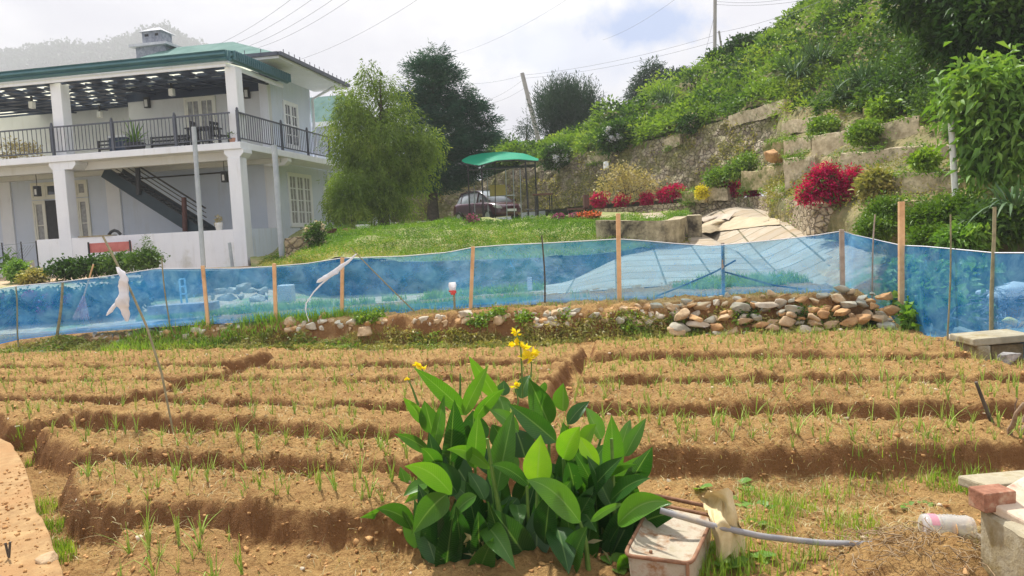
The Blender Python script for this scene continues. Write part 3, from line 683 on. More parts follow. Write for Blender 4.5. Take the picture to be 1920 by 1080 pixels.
for k in range(5): m.box(.2+k*.6, .22+k*.6, f0-.11, f0-.09, ez+.03, ez+.17)
m.build('gutter_hanger', RAIL, house)
m = HB(); m.box(e0+.1, UR, f0+.1, f1, ez-.16, ez-.12); m.build('soffit', WHITE, house)
m = HB(); m.tube([(e0-.08, 7.6, 8.0), (.3, 7.75, 7.75), (UR-.12, 7.85, 7.5), (UR-.12, 7.85, 4.9)], .06, 8); m.tube([(UR-.1, 9.0, 4.6), (UR-.1, 9.0, .9)], .06, 8); m.build('downpipe', WHITE, house)
# chimney
m = HB(); uc, vc = 6.1, 5.2; 
m.box(uc-.62, uc+.62, vc-.5, vc+.5, 8.0, 9.42); m.box(uc-.40, uc+.40, vc-.36, vc+.36, 9.52, 10.02); ch = m.build('chimney', mat('chimney_render', (.16, .18, .22), (.38, .40, .45), 7, .9, .6, 20), house)
m = HB(); m.box(uc-.80, uc+.80, vc-.66, vc+.66, 9.42, 9.52); m.add([(uc-.5, vc-.46, 10.02), (uc+.5, vc-.46, 10.02), (uc+.5, vc+.46, 10.02), (uc-.5, vc+.46, 10.02), (uc-.15, vc, 10.25), (uc+.15, vc, 10.25)], [(0, 1, 5, 4), (1, 2, 5), (2, 3, 4, 5), (3, 0, 4), (0, 3, 2, 1)]); m.build('cap', mat('chimney_cap', (.45, .46, .50), (.60, .61, .64), 6, .9), ch)
m = HB(); m.box(uc+.12, uc+.28, vc-.37, vc-.34, 9.84, 9.93); m.box(uc-.30, uc-.16, vc-.37, vc-.34, 9.84, 9.93); m.build('vent_hole', BLACK, ch)
# ---- openings
def opening(u0, u1, z0, z1, v, leaves, rows, cols, fm, gm, name='window', axis='v', th=.07, label=None):
    """framed opening on a v-plane (facing the front) or a u-plane (facing the side); returns the part"""
    def bx(m, a0, a1, d0, d1, c0, c1):
        if axis == 'v': m.box(a0, a1, v-d1, v-d0, c0, c1)
        else: m.box(v-d1, v-d0, a0, a1, c0, c1)
    m = HB(); f = .08
    bx(m, u0, u0+f, .003, th, z0, z1); bx(m, u1-f, u1, .003, th, z0, z1); bx(m, u0+f, u1-f, .003, th, z1-f, z1); bx(m, u0+f, u1-f, .003, th, z0, z0+f)
    part = m.build(name, fm, house)
    if label: part['label'] = label
    w = (u1-u0-2*f)/leaves
    for i in range(leaves):
        a0 = u0+f+i*w; a1 = a0+w; m = HB(); s = .07
        bx(m, a0+.005, a0+s, .01, th-.015, z0+f, z1-f); bx(m, a1-s, a1-.005, .01, th-.015, z0+f, z1-f)
        bx(m, a0+s, a1-s, .01, th-.015, z1-f-s, z1-f); bx(m, a0+s, a1-s, .01, th-.015, z0+f, z0+f+s*1.3)
        for r_ in range(1, rows):
            zz_ = z0+f+s+(z1-z0-2*f-2*s)*r_/rows; bx(m, a0+s, a1-s, .012, th-.025, zz_-.018, zz_+.018)
        for c_ in range(1, cols):
            aa = a0+s+(a1-a0-2*s)*c_/cols; bx(m, aa-.016, aa+.016, .0125, th-.027, z0+f+s, z1-f-s)
        m.build('sash', fm, part)
        m = HB(); bx(m, a0+s-.003, a1-s+.003, .014, .02, z0+f+s*1.3-.003, z1-f-s+.003); m.build('pane', gm if not isinstance(gm, list) else gm[i % len(gm)], part)
    return part
a, zt = hv(345, 180, VW); b, _ = hv(404, 180, VW); opening(b, a, SL1+.02, 7.22, VW, 2, 4, 2, CREAMF, CURTAIN, 'balcony_door', label='cream double balcony door with small panes')
# ground floor door set: side lights, open door, transoms
A = lambda x: hv(x, 400, VW)[0]
opening(A(88), A(64), GZ0+.02, 3.72, VW, 1, 3, 1, CREAMF, CURTAIN, 'window'); opening(A(170), A(147), GZ0+.02, 3.72, VW, 1, 3, 1, CREAMF, CURTAIN, 'window')
dr = opening(A(147)+.003, A(117), GZ0+.02, 3.72, VW, 1, 4, 2, CREAMF, GLASS, 'door', label='glazed white door leaf with small panes')
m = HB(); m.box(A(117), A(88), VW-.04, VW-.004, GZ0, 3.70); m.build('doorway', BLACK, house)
for (x0, x1) in ((64, 88), (88, 117), (117, 147), (147, 170)):
    opening(A(x1)+.002, A(x0), 3.75, 4.42, VW, 1, 1, 1, CREAMF, GLASS if x0 in (88, 117) else CURTAIN, 'transom_window')
# side wall windows
opening(5.25, 7.35, 2.15, 4.30, UR, 3, 4, 2, FRAME, CURTAIN, 'window', axis='u', label='white side window with small panes, one sash standing open')
m = MB(xf=H, flip=True)
for (c0, c1) in ((UR-.62, UR-.56), (UR-.06, UR-.075)): m.box(min(c0, c1), max(c0, c1), 5.22, 5.26, 2.2, 4.25)
opening(5.30, 6.55, 5.25, 7.08, UR-.004, 2, 4, 2, FRAME, GLASS, 'window', axis='u', label='narrow white window on the upper side wall')
opening(8.6, 9.4, 2.0, 3.9, UR, 1, 3, 2, FRAME, GLASS, 'window', axis='u')
m = HB(); m.box(*sorted((hv(108, 425, VW)[0], hv(97, 425, VW)[0])), VW-.02, VW-.003, 2.35, 2.48); m.build('name_plate', WHITE, house)
# lamps
def lamp(u, v, z, nm, wall=True):
    m = HB(); m.box(u-.10, u+.10, v-.14, v-.006, z-.20, z+.20) if wall else m.tube([(u, v, z), (u, v, z+.75)], .012, 5); p = m.build(nm, BLACK, house)
    m = HB(); m.box(u-.06, u+.06, v-.16 if wall else v-.07, v-.142 if wall else v+.07, z-.16 if wall else z-.26, z+.10 if wall else z); m.build('lamp_glass', POTW, p)
for (x, y) in ((278, 193), (465, 175)): u_, z_ = hv(x, y, VW); lamp(u_, VW, z_, 'wall_lamp')
for (x, y, v) in ((322, 172, 2.4), (60, 196, 2.4), (187, 214, 6.2)):
    u_, z_ = hv(x, y, v); m = HB(); m.box(u_-.08, u_+.08, v-.08, v+.08, z_-.14, z_+.1); p = m.build('ceiling_lamp', POTW, house); m = HB(); m.box(u_-.03, u_+.03, v-.03, v+.03, z_+.1, zc(v)); m.build('lamp_stem', BLACK, p)
for (x, y, v) in ((70, 357, 2.2), (421, 330, 2.2)):
    u_, z_ = hv(x, y, v); m = HB(); m.box(u_-.09, u_+.09, v-.09, v+.09, z_-.22, z_+.16); p = m.build('pendant_lamp', BLACK, house); m = HB(); m.box(u_-.04, u_+.04, v-.1, v-.091, z_-.16, z_+.04); m.build('lamp_glass', POTW, p)
    m = HB(); m.tube([(u_, v, z_+.16), (u_, v, SL0)], .012, 5); m.build('lamp_rod', BLACK, p)
m = HB(); u_, z_ = hv(453, 190, 3.5); m.tube([(u_, 3.5, z_), (u_, 3.5, 7.3)], .008, 4); m.box(u_-.03, u_+.03, 3.47, 3.53, z_-.06, z_); m.build('pull_cord', BLACK, house)
# railing: each bay between posts
def railing(pa, pb, nb, posts):
    pa = np.array(pa, float); pb = np.array(pb, float)
    m = HB(); up = np.array([0, 0, 1.0]); ln = np.linalg.norm(pb-pa)
    m.bar(pa+up*.93, pb+up*.93, .05, .045); m.bar(pa+up*.12, pb+up*.12, .035, .035)
    for i in range(nb): q = pa+(pb-pa)*(i+.5)/nb; m.bar(q+up*.135, q+up*.91, .018, .018, up=(1, 0, 0))
    rl = m.build('railing', RAIL, house)
    for t in posts:
        q = pa+(pb-pa)*t; m = HB(); m.bar(q+up*-.05, q+up*1.0, .075, .075, up=(1, 0, 0)); m.lathe(q+up*1.0, [(.03, 0), (.045, .03), (.03, .07), (.005, .09)], 8); m.build('railing_post', RAIL, house)
up_ = [hv(x, 300, .05)[0] for x in (437, 333, 215, 102, -40, -170)]
for a, b in zip(up_[:-1], up_[1:]): railing((max(a, .06), .06, SL1), (b, .06, SL1), 17, (1.0,))
railing((.06, .06, SL1), (.06, 3.0, SL1), 20, (0, 1.0)); railing((.06, 3.0, SL1), (.06, 5.1, SL1), 15, (1.0,)); railing((.06, 5.1, SL1), (.06, 7.1, SL1), 15, (1.0,)); railing((.06, 7.1, SL1), (.06, 9.2, SL1), 15, (1.0,))
# outside stair under the balcony
def sp(x, y, v): u_, z_ = hv(x, y, v); return np.array([u_, v, z_])
v0, v1 = 1.9, 2.8
s0, s1 = sp(195, 322, v0), sp(392, 447, v0); st = MB(xf=H, flip=True)
st.bar(s0, s1, .06, .42); st.bar(s0+np.array([0, .9, 0]), s1+np.array([0, .9, 0]), .06, .36)
stair = st.build('staircase', mat('stair_paint', (.012, .028, .04), (.02, .042, .055), 4, .5), house)
st = HB()
for i in range(15):
    q = s0+(s1-s0)*(i+.5)/15; st.box(q[0]-.13, q[0]+.13, v0+.035, v1-.035, q[2]+.02, q[2]+.05)
st.build('tread', BLACK, stair)
r0, r1 = sp(226, 308, v0-.05), sp(410, 437, v0-.05)
for k in range(6):
    d = np.array([0, 0, .95-.16*k]); a = s0+d+np.array([.0, -.06, .1]); b = s1+d+np.array([0, -.06, .1]); a = a+(b-a)*.12
    st = HB(); st.tube([a, b], .03 if k == 0 else .017, 6); st.build('stair_rail', BLACK, stair)
for (x, yt, yb, mt) in ((258, 312, 365, BLACK), (345, 370, 434, REDWOOD)):
    a, b = sp(x, yt, v0-.1), sp(x+2, yb, v0-.1); st = HB(); st.tube([b, a], .085, 8); st.build('stair_post', mt, stair)
m = HB(); a, b = sp(235, 337, 3.9), sp(425, 323, 3.9); m.bar(a, b, .05, .05); m.build('pipe', BLACK, house)
# rear wing
wing = thing('rear_building', H(2, 14, GZ0), 'pale blue building with pale green roof behind the house', 'building')
m = HB(); m.box(.9, 7, 12.7, 15.5, GZ0-.5, 7.1); m.build('wall', PALEBLUE, wing)
m = HB(); m.add([(1.0, 12.3, 7.25), (7.4, 12.3, 7.25), (7.4, 15.9, 7.25), (.6, 15.9, 7.25), (2.0, 14, 8.8), (5.5, 14, 8.8)], [(0, 1, 5, 4), (1, 2, 5), (2, 3, 4, 5), (3, 0, 4), (0, 3, 2, 1)]); m.build('roof', GREENROOF, wing)
m = HB(); m.box(.9, 7.5, 12.15, 12.29, 7.02, 7.25); m.build('eave_board', WHITE, wing)
a_, b_2 = P(640, 424, 33), P(713, 424, 33); m = MB(); m.box(a_[0], b_2[0], 33, 36, 1.2, P(700, 368, 33)[2]); m.build('low_wing', WHITE, wing)
# boundary wall in front, white outside, pale blue return on the right
bw = thing('boundary_wall', H(4, 0, GZ0), 'low white rendered wall in front of the house veranda', 'wall')
m = HB(); m.box(.10, 7.77, .08, .24, GZ0-.35, 2.08); m.build('wall_panel', DIRTYWHITE, bw, bevel=.01)
m = HB(); m.box(.08, .24, .48, 4.0, 1.06, 2.08); o = m.build('wall_return', PALEBLUE, bw); tag(o, 'pale blue return wall with a dark gap beneath')
m = HB(); m.box(.12, .20, .48, 4.0, .6, 1.05); m.build('gap_shade', BLACK, bw)  # black strip standing in for the shade in the gap under the return wall
# veranda floor
m = HB(); m.box(.25, UL, .25, VW, .4, GZ0); m.build('veranda_floor', CONC, house)
# ---- small things about the house
def hthing(name, u, v, z, label, cat, group=None): return thing(name, H(u, v, z), label, cat, group)
# mesh gate
g = hthing('mesh_gate', 8.6, .15, GZ0, 'low grey wire mesh gate beside the white wall', 'gate'); m = HB()
for u_ in (7.86, 8.45, 9.2): m.tube([(u_, .15, GZ0), (u_, .15, 2.05)], .022, 6)
m.build('frame', BLACK, g); m = HB(); m.bar((7.86, .15, 2.0), (9.5, .15, 1.95), .02)
for k in range(26):
    u_ = 7.86+k*.11-1.0
    for s in (1, -1):
        a = np.array([u_, .15, 1.0]); b = np.array([u_+s*.9, .15, 1.9])
        if s < 0: a = np.array([u_+.9, .15, 1.0]); b = np.array([u_, .15, 1.9])
        t0, t1 = 0., 1.
        if a[0] < 7.86 or b[0] < 7.86 or a[0] > 9.4 or b[0] > 9.4: continue
        m.bar(a, b, .012)
m.build('wire_mesh', POLE, g)
# bench with a red backrest in front of the wall
g = hthing('bench', 5.3, -.7, GZ0, 'dark framed bench with faded red backrest against the white wall', 'bench')
a, b = hv(168, 470, -.55), hv(246, 470, -.55); u1, u0 = a[0], b[0]
m = HB(); m.poly([(u0, -.55, 1.55), (u1, -.55, 1.55), (u1, -.55, 1.86), (u0, -.55, 1.86)], (0, .04, 0)); m.build('backrest', mat('faded_red', (.50, .12, .10), (.62, .20, .17), 3, .6), g)
m = HB(); m.box(u0-.05, u1+.05, -1.0, -.6, 1.22, 1.26); m.build('seat', BLACK, g)
for u_ in (u0, u1):
    m = HB(); m.bar((u_, -.58, .8), (u_, -.58, 1.9), .04, up=(1, 0, 0)); m.bar((u_, -.96, .8), (u_, -.96, 1.22), .04, up=(1, 0, 0)); m.build('leg', BLACK, g)
# potted plants, tables and chairs
def pot(u, v, z, r, h_, m_): mm_ = MB(); mm_.lathe(H(u, v, z), [(r*.7, 0), (r*.95, h_*.7), (r, h_), (r*.85, h_), (r*.8, h_*.9)], 14); return mm_
def potted(u, v, z, r, h_, pm, lm, n, ln, wd, label, kind='strap', sph=.3, name='potted_plant'):
    g = hthing(name, u, v, z, label, 'potted plant'); pot(u, v, z, r, h_, pm).build('pot', pm, g); c = H(u, v, z+h_)
    if kind == 'strap':
        V, F, t = straps(c, n, ln, wd); patch('foliage', V, F, lm, g, rnd=t)
    else:
        V, F, t = clumped_leaves([(*(c+np.array([0, 0, sph*.7])), sph, sph, sph)], n, 6, sph*.2, ln, wd); patch('foliage', V, F, lm, g, rnd=t)
def straps(c, n, ln, wd, up=.9, seg=5, spread=.04):
    Vs = []; a = rng.uniform(0, 6.28, n); d = np.stack([np.cos(a), np.sin(a), 0*a], -1); s = np.stack([-np.sin(a), np.cos(a), 0*a], -1)
    L_ = ln*rng.uniform(.6, 1.15, n)[:, None]; el = rng.uniform(.35, 1.3, n)[:, None]; b = np.asarray(c)+d*spread*rng.uniform(0, 1, n)[:, None]; rows = []
    for i in range(seg+1):
        t = i/seg; q = b+d*L_*t*np.cos(el)*(1)+np.array([0, 0, 1.0])*L_*(np.sin(el)*t-.55*up*t*t*np.cos(el)); w = wd*(1-t)**.5*.5*(.5+1.2*min(t*3, 1)*.5)
        rows += [q-s*w, q+s*w]
    V = np.stack(rows, 1).reshape(-1, 3); base = np.arange(n)*2*(seg+1)
    F = np.stack([np.stack([base+2*i, base+2*i+1, base+2*i+3, base+2*i+2], 1) for i in range(seg)], 1).reshape(-1, 4)
    return V, F, np.repeat(rng.uniform(0, 1, n), seg)
u_, _ = hv(253, 270, .9); potted(u_, .9, SL1, .34, .34, POTB, L_BIG, 40, .95, .07, 'spiky green plant in a dark pot on the balcony floor')
u_, _ = hv(432, 265, .30); potted(u_-.1, .30, SL1-.0, .13, .16, CLAY, L_MID, 14, .10, .05, 'small plant in a terracotta pot at the foot of the balcony column', 'leaf', .12)
u_, _ = hv(411, 430, .16); potted(u_, .16, 2.08, .13, .24, POTW, L_DRY, 12, .10, .04, 'small plant in a white pot standing on the low white wall', 'leaf', .12)
u_, _ = hv(28, 290, 1.2); potted(u_, 1.2, SL1, .35, .12, CLAY, L_DRY, 60, .16, .05, 'low dry reddish plants in a tray on the left of the balcony', 'leaf', .4, 'planter_tray')
u_, _ = hv(60, 290, 1.0); potted(u_, 1.0, SL1, .3, .1, CLAY, L_DRY, 40, .14, .05, 'low reddish plant behind the railing beside the left column', 'leaf', .3, 'planter_tray')
u_, _ = hv(6, 515, -.4); potted(u_, -.4, GZ0-.1, .2, .4, POTW, L_BIG, 20, .3, .08, 'large white pot with green leaves near the mesh gate', 'leaf', .3)
def chair(u, v, z, ang, label, group=None):
    g = hthing('chair', u, v, z, label, 'chair', group); ca, sa = math.cos(ang), math.sin(ang)
    X = lambda x, y, zz: H(u+x*ca-y*sa, v+x*sa+y*ca, z+zz)
    m = MB(xf=X); m.box(-.23, .23, -.22, .22, .43, .47); m.build('seat', BLACK, g)
    m = MB(xf=X); m.box(-.22, .22, .20, .23, .85, .95); [m.box(x-.015, x+.015, .20, .225, .47, .85) for x in (-.2, -.1, 0, .1, .2)]; m.build('backrest', BLACK, g)
    for (x, y) in ((-.2, -.2), (.2, -.2), (-.2, .2), (.2, .2)): m = MB(xf=X); m.box(x-.02, x+.02, y-.02, y+.02, 0, .43); m.build('leg', BLACK, g)
for (px_, v, a, lb) in ((352, 1.2, 1.4, 'black chair at the left end of the balcony table'), (376, 2.3, 0, 'black chair behind the balcony table'), (412, 1.5, -1.4, 'black chair at the right end of the balcony table, beside the column')):
    chair(hv(px_, 260, v)[0], v, SL1, a, lb, 'chairs round the balcony table')
ut = hv(385, 260, 1.5)[0]; g = hthing('table', ut, 1.5, SL1, 'dark table on the balcony in front of the cream door', 'table')
m = HB(); m.box(ut-.5, ut+.5, 1.1, 1.8, .71+SL1, .75+SL1); m.build('table_top', BLACK, g)
for (x, y) in ((-.42, 1.18), (.42, 1.18), (-.42, 1.72), (.42, 1.72)): m = HB(); m.box(ut+x-.025, ut+x+.025, y-.025, y+.025, SL1, .71+SL1); m.build('leg', BLACK, g)
for (x0, x1, v, lb) in ((175, 212, 3.6, 'dark slatted bench on the balcony left of the spiky plant'), (275, 345, 3.7, 'dark slatted bench on the balcony under the wall lamp')):
    a = hv(x0, 250, v)[0]; b = hv(x1, 250, v)[0]; g = hthing('slatted_bench', (a+b)/2, v, SL1, lb, 'bench', 'benches on the balcony')
    m = HB(); [m.box(b, a, v+.24, v+.27, SL1+z, SL1+z+.06) for z in (.62, .78, .92)]; m.build('backrest', BLACK, g); m = HB(); m.box(b, a, v-.2, v+.22, SL1+.42, SL1+.46); m.build('seat', BLACK, g)
    for x in (a-.03, b+.03): m = HB(); m.box(x-.03, x+.03, v-.18, v-.12, SL1, SL1+.42); m.box(x-.03, x+.03, v+.18, v+.239, SL1, SL1+.98); m.build('leg', BLACK, g)
a = hv(228, 250, 3.8)[0]; g = hthing('cabinet', a, 3.8, SL1, 'dark cabinet with a pale tray on top, on the balcony behind the spiky plant', 'cabinet'); m = HB(); m.box(a-.35, a+.35, 3.5, 4.0, SL1, SL1+1.0); m.build('body', NAVY, g); m = HB(); m.box(a-.38, a+.38, 3.45, 4.05, SL1+1.003, SL1+1.07); m.build('tray', WHITE, g)
# things leaning or lying at the low wall
def hpole(x0, y0, x1, y1, Y, r, m_, name, label, cat, group=None, n=8):
    a, b = P(x1, y1, Y), P(x0, y0, Y); m = MB(); m.tube([a, (a+b)/2, b], [r, r, r*.95], n); return tag(m.build(name, m_, origin=a), label, cat, group)
hpole(363, 238, 383, 520, 19.5, .065, POLE, 'grey_post', 'tall slender grey post in front of the stair', 'post'); hpole(514, 272, 530, 497, 21.5, .085, POLE, 'grey_post', 'grey post rising past the balcony corner to the rail', 'post')
hpole(56, 488, 62, 532, 20, .10, GALV, 'short_post', 'short grey concrete post beside the mesh gate', 'post'); hpole(430, 455, 436, 500, 21.5, .05, POLE, 'short_post', 'short grey stub leaning on the white wall near its right end', 'post')
bb = hv(150, 450, .16)[0]; m = HB(); m.box(hv(212, 440, .16)[0], hv(150, 440, .16)[0], .05, .35, 2.083, 2.12); tag(m.build('plank', CONC, origin=H(bb, .16, 2.08)), 'pale plank lying on top of the low white wall', 'plank')
m = HB(); q = hv(215, 440, .2)[0]; m.tube([(q-.22, .2, 2.12), (q-.12, .2, 2.22), (q, .2, 2.26), (q+.12, .2, 2.22), (q+.22, .2, 2.12)], .05, 8); tag(m.build('tyre_piece', BLACK, origin=H(q, .2, 2.08)), 'dark rounded lump on top of the low white wall', 'tyre')
# ------------------------------------------------------------ lawn bank, walls, hillside
def PR(row): return [P(*r) for r in row]
def loft_obj(name, rows, nc, nsub, m, amp=0., sc=1.2, kind=None, uvn=None, smooth=True, parent=None, origin=None, seed=3):
    g = loft(rows, nc, nsub); nr, nc_ = g.shape[:2]
    if amp:
        du = np.gradient(g, axis=1); dv = np.gradient(g, axis=0); n = unit(np.cross(du, dv)); n = n*np.sign(n[..., 2:3]+1e-6)
        g = g+n*(amp*fbm(g.reshape(-1, 3), sc, 4, seed).reshape(nr, nc_, 1))
    o = patch(name, g.reshape(-1, 3), grid_faces(nr, nc_), m, parent, origin, smooth=smooth)
    if kind: o['kind'] = kind
    return o, g
def on_grid(g, n, r_, u0=0, u1=1, v0=0, v1=1):
    nr, nc = g.shape[:2]; a = r_.uniform(v0, v1, n)*(nr-1.001); b = r_.uniform(u0, u1, n)*(nc-1.001); i = a.astype(int); j = b.astype(int); fa = (a-i)[:, None]; fb = (b-j)[:, None]
    p = g[i, j]*(1-fa)*(1-fb)+g[i+1, j]*fa*(1-fb)+g[i, j+1]*(1-fa)*fb+g[i+1, j+1]*fa*fb
    nn = unit(np.cross(g[i, j+1]-g[i, j], g[i+1, j]-g[i, j])); nn = nn*np.sign(nn[:, 2:3]+1e-9); return p, nn
LAWNM = mat('lawn_earth', (.16, .20, .05), (.30, .30, .12), 2.5, .95, .6, 30, c3=(.42, .33, .18), scale3=1.1, cov3=.60)
w0 = [(470, 500, 21), (540, 503, 18), (600, 496, 15.9), (640, 492, 15.5), (800, 492, 15.4), (1000, 485, 15.4), (1115, 478, 15.8), (1180, 470, 16.2), (1292, 458, 17.5)]
w1 = [(470, 486, 23.5), (540, 490, 21), (580, 480, 17.6), (640, 466, 17.5), (800, 460, 18), (1000, 452, 18), (1115, 452, 17.5), (1180, 452, 17.5), (1292, 452, 18.2)]
w2 = [(470, 484, 24.5), (545, 476, 24), (600, 444, 22.5), (640, 439, 22), (720, 430, 22), (800, 426, 22.5), (900, 421, 22.5), (1000, 419, 22.5), (1115, 415, 22.5), (1200, 409, 23), (1292, 406, 23)]
rows = [PR(w0), PR(w1), PR(w2)]
mid_ = [np.array([p[0]*1.25, p[1]*1.25, 2.0 if p[0] > -7.5 else 1.0]) for p in rows[2]]; far_ = [np.array([p[0]*1.95, p[1]*1.95, 2.0]) for p in rows[2]]
lawn, LG = loft_obj('lawn', rows+[mid_, far_], 120, 14, LAWNM, .12, 1.1, 'structure')
r_ = np.random.default_rng(3); p, nn = on_grid(LG, 78000, r_, .08, 1, 0.0, .58)
p = p[:26000]; k = (fbm(p, .9, 3, 4) > -.2) | (p[:, 1] > 19.0); p = p[k]; V, F, t = blades(p, r_.uniform(.04, .13, len(p)), .02, 1.3, 2)
tone = np.clip(.34+.62*fbm(p, 1.0, 4, 9)+.22*(p[:, 1] < 18.5)+r_.normal(size=len(p))*.12, 0, 1)
tag(patch('lawn_grass', V, F, L_GRASS, rnd=np.repeat(tone, 2)), kind='stuff')
def wall_strip(name, top, base, th, m, label, cat='wall', seed=2, amp=.03, nu=None, cap=True, parent=None):
    """a wall of real thickness following two lines, face roughened"""
    top = np.array(top); base = np.array(base); n = nu or max(8, int(np.linalg.norm(np.diff(top, axis=0), axis=1).sum()/.16))
    T = resample(top, n); B = resample(base, n); B[:, :2] = T[:, :2]*.0+B[:, :2]
    dn = np.gradient(T[:, :2], axis=0); nrm = np.stack([-dn[:, 1], dn[:, 0]], -1); nrm = unit(nrm); k = np.where((nrm*T[:, :2]).sum(1) > 0, 1, -1)[:, None]; nrm = nrm*k
    back = np.concatenate([nrm*th, np.zeros((n, 1))], 1); h_ = max(3, int(np.abs(T-B)[:, 2].max()/.16)); g = []
    for i in range(h_+1): g.append(B+(T-B)*(i/h_))
    g = np.stack(g); pt = g.reshape(-1, 3); g = (pt+np.repeat(np.concatenate([nrm, np.zeros((n, 1))], 1)[None], h_+1, 0).reshape(-1, 3)*(amp*fbm(pt, 3.2, 3, seed))[:, None]).reshape(g.shape)
    full = np.concatenate([g, (g[-1]+back)[None], (B+back)[None]]); V = full.reshape(-1, 3); F = list(map(tuple, grid_faces(h_+3, n))); m_ = h_+3
    F += [tuple(i*n for i in range(m_)), tuple(i*n+n-1 for i in range(m_))[::-1]]
    me = D.meshes.new(name); me.from_pydata([tuple(v) for v in V], [], [tuple(int(x) for x in f) for f in F]); me.update()
    o = put(name, me, m, parent, None if parent is not None else B[n//2])
    if parent is None: tag(o, label, cat)
    return o, g
HID = mat('hidden_bank_wall', (.10, .10, .08), (.36, .34, .28), 3.5, .93, .8, 12, c3=(.05, .09, .03), scale3=2.0, cov3=.48, bdist=.05)
base = [G(560, 548, .42), G(640, 548, .45), G(800, 546, .46), G(1000, 540, .47), P(1115, 528, 15.4), P(1180, 510, 15.9), P(1260, 492, 16.6), P(1338, 470, 17.4)]
top = [p+np.array([0, 0, .0]) for p in PR([(560, 500, 16.5)]+[(x, y-1, z-.02) for x, y, z in w0[3:9]])]; base = [np.array([b[0], b[1], b[2]-.1]) for b in base]
wall_strip('retaining_wall', top, base[:1]+base[1:], .3, HID, 'dark mossy retaining wall under the lawn, seen through the blue net', seed=5, amp=.06)
# courtyard slabs sloping up to the right of the lawn
def slab_mat():
    m, nt, b, o = newmat('paving_slab'); co = obj_co(nt); mp = N(nt, 'ShaderNodeMapping'); mp.inputs['Rotation'].default_value = (0, 0, R(8)); L(nt, co, mp.inputs[0])
    br = N(nt, 'ShaderNodeTexBrick', offset=0.0); br.inputs['Scale'].default_value = 1; br.inputs['Brick Width'].default_value = .85; br.inputs['Row Height'].default_value = .62
    br.inputs['Mortar Size'].default_value = .022; br.inputs['Color1'].default_value = (.36, .30, .22, 1); br.inputs['Color2'].default_value = (.50, .44, .35, 1); br.inputs['Mortar'].default_value = (.10, .10, .05, 1); br.inputs['Mortar Smooth'].default_value = .2
    L(nt, mp.outputs[0], br.inputs['Vector'])
    c = mixc(nt, ramp(nt, noise(nt, co, 2.2, 6, .7), [(.42, 0.), (.7, .75)]), br.outputs['Color'], (.34, .24, .13)); L(nt, c, b.inputs['Base Color']); b.inputs['Roughness'].default_value = .9; bump(nt, b, br.outputs['Fac'], -.6, .03); return m
xa = np.arange(-1.2, 9.0, .2); ya = np.arange(12.7, 33, .2)
pvs = sheet('paving', xa, ya, lambda X, Y: garden(X, Y)+.012+np.where(X/Y < .04, -.05, 0)+np.where(X/Y > .455, -.3, 0), slab_mat())
# planter wall at the lawn's end, with soil and tufts
pt = [P(1117, 413, 17.6), P(1180, 414, 17.0), P(1245, 414, 16.8), P(1275, 411, 17.1), P(1290, 405, 17.9), P(1288, 403, 19.5)]
pb = [np.array([q[0], q[1], q[2]-.72]) for q in pt]; planter, _ = wall_strip('planter_wall', pt, pb, .32, mat('stained_planter', (.26, .22, .13), (.54, .46, .30), 5, .92, .7, 18, c3=(.06, .05, .035), scale3=1.7, cov3=.52, bdist=.02), 'curved stained concrete planter wall at the end of the lawn', amp=.015)
# low stone wall round the courtyard
lt = [P(1115, 392, 27.5), P(1200, 386, 26.8), P(1300, 378, 25.5), P(1380, 371, 24.4), P(1423, 368, 23), P(1470, 373, 20), P(1513, 381, 17.2), P(1530, 382, 16.9), P(1613, 381, 16.5)]
lb = [(27.5, 1.75), (26.8, 1.75), (25.5, 1.75), (24.4, 1.75), (23, 1.6), (20, 1.2), (17.2, .95), (16.9, .9), (16.5, .8)]
lbp = [np.array([q[0], q[1], z]) for q, (_, z) in zip(lt, lb)]; wall_strip('low_stone_wall', lt, lbp, .4, LOWSTONE, 'low stone wall curving round the slab courtyard', amp=.04)
# the tall rubble wall
tb = [(700, 418, 38), (800, 414, 38.5), (900, 405, 38.5), (1000, 396, 36), (1100, 384, 33), (1200, 378, 30), (1300, 372, 27.5), (1400, 352, 25), (1480, 320, 23)]
tt = [(700, 352, 38.6), (800, 345, 39), (900, 338, 39), (1000, 300, 36.6), (1100, 285, 33.7), (1180, 272, 31.5), (1250, 256, 29.5), (1370, 222, 26.7), (1480, 192, 24.3)]
_, TW = wall_strip('rubble_retaining_wall', PR(tt), PR(tb), .5, WALLSTONE, 'tall overgrown rubble retaining wall climbing to the right', amp=.10, seed=9)
r_ = np.random.default_rng(5); p, nn = on_grid(TW, 9000, r_); k = fbm(p, 1.1, 3, 6) > .12; p = p[k]-unit(p[k]-CAM)*.08
V, F = leaf_cards(p, rdirs(len(p)), rdirs(len(p)), r_.uniform(.05, .14, len(p)), .06); tag(patch('wall_creeper', V, F, L_WEED, rnd=np.repeat(rng.uniform(0, 1, len(p)), 2)), kind='stuff')
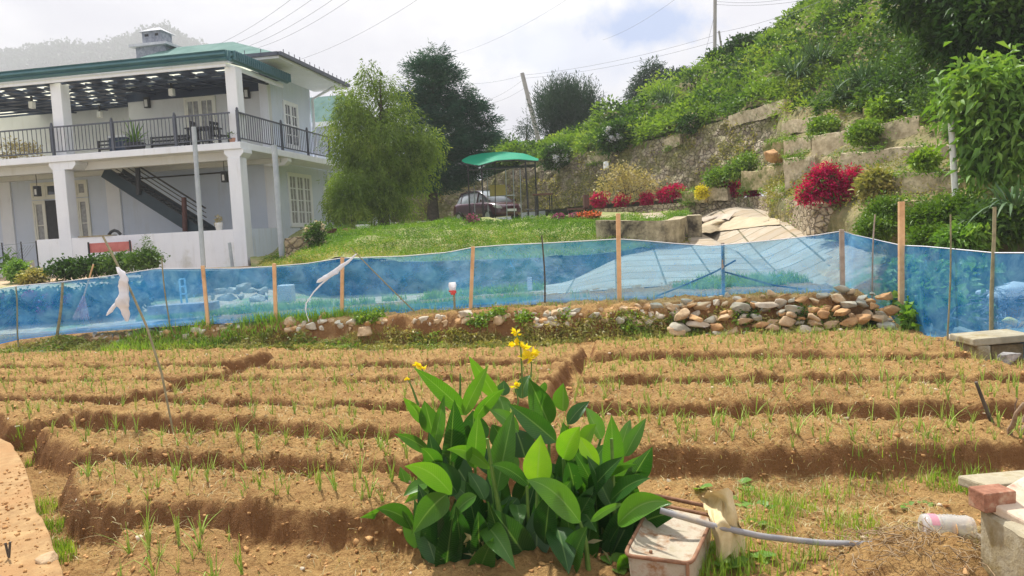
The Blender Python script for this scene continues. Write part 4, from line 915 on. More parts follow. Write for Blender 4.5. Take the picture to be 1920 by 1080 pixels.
# bank with block terraces
BANKM = mat('hill_earth', (.13, .13, .05), (.26, .23, .10), 2.0, .95, .9, 9, c3=(.34, .27, .13), scale3=1.1, cov3=.55, bdist=.08)
bk = [[(1440, 385, 21), (1520, 400, 18), (1620, 430, 15.0), (1760, 450, 13.0), (1940, 470, 11.8), (2150, 490, 11.3), (2900, 500, 10.7)],
      [(1440, 362, 21.8), (1520, 358, 18.8), (1620, 380, 16.1), (1760, 385, 14.3), (1940, 405, 12.8), (2150, 430, 12.2), (2900, 440, 11.6)],
      [(1455, 330, 22.4), (1520, 330, 19.6), (1620, 332, 17.1), (1760, 330, 15.2), (1940, 335, 13.6), (2150, 350, 12.8), (2900, 360, 12.2)],
      [(1460, 285, 23.2), (1520, 285, 20.6), (1620, 276, 18.6), (1760, 275, 16.4), (1940, 290, 14.5), (2150, 300, 13.5), (2900, 310, 12.9)],
      [(1460, 195, 24.7), (1560, 207, 21.8), (1650, 215, 19.6), (1760, 222, 17.3), (1940, 240, 15.2), (2150, 250, 14), (2900, 260, 13.4)]]
bkr = [PR(x) for x in bk]; bkr.insert(0, [np.array([p[0]*.96, p[1]*.96, -.15]) if i > 2 else np.array([p[0], p[1]-.2, p[2]-1.2]) for i, p in enumerate(bkr[0])])
_, BG_ = loft_obj('terraced_bank', bkr, 90, 12, BANKM, .10, 1.3, 'structure')
hl = [[(940, 300, 39), (1040, 300, 36.8), (1100, 284, 34), (1180, 271, 31.8), (1250, 255, 29.8), (1370, 221, 27), (1465, 192, 24.6), (1560, 207, 21.9), (1650, 215, 19.7), (1760, 222, 17.4), (1940, 240, 15.3), (2200, 250, 13.5), (2900, 260, 12.9)],
      [(940, 296, 41), (1040, 290, 39), (1100, 268, 36), (1180, 243, 34.5), (1250, 215, 33), (1370, 170, 31), (1465, 130, 29), (1560, 110, 26.5), (1650, 110, 23), (1760, 110, 19.5), (1940, 110, 16.5), (2200, 120, 14.5), (2900, 130, 13.9)],
      [(940, 292, 44), (1040, 284, 42), (1100, 255, 40), (1180, 215, 39), (1250, 178, 38), (1370, 118, 37), (1465, 66, 35), (1545, 5, 33), (1650, -70, 29), (1760, -170, 24), (1940, -260, 19), (2200, -300, 16), (2900, -300, 15.4)]]
rows = [PR(x) for x in hl]; rows.append([p+np.array([p[0]*.35, 9, -.6 if p[0] < 12 else 3.]) for p in rows[2]]); rows.append([p+np.array([4, 22, -8.]) for p in rows[3]])
_, HG = loft_obj('hillside', rows, 190, 18, BANKM, .40, .75, 'structure', seed=8)
r_ = np.random.default_rng(11)
def cover(name, g, n_cl, per, spread, ln, wd, m, u=(0, 1), v=(0, 1), thr=-9, sc=.5, sd_=4, off=.1, droop=.3, up=.6):
    p, nn = on_grid(g, n_cl, r_, *u, *v); k = fbm(p, sc, 3, sd_) > thr; p, nn = p[k], nn[k]; n = len(p)
    lift = r_.uniform(0, 1, n)[:, None]*off; c = p+nn*lift
    pos = np.repeat(c, per, 0)+r_.normal(size=(n*per, 3))*spread; dist = np.repeat(np.clip(p[:, 1]/24, .55, 1.6), per)
    dr = unit(np.repeat(nn, per, 0)*.6+rdirs(n*per)+np.array([0, 0, up])); V, F = leaf_cards(pos, dr, unit(rdirs(n*per)+np.array([0, -.4, 1.])), ln*dist*r_.uniform(.6, 1.3, n*per), wd*dist, droop=droop)
    patchy = np.clip(.5+.75*fbm(p, .45, 3, 77), 0, 1)
    tone = np.clip(np.repeat(patchy*.55+r_.uniform(0, 1, n)*.25, per)+r_.uniform(0, .25, n*per), 0, 1)
    return tag(patch(name, V, F, m, rnd=np.repeat(tone, 2)), kind='stuff')
def clumps(name, g, n, per, m, u, v, up=.35):
    # low domes of leaves, each dome of one tone, as scrub grows
    p, nn = on_grid(g, n, r_, *u, *v); sc_ = np.clip(p[:, 1]/24, .5, 1.5); rad = r_.uniform(.22, .62, n)*sc_; d = rdirs(n*per); d = d*np.sign((d*np.repeat(nn, per, 0)).sum(1))[:, None]
    rr = np.repeat(rad, per)[:, None]*r_.uniform(.6, 1, n*per)[:, None]; pos = np.repeat(p, per, 0)+d*rr*np.array([1, 1, .75]); ls = np.repeat(r_.uniform(.09, .20, n)*sc_, per)
    V, F = leaf_cards(pos, unit(d+rdirs(n*per)*.6+np.array([0, 0, up])), unit(d+rdirs(n*per)*.4), ls*r_.uniform(.7, 1.3, n*per), ls*np.repeat(r_.uniform(.25, .55, n), per), droop=.3)
    tone = np.clip(np.repeat(r_.uniform(0, 1, n), per)+r_.normal(size=n*per)*.12, 0, 1); return tag(patch(name, V, F, m, rnd=np.repeat(tone, 2)), kind='stuff')
cover('hillside_plants', HG, 7500, 8, .16, .17, .07, L_HILL, v=(0.0, .80), off=.22)
clumps('hillside_clumps', HG, 900, 85, L_HILL, (0, 1), (0, .70))
clumps('hillside_dark_clumps', HG, 300, 75, L_DARK, (0, 1), (0, .60), .0)
cover('lawn_cover', LG, 12000, 8, .05, .055, .04, L_LAWN, u=(.08, 1), v=(.12, .56), off=.05)
cover('lawn_straw', LG, 5200, 6, .07, .07, .02, L_WEED, u=(.08, 1), v=(.0, .30), off=.02)
cover('hillside_undergrowth', HG, 1600, 10, .18, .20, .10, L_DARK, v=(0.02, .55), thr=.12, sd_=14, off=.45)
cover('right_hill_plants', HG, 3800, 9, .12, .20, .08, L_MID, u=(.60, 1), v=(0, .5), off=.5)
cover('bank_moss', BG_, 5200, 6, .08, .09, .05, L_WEED, thr=.02, sd_=3, off=.06)
cover('bank_plants', BG_, 1500, 8, .09, .10, .05, L_HILL, thr=.2, sd_=9, off=.10)
# rough blocks
def rough_block(name, px0, py0, px1, py1, hpx, Y0, Y1, th, m, label, cat='terrace wall', seed=1, amp=.045, group=None):
    a, b = P(px0, py0, Y0), P(px1, py1, Y1); hh = hpx*(Y0+Y1)/2/FPX; e = b-a; n = max(4, int(np.linalg.norm(e)/.12)); d = np.array([e[0], e[1], 0]); d /= np.linalg.norm(d); bk_ = np.array([-d[1], d[0], 0]); bk_ = bk_ if bk_[1] > 0 else -bk_
    nh = max(3, int(hh/.12)); prof = [(0, -hh)]+[(0, -hh+hh*i/nh) for i in range(1, nh)]+[(.01, -.01), (.04, 0), (th-.04, 0), (th, -.05), (th, -hh)]
    t = np.linspace(0, 1, n+1); V = []
    for (o_, z) in prof: V.append(a+e*t[:, None]+bk_*o_+np.array([0, 0, z]))
    V = np.stack(V); mP = len(prof); Q = V.reshape(-1, 3); off = amp*fbm(Q, 2.6, 3, seed)[:, None]*np.array([.5, -1, .8]); Q = Q+off
    F = [tuple(x) for x in grid_faces(mP, n+1)]+[tuple(i*(n+1) for i in range(mP)), tuple(i*(n+1)+n for i in range(mP))[::-1]]
    me = D.meshes.new(name); me.from_pydata([tuple(v) for v in Q], [], [tuple(int(x) for x in f) for f in F]); me.update()
    return tag(put(name, me, m, None, Q.mean(0)), label, cat, group)
TW_ = [
 (1365, 217, 1468, 186, 24, 26.6, 24.2, BLOCK, 'grey concrete strip wall crowning the rubble wall, under the green slope'),
 (1100, 292, 1150, 284, 16, 33.2, 32.2, BLOCK, 'short pale concrete block on top of the rubble wall beside the white hydrangeas'),
 (1245, 262, 1275, 250, 20, 29.4, 28.6, BLOCK, 'small concrete block below the pinkish hydrangeas'),
 (1466, 228, 1530, 219, 25, 22.8, 21.6, BLOCK, 'concrete block wall just right of the rubble wall top'),
 (1618, 202, 1668, 200, 34, 19.6, 19.0, BLOCKB, 'pale upper block under the dark strap-leaved clumps'),
 (1520, 255, 1722, 217, 45, 20.2, 17.6, BLOCK, 'long beige terrace wall across the middle of the bank'),
 (1470, 296, 1527, 292, 62, 20.1, 19.3, BLOCK, 'tall grey rounded concrete block left of the big crimson shrub'),
 (1576, 286, 1716, 274, 48, 18.2, 16.6, BLOCK, 'stained terrace wall above the big crimson shrub'),
 (1719, 272, 1808, 270, 48, 16.3, 15.5, BLOCK, 'pale square block behind the white post'),
 (1812, 280, 1856, 286, 26, 15.3, 15.0, BLOCKB, 'small tan block right of the white post'),
 (1608, 334, 1686, 326, 46, 16.6, 15.7, BLOCK, 'grey block right of the big crimson shrub'),
 (1688, 325, 1786, 323, 48, 15.3, 14.5, BLOCK, 'mottled block left of the foot of the white post'),
 (1804, 327, 1908, 311, 50, 14.4, 13.4, BLOCKB, 'brown terrace block right of the foot of the white post'),
 (1685, 374, 1762, 377, 38, 14.6, 13.9, BLOCKB, 'lowest mossy block above the tall orange stake'),
 (1388, 322, 1428, 318, 36, 23.6, 22.8, BLOCKB, 'squat mossy block on the low wall between two crimson shrubs'),
 (1428, 314, 1472, 310, 44, 22.4, 21.4, BLOCKB, 'mossy tan block left of the tall grey rounded block'),
 (1328, 351, 1364, 350, 26, 24.8, 24.4, BLOCK, 'concrete trough between the yellow and the crimson shrub'),
 (1278, 359, 1322, 356, 22, 25.6, 25.0, BLOCKB, 'pale trough behind the yellow flowers'),
 (1450, 352, 1492, 354, 26, 20.8, 20.0, BLOCK, 'pair of pale kerb blocks on the corner of the low wall'),
 (1430, 270, 1500, 256, 34, 22.8, 21.9, BLOCKB, 'yellowed mossy block below the top corner of the rubble wall'),
 (1700, 445, 1800, 450, 40, 13.6, 13.0, BLOCKB, 'low mossy edging wall behind the tall orange stake'),
 (1530, 297, 1580, 292, 40, 19.4, 18.4, BLOCKB, 'mossy block between the orange boulder and the tall grey rounded block'),
 (1650, 236, 1716, 226, 20, 18.9, 17.9, BLOCKB, 'thin mossy course above the long beige terrace wall'),
 (1722, 238, 1800, 236, 34, 17.3, 16.2, BLOCKB, 'shaded block under the dark tree, right of the long beige wall'),
 (1470, 262, 1520, 256, 30, 21.9, 20.9, BLOCK, 'pale block left of the long beige terrace wall'),
 (1560, 332, 1606, 336, 30, 17.9, 17.2, BLOCKB, 'mossy block hidden behind the big crimson shrub'),
 (1612, 378, 1684, 374, 40, 15.9, 15.0, BLOCKB, 'mossy kerb block behind the feathery shrub'),
 (1762, 372, 1850, 368, 34, 14.2, 13.4, BLOCKB, 'low mossy kerb block right of the foot of the white post')]
fr = []
for i, (a, b, c, d, h_, y0, y1, m_, lb_) in enumerate(TW_):
    rough_block('terrace_block', a, b, c, d, h_, y0, y1, .45, m_, lb_, seed=i+3)
    for (x0_, yy0, x1_, yy1, nn_) in ((a, b, c, d, 26), (a, b+h_, c, d+h_, 30)):
        for k in range(nn_):
            t = r_.uniform(); q = P(x0_+(x1_-x0_)*t, yy0+(yy1-yy0)*t+r_.normal()*1.5, y0+(y1-y0)*t-.03); fr.append(q)
fr = np.array(fr); fr = fr[fbm(fr, 1.6, 3, 61) > -.15]; n_ = len(fr)*9; pos = np.repeat(fr, 9, 0)+r_.normal(size=(n_, 3))*np.array([.09, .03, .045])
V, F = leaf_cards(pos, unit(rdirs(n_)+np.array([0, -.3, .5])), rdirs(n_), r_.uniform(.04, .12, n_), .035, droop=.4); tag(patch('terrace_weeds', V, F, L_HILL, rnd=np.repeat(r_.uniform(.1, .9, n_), 2)), kind='stuff')
def rock(name, px, py, Y, rx, ry, rz, seed, m_, label, cat='rock', group=None, base=None, sink=.0, pos=None):
    V, F = rock_shape(seed, base); c = P(px, py, Y) if pos is None else np.array(pos, float); a = seed*1.7; V = V*np.array([rx, ry, rz]); V = np.stack([V[:, 0]*math.cos(a)*1-V[:, 1]*math.sin(a)*.3, V[:, 0]*math.sin(a)*.3+V[:, 1], V[:, 2]], -1)
    return tag(patch(name, V+c, F, m_, origin=c, smooth=False), label, cat, group)
rock('boulder', 1553, 312, 19, .34, .3, .20, 5, ROCKS[2], 'orange boulder above the left side of the big crimson shrub'); rock('boulder', 1450, 292, 21.8, .50, .4, .26, 6, ROCKS[2], 'ochre boulder left of the tall grey rounded block')
# misty wooded hill far behind the house, and low land beyond
hr = [(-420, 120), (-300, 100), (-100, 118), (0, 118), (60, 112), (130, 106), (190, 112), (230, 98), (265, 80), (310, 72), (350, 92), (420, 120), (520, 175), (650, 260), (800, 330), (1000, 400)]
HM = mat('far_hill', (.05, .09, .05), (.08, .13, .07), .05, .95); rows = []
for f_, yy in ((0.0, 500), (.55, 640), (.93, 760), (1.0, 800)):
    rw = []
    for x, y in hr: q = P(x, y, 800); rw.append(np.array([q[0]*yy/800, yy, -1+(q[2]-4)*f_]))
    rows.append(rw)
_, FG = loft_obj('hills', rows, 160, 10, HM, 4.0, .04, 'structure')
r_ = np.random.default_rng(21); p, nn = on_grid(FG, 1700, r_, .3, 1, .55, 1.0); bl = [(q[0], q[1], q[2]+r_.uniform(2, 8), 6.2, 6.2, r_.uniform(6, 12.5)) for q in p]
V, F, t = clumped_leaves(bl, 14000, 5, 2.0, 4.1, 3.0); tag(patch('hill_forest', V, F, L_FAR, rnd=t), kind='stuff')
import bmesh
bm = bmesh.new(); bm.from_mesh(pvs.data)
bmesh.ops.delete(bm, geom=[f for f in bm.faces if (lambda c: c.x/c.y > .425 or c.x/c.y < .02)(f.calc_center_median())], context='FACES'); bm.to_mesh(pvs.data); bm.free()
# ------------------------------------------------------------ trees and shrubs
def pblobs(lst, Y, sq=.9):
    """(px, py, radius in px, depth offset) -> ellipsoids in metres"""
    out = []
    for b in lst:
        x, y, r0 = b[:3]; dy = b[3] if len(b) > 3 else 0; ry = b[4] if len(b) > 4 else r0; c = P(x, y, Y+dy); s = (Y+dy)/FPX; out.append((*c, r0*s, r0*s*sq, ry*s))
    return out
def split_blobs(B, n, fr, rs):
    # smaller branch masses over the shell of each big one, so gaps and shaded hollows form
    out = []
    for b in B:
        for d in unit(rs.normal(size=(n, 3))): out.append((b[0]+d[0]*b[3]*.78, b[1]+d[1]*b[4]*.78, b[2]+d[2]*b[5]*.78, b[3]*fr, b[4]*fr, b[5]*fr*1.05))
    return out
def trunk_limbs(base, top, r0, blobs, g, m_=BARK, bend=.1, n_l=None, seed=1, curve=None):
    r_ = np.random.default_rng(seed); base = np.array(base); top = np.array(top); k = 7; t = np.linspace(0, 1, k)[:, None]; pts = base+(top-base)*t+np.concatenate([r_.normal(size=(k, 2))*bend*np.sin(t*3.14), np.zeros((k, 1))], 1)
    mb = MB(); rad = r0*(1-.85*t[:, 0]); rad[0] *= 1.35; mb.tube(pts, rad, 10); tr = mb.build('trunk', m_, g); mb = MB(); B = blobs[:n_l] if n_l else blobs
    for b in B:
        c = np.array(b[:3]); f = np.clip((c[2]-base[2])/(top[2]-base[2])*.75, .22, .92); s = base+(top-base)*f
        mid = (s+c)/2+np.array([0, 0, .12*np.linalg.norm(c-s)]); mb.tube([s, mid, c], [r0*(1-.8*f)*.55, r0*.22, r0*.05], 6)
    mb.build('limb', m_, tr); return tr
def hang(blobs, n, per, step, ln, wd, dirv=(0, 0, -1.), sway=.25, outk=.35):
    """strands of narrow leaves that leave the blob outward and then fall (or rise)"""
    c, d, k = crown_pts(blobs, n); dirv = np.array(dirv); o = unit(d*np.array([1, 1, .3])); pos = []; dr = []
    sw = rng.normal(size=(n, 3))*sway
    cur = c.copy()
    for i in range(per):
        v = unit(o*outk*(1-i/per)*2+dirv*(.3+i/per)+sw); cur = cur+v*step; pos.append(cur.copy()); dr.append(v)
    pos = np.concatenate(pos); dr = np.concatenate(dr); m_ = len(pos); q = unit(dr+rdirs(m_)*.75); V, F = leaf_cards(pos+rng.normal(size=(m_, 3))*step*.35, q, rdirs(m_), ln*rng.uniform(.6, 1.2, m_), wd)
    bt = rng.uniform(0, 1, len(blobs))[k]; tone = np.clip(np.tile(bt*.55+rng.uniform(0, .25, n), per)+rng.uniform(0, .22, m_), 0, 1); return V, F, np.repeat(tone, 2)
# weeping tree
g = thing('weeping_tree', P(700, 424, 25.5), 'large weeping yellow-green tree beside the house balcony', 'tree')
B = pblobs([(690, 135, 22, 0, 30), (675, 190, 50), (735, 195, 48, .5), (650, 240, 42), (712, 250, 68), (775, 255, 40, .6), (640, 300, 34, -.2), (700, 315, 62), (758, 320, 44, .5), (798, 262, 24, .5), (690, 370, 42), (745, 365, 36, .4), (645, 350, 28, -.3), (775, 300, 34, .4)], 25.5)
trunk_limbs(P(722, 424, 25.7), P(712, 150, 25.5), .13, B, g, seed=3); tr2 = MB(); tr2.tube([P(715, 424, 25.4), P(707, 330, 25.4), P(690, 240, 25.4)], [.10, .08, .04], 8); tr2.build('trunk', BARK, g)
B = [(b[0]*1.0+.04*(B[5][0]-b[0]), b[1], b[2], b[3]*.88, b[4]*.88, b[5]*.95) for b in B]; SB = split_blobs(B, 7, .36, np.random.default_rng(5)); V, F, t = hang(SB, 4300, 10, .075, .17, .028, sway=.3, outk=.2); V2, F2, t2 = clumped_leaves(B, 500, 6, .1, .17, .04, droop=.8); t2 = t2*.5; V, F, t = join_np([(V, F, t), (V2, F2, t2)]); patch('crown', V, F, L_WILLOW, g, rnd=t)
g = thing('young_tree', P(660, 424, 24.2), 'small yellowish sapling under the weeping tree, beside the house', 'tree'); B = pblobs([(655, 345, 34, 0, 30), (650, 385, 32, 0, 26), (668, 405, 22, 0, 18), (632, 370, 20)], 24.2)
mb = MB(); mb.tube([P(662, 428, 24.2), P(660, 380, 24.2), P(654, 345, 24.2)], [.05, .04, .02], 6); mb.build('trunk', BARK, g); V, F, t = hang(B, 1300, 7, .06, .14, .03); patch('crown', V, F, L_WILLOW, g, rnd=np.clip(t+.12, 0, 1))
# dark conifer

CFY = 33.5
g = thing('conifer', P(811, 424, CFY), 'dark blue-green conifer behind the weeping tree', 'tree')
B = pblobs([(815, 112, 22, 0, 18), (800, 140, 34, 0, 22), (828, 150, 28, 0, 20), (790, 172, 34, 0, 20), (848, 185, 30, 0, 18), (800, 205, 44, 0, 22), (878, 212, 34, 0, 16), (905, 232, 20, 0, 12), (840, 228, 40, 0, 22), (895, 262, 30, 0, 17), (850, 268, 46, 0, 24), (790, 262, 36, .3, 26), (878, 295, 30, 0, 15), (835, 310, 46, 0, 24), (785, 318, 34, .3, 24), (868, 328, 34, 0, 20), (815, 348, 40, 0, 16), (775, 352, 26, .2, 14)], CFY)
trunk_limbs(P(812, 426, CFY), P(812, 108, CFY), .25, B, g, bend=.05, seed=5)
SB = split_blobs(B, 9, .55, np.random.default_rng(6)); n = 12500; c, d, k = crown_pts(SB, n); btc = rng.uniform(0, 1, len(SB))[k]; per = 8; Vp = []
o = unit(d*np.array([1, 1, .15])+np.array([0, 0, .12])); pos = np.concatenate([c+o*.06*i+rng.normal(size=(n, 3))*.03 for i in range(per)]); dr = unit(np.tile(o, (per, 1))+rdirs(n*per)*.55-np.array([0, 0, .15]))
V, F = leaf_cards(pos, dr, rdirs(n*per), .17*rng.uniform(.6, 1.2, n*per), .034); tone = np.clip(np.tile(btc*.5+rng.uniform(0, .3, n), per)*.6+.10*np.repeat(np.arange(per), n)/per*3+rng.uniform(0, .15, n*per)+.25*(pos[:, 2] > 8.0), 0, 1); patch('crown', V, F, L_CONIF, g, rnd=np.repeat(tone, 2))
# brushy tree on the skyline
def brush_tree(name, label, base, top, r0, B, n, per, step, ln, wd, m_, dirv, g_=None, mt=BARK):
    g = thing(name, base, label, 'tree'); mb = MB(); mb.tube([base, (np.array(base)+top)/2, top], [r0, r0*.7, r0*.3], 7); tr = mb.build('trunk', mt, g)
    V, F, t = hang(B, n, per, step, ln, wd, dirv=dirv, outk=.25); patch('crown', V, F, m_, g, rnd=t)
brush_tree('brushy_tree', 'round grey-green tree with wispy upright tips beside the leaning pole', P(1064, 285, 42), P(1066, 200, 42), .16, pblobs([(1065, 232, 42, 0, 36), (1045, 205, 26, 0, 22), (1088, 205, 24, 0, 22), (1062, 258, 30, 0, 24), (1030, 225, 16, 0, 20), (1100, 225, 14, 0, 20), (1050, 190, 14, 0, 14), (1078, 188, 12, 0, 14)], 42), 2300, 10, .12, .24, .04, L_FAR, (0, 0, 1.))
brush_tree('skyline_conifer', 'ragged dark conifer on the skyline of the slope', P(1208, 215, 50), P(1225, 118, 50), .2, pblobs([(1224, 125, 9, 0, 12), (1218, 145, 18, 0, 10), (1240, 150, 12, 0, 8), (1208, 165, 20, 0, 10), (1236, 165, 16, 0, 8), (1200, 188, 20, 0, 14)], 50), 1500, 6, .12, .26, .06, L_FAR, (0, 0, -.3))
brush_tree('skyline_shrub', 'low dark bush on the skyline right of the ragged conifer', P(1280, 165, 46), P(1280, 148, 46), .1, pblobs([(1270, 152, 18, 0, 9), (1292, 150, 14, 0, 8)], 46), 700, 6, .1, .22, .06, L_FAR, (0, 0, .2))
brush_tree('thin_tree', 'thin pale tree left of the foot of the leaning pole', P(988, 272, 52), P(986, 232, 52), .09, pblobs([(985, 238, 9, 0, 12), (996, 240, 6, 0, 10)], 52), 160, 5, .12, .22, .05, L_FAR, (0, 0, -.6))
brush_tree('round_tree', 'dark green rounded tree behind the green canopy', P(948, 330, 42), P(948, 280, 42), .14, pblobs([(945, 290, 26, 0, 26), (955, 320, 24, 0, 24), (935, 318, 18)], 42), 1600, 6, .10, .20, .06, L_DARK, (0, 0, .1))
# shrubs on the hillside
def shrub(label, blobs, n, per, sp, ln, wd, m_, name='shrub', cat='shrub', group=None, droop=.2, base=None, bloom=None, up=.3):
    b0 = np.array(blobs); base = np.array([b0[:, 0].mean(), b0[:, 1].mean(), (b0[:, 2]-b0[:, 5]).min()]) if base is None else base
    g = thing(name, base, label, cat, group); mb = MB()
    for b in blobs: mb.tube([base, (base+np.array(b[:3]))/2+np.array([.02, 0, 0]), np.array(b[:3])], [.025, .02, .008], 5)
    mb.build('stem', BARK, g); V, F, t = clumped_leaves(blobs, n, per, sp, ln, wd, droop=droop, upb=up); patch('foliage', V, F, m_, g, rnd=t)
    if m_ is L_RED:
        V, F, t = clumped_leaves(blobs, max(6, n//7), per, sp, ln, wd, droop=droop); patch('green_leaves', V, F, L_MID, g, rnd=t)
    if bloom:
        nb, rad, bm = bloom; c, d, k = crown_pts(blobs, nb); c = c+d*.06; c = c[c[:, 1] < b0[:, 1].mean()+.15] if nb < 30 else c
        for q in c:
            V, F, t = clumped_leaves([(*q, rad, rad, rad)], 34, 3, rad*.2, rad*.55, rad*.5); patch('bloom', V, F, bm, g, rnd=t)
    return g
for (x, y, r0, Y, lb) in ((1352, 118, 22, 36, 'dark shrub at the foot of the tall pole on the ridge'), (1395, 98, 30, 35.5, 'dark rounded shrub on the ridge right of the tall pole'), (1448, 88, 34, 34.5, 'broad dark shrub over the bare earth patch on the ridge'), (1500, 58, 34, 33.5, 'tall dark shrub higher up the ridge, left of the hilltop')):
    shrub(lb, pblobs([(x, y, r0, 0, r0*.75), (x+r0*.6, y-6, r0*.6, .4)], Y), 700, 7, .16, .22, .11, L_DARK)
for (x, y, Y, s, lb) in ((1495, 150, 26.2, 1.5, 'large strap-leaved clump on the slope left of the other one'), (1535, 120, 26, 1.4, 'strap-leaved clump highest on the slope'), (1592, 185, 22.4, 1.3, 'strap-leaved clump hanging over the upper block'), (1250, 195, 33.2, 1.2, 'strap-leaved clump on the middle of the left slope'), (1620, 160, 22, 1.2, 'strap-leaved clump right of the hanging one'), (1655, 170, 21, .9, 'small strap-leaved clump nearest the large-leaved shrub')):
    c = P(x, y-3, Y-.9); g = thing('strap_leaf_plant', c, lb, 'plant', 'strap-leaved clumps on the slope'); V, F, t = straps(c, 170, s*.85, .05, up=1.25, spread=.35); patch('foliage', V, F, L_STRAP, g, rnd=t)
# hydrangeas
shrub('hydrangea bush with white blooms on top of the rubble wall', pblobs([(1148, 262, 24, 0, 22), (1160, 248, 16)], 31.6), 420, 6, .12, .17, .10, L_DARK, 'hydrangea', bloom=(13, .13, L_HYD))
shrub('hydrangea bush with large white blooms beside the green canopy', pblobs([(1045, 292, 22, 0, 18), (1030, 300, 12)], 34.5), 320, 6, .12, .17, .10, L_DARK, 'hydrangea', bloom=(13, .15, L_HYD))
shrub('low hydrangea with pinkish blooms high on the rubble wall', pblobs([(1292, 232, 18, 0, 12)], 28.2), 160, 6, .10, .15, .09, L_DARK, 'hydrangea', bloom=(7, .12, L_PALE))
# crimson shrubs
for (x, y, r0, ry, Y, nn_, lb) in ((1540, 352, 32, 28, 16.9, 520, 0), (1580, 340, 28, 26, 16.9, 0, 0)): pass
shrub('big crimson shrub on the end of the low stone wall', pblobs([(1522, 360, 18, 0, 17), (1545, 345, 22, 0, 20), (1567, 352, 24, .1, 24), (1592, 338, 15, 0, 17), (1540, 326, 12, 0, 10), (1585, 362, 18, 0, 15), (1512, 368, 12, 0, 10), (1598, 326, 9, .1, 9), (1562, 322, 9, 0, 8), (1530, 335, 12, .1, 10)], 16.7), 1000, 7, .07, .11, .035, L_RED, 'crimson_shrub')
for (x, y, r0, Y, lb) in ((1124, 374, 13, 27.9, 'crimson shrub nearest the wooden seat'), (1166, 375, 10, 27.5, 'crimson shrub second from the wooden seat, behind the dry plant'), (1213, 372, 9, 27.0, 'crimson shrub right of the dry plant, third in the row'), (1250, 364, 14, 26.5, 'taller crimson shrub in the row, left of the yellow flowers'), (1268, 357, 9, 26.3, 'small upright crimson tuft on the right of the taller one'), (1370, 355, 16, 24.9, 'rounded crimson shrub right of the concrete trough'), (1412, 357, 11, 24.0, 'darker crimson shrub under the squat mossy block')):
    shrub(lb, pblobs([(x-r0*.45, y+2, r0*.62, 0, r0*.55), (x+r0*.35, y-r0*.2, r0*.6, .1, r0*.6), (x+r0*.1, y+r0*.25, r0*.75, -.1, r0*.5), (x+r0*.8, y-r0*.45, r0*.3, .1, r0*.3)], Y), int(22*r0), 6, .07, .12, .035, L_RED, 'crimson_shrub', group='crimson shrubs on the low wall')
shrub('yellow flowering bush on the low stone wall', pblobs([(1315, 361, 10, 0, 9)], 24.6), 150, 6, .05, .09, .05, L_YEL, 'yellow_shrub')
shrub('tall dry cream-leaved plant in front of the rubble wall', pblobs([(1140, 345, 14, 0, 20), (1180, 340, 26, 0, 24), (1215, 345, 16, 0, 18), (1160, 320, 12)], 27), 300, 5, .16, .14, .05, L_DRY, 'dry_shrub')
for (x, y, Y, nm, mm_, lb) in ((1045, 408, 23.2, 'flower_patch', L_PURP, 'purple flowers at the lawn edge below the bar table'), (1075, 408, 23.2, 'flower_patch', L_PURP, 'dark purple flowers at the lawn edge below the seat'), (1092, 406, 23.0, 'flower_patch', L_ORG, 'orange-red flowers at the lawn edge below the seat'), (1110, 404, 23.0, 'flower_patch', L_ORG, 'orange flowers beside the planter wall'), (880, 413, 22.6, 'flower_patch', L_PURP, 'small pink flowers at the lawn edge in front of the car')):
    g = shrub(lb, pblobs([(x, y, 9, 0, 5), (x+9, y, 7, 0, 4)], Y), 60, 6, .06, .08, .04, L_DARK, nm, 'flowers', group='flowers along the lawn edge'); B = pblobs([(x, y-1, 9, -.1, 5), (x+9, y-1, 7, -.1, 4)], Y); V, F, t = clumped_leaves(B, 50, 4, .04, .07, .06); patch('bloom', V, F, mm_, g, rnd=t)
shrub('pale peach flowering bush on the stone pier', pblobs([(592, 438, 18, 0, 17), (600, 428, 10)], 20.4), 200, 6, .06, .09, .05, L_MID, 'flowering_bush', bloom=(24, .05, L_PALE))
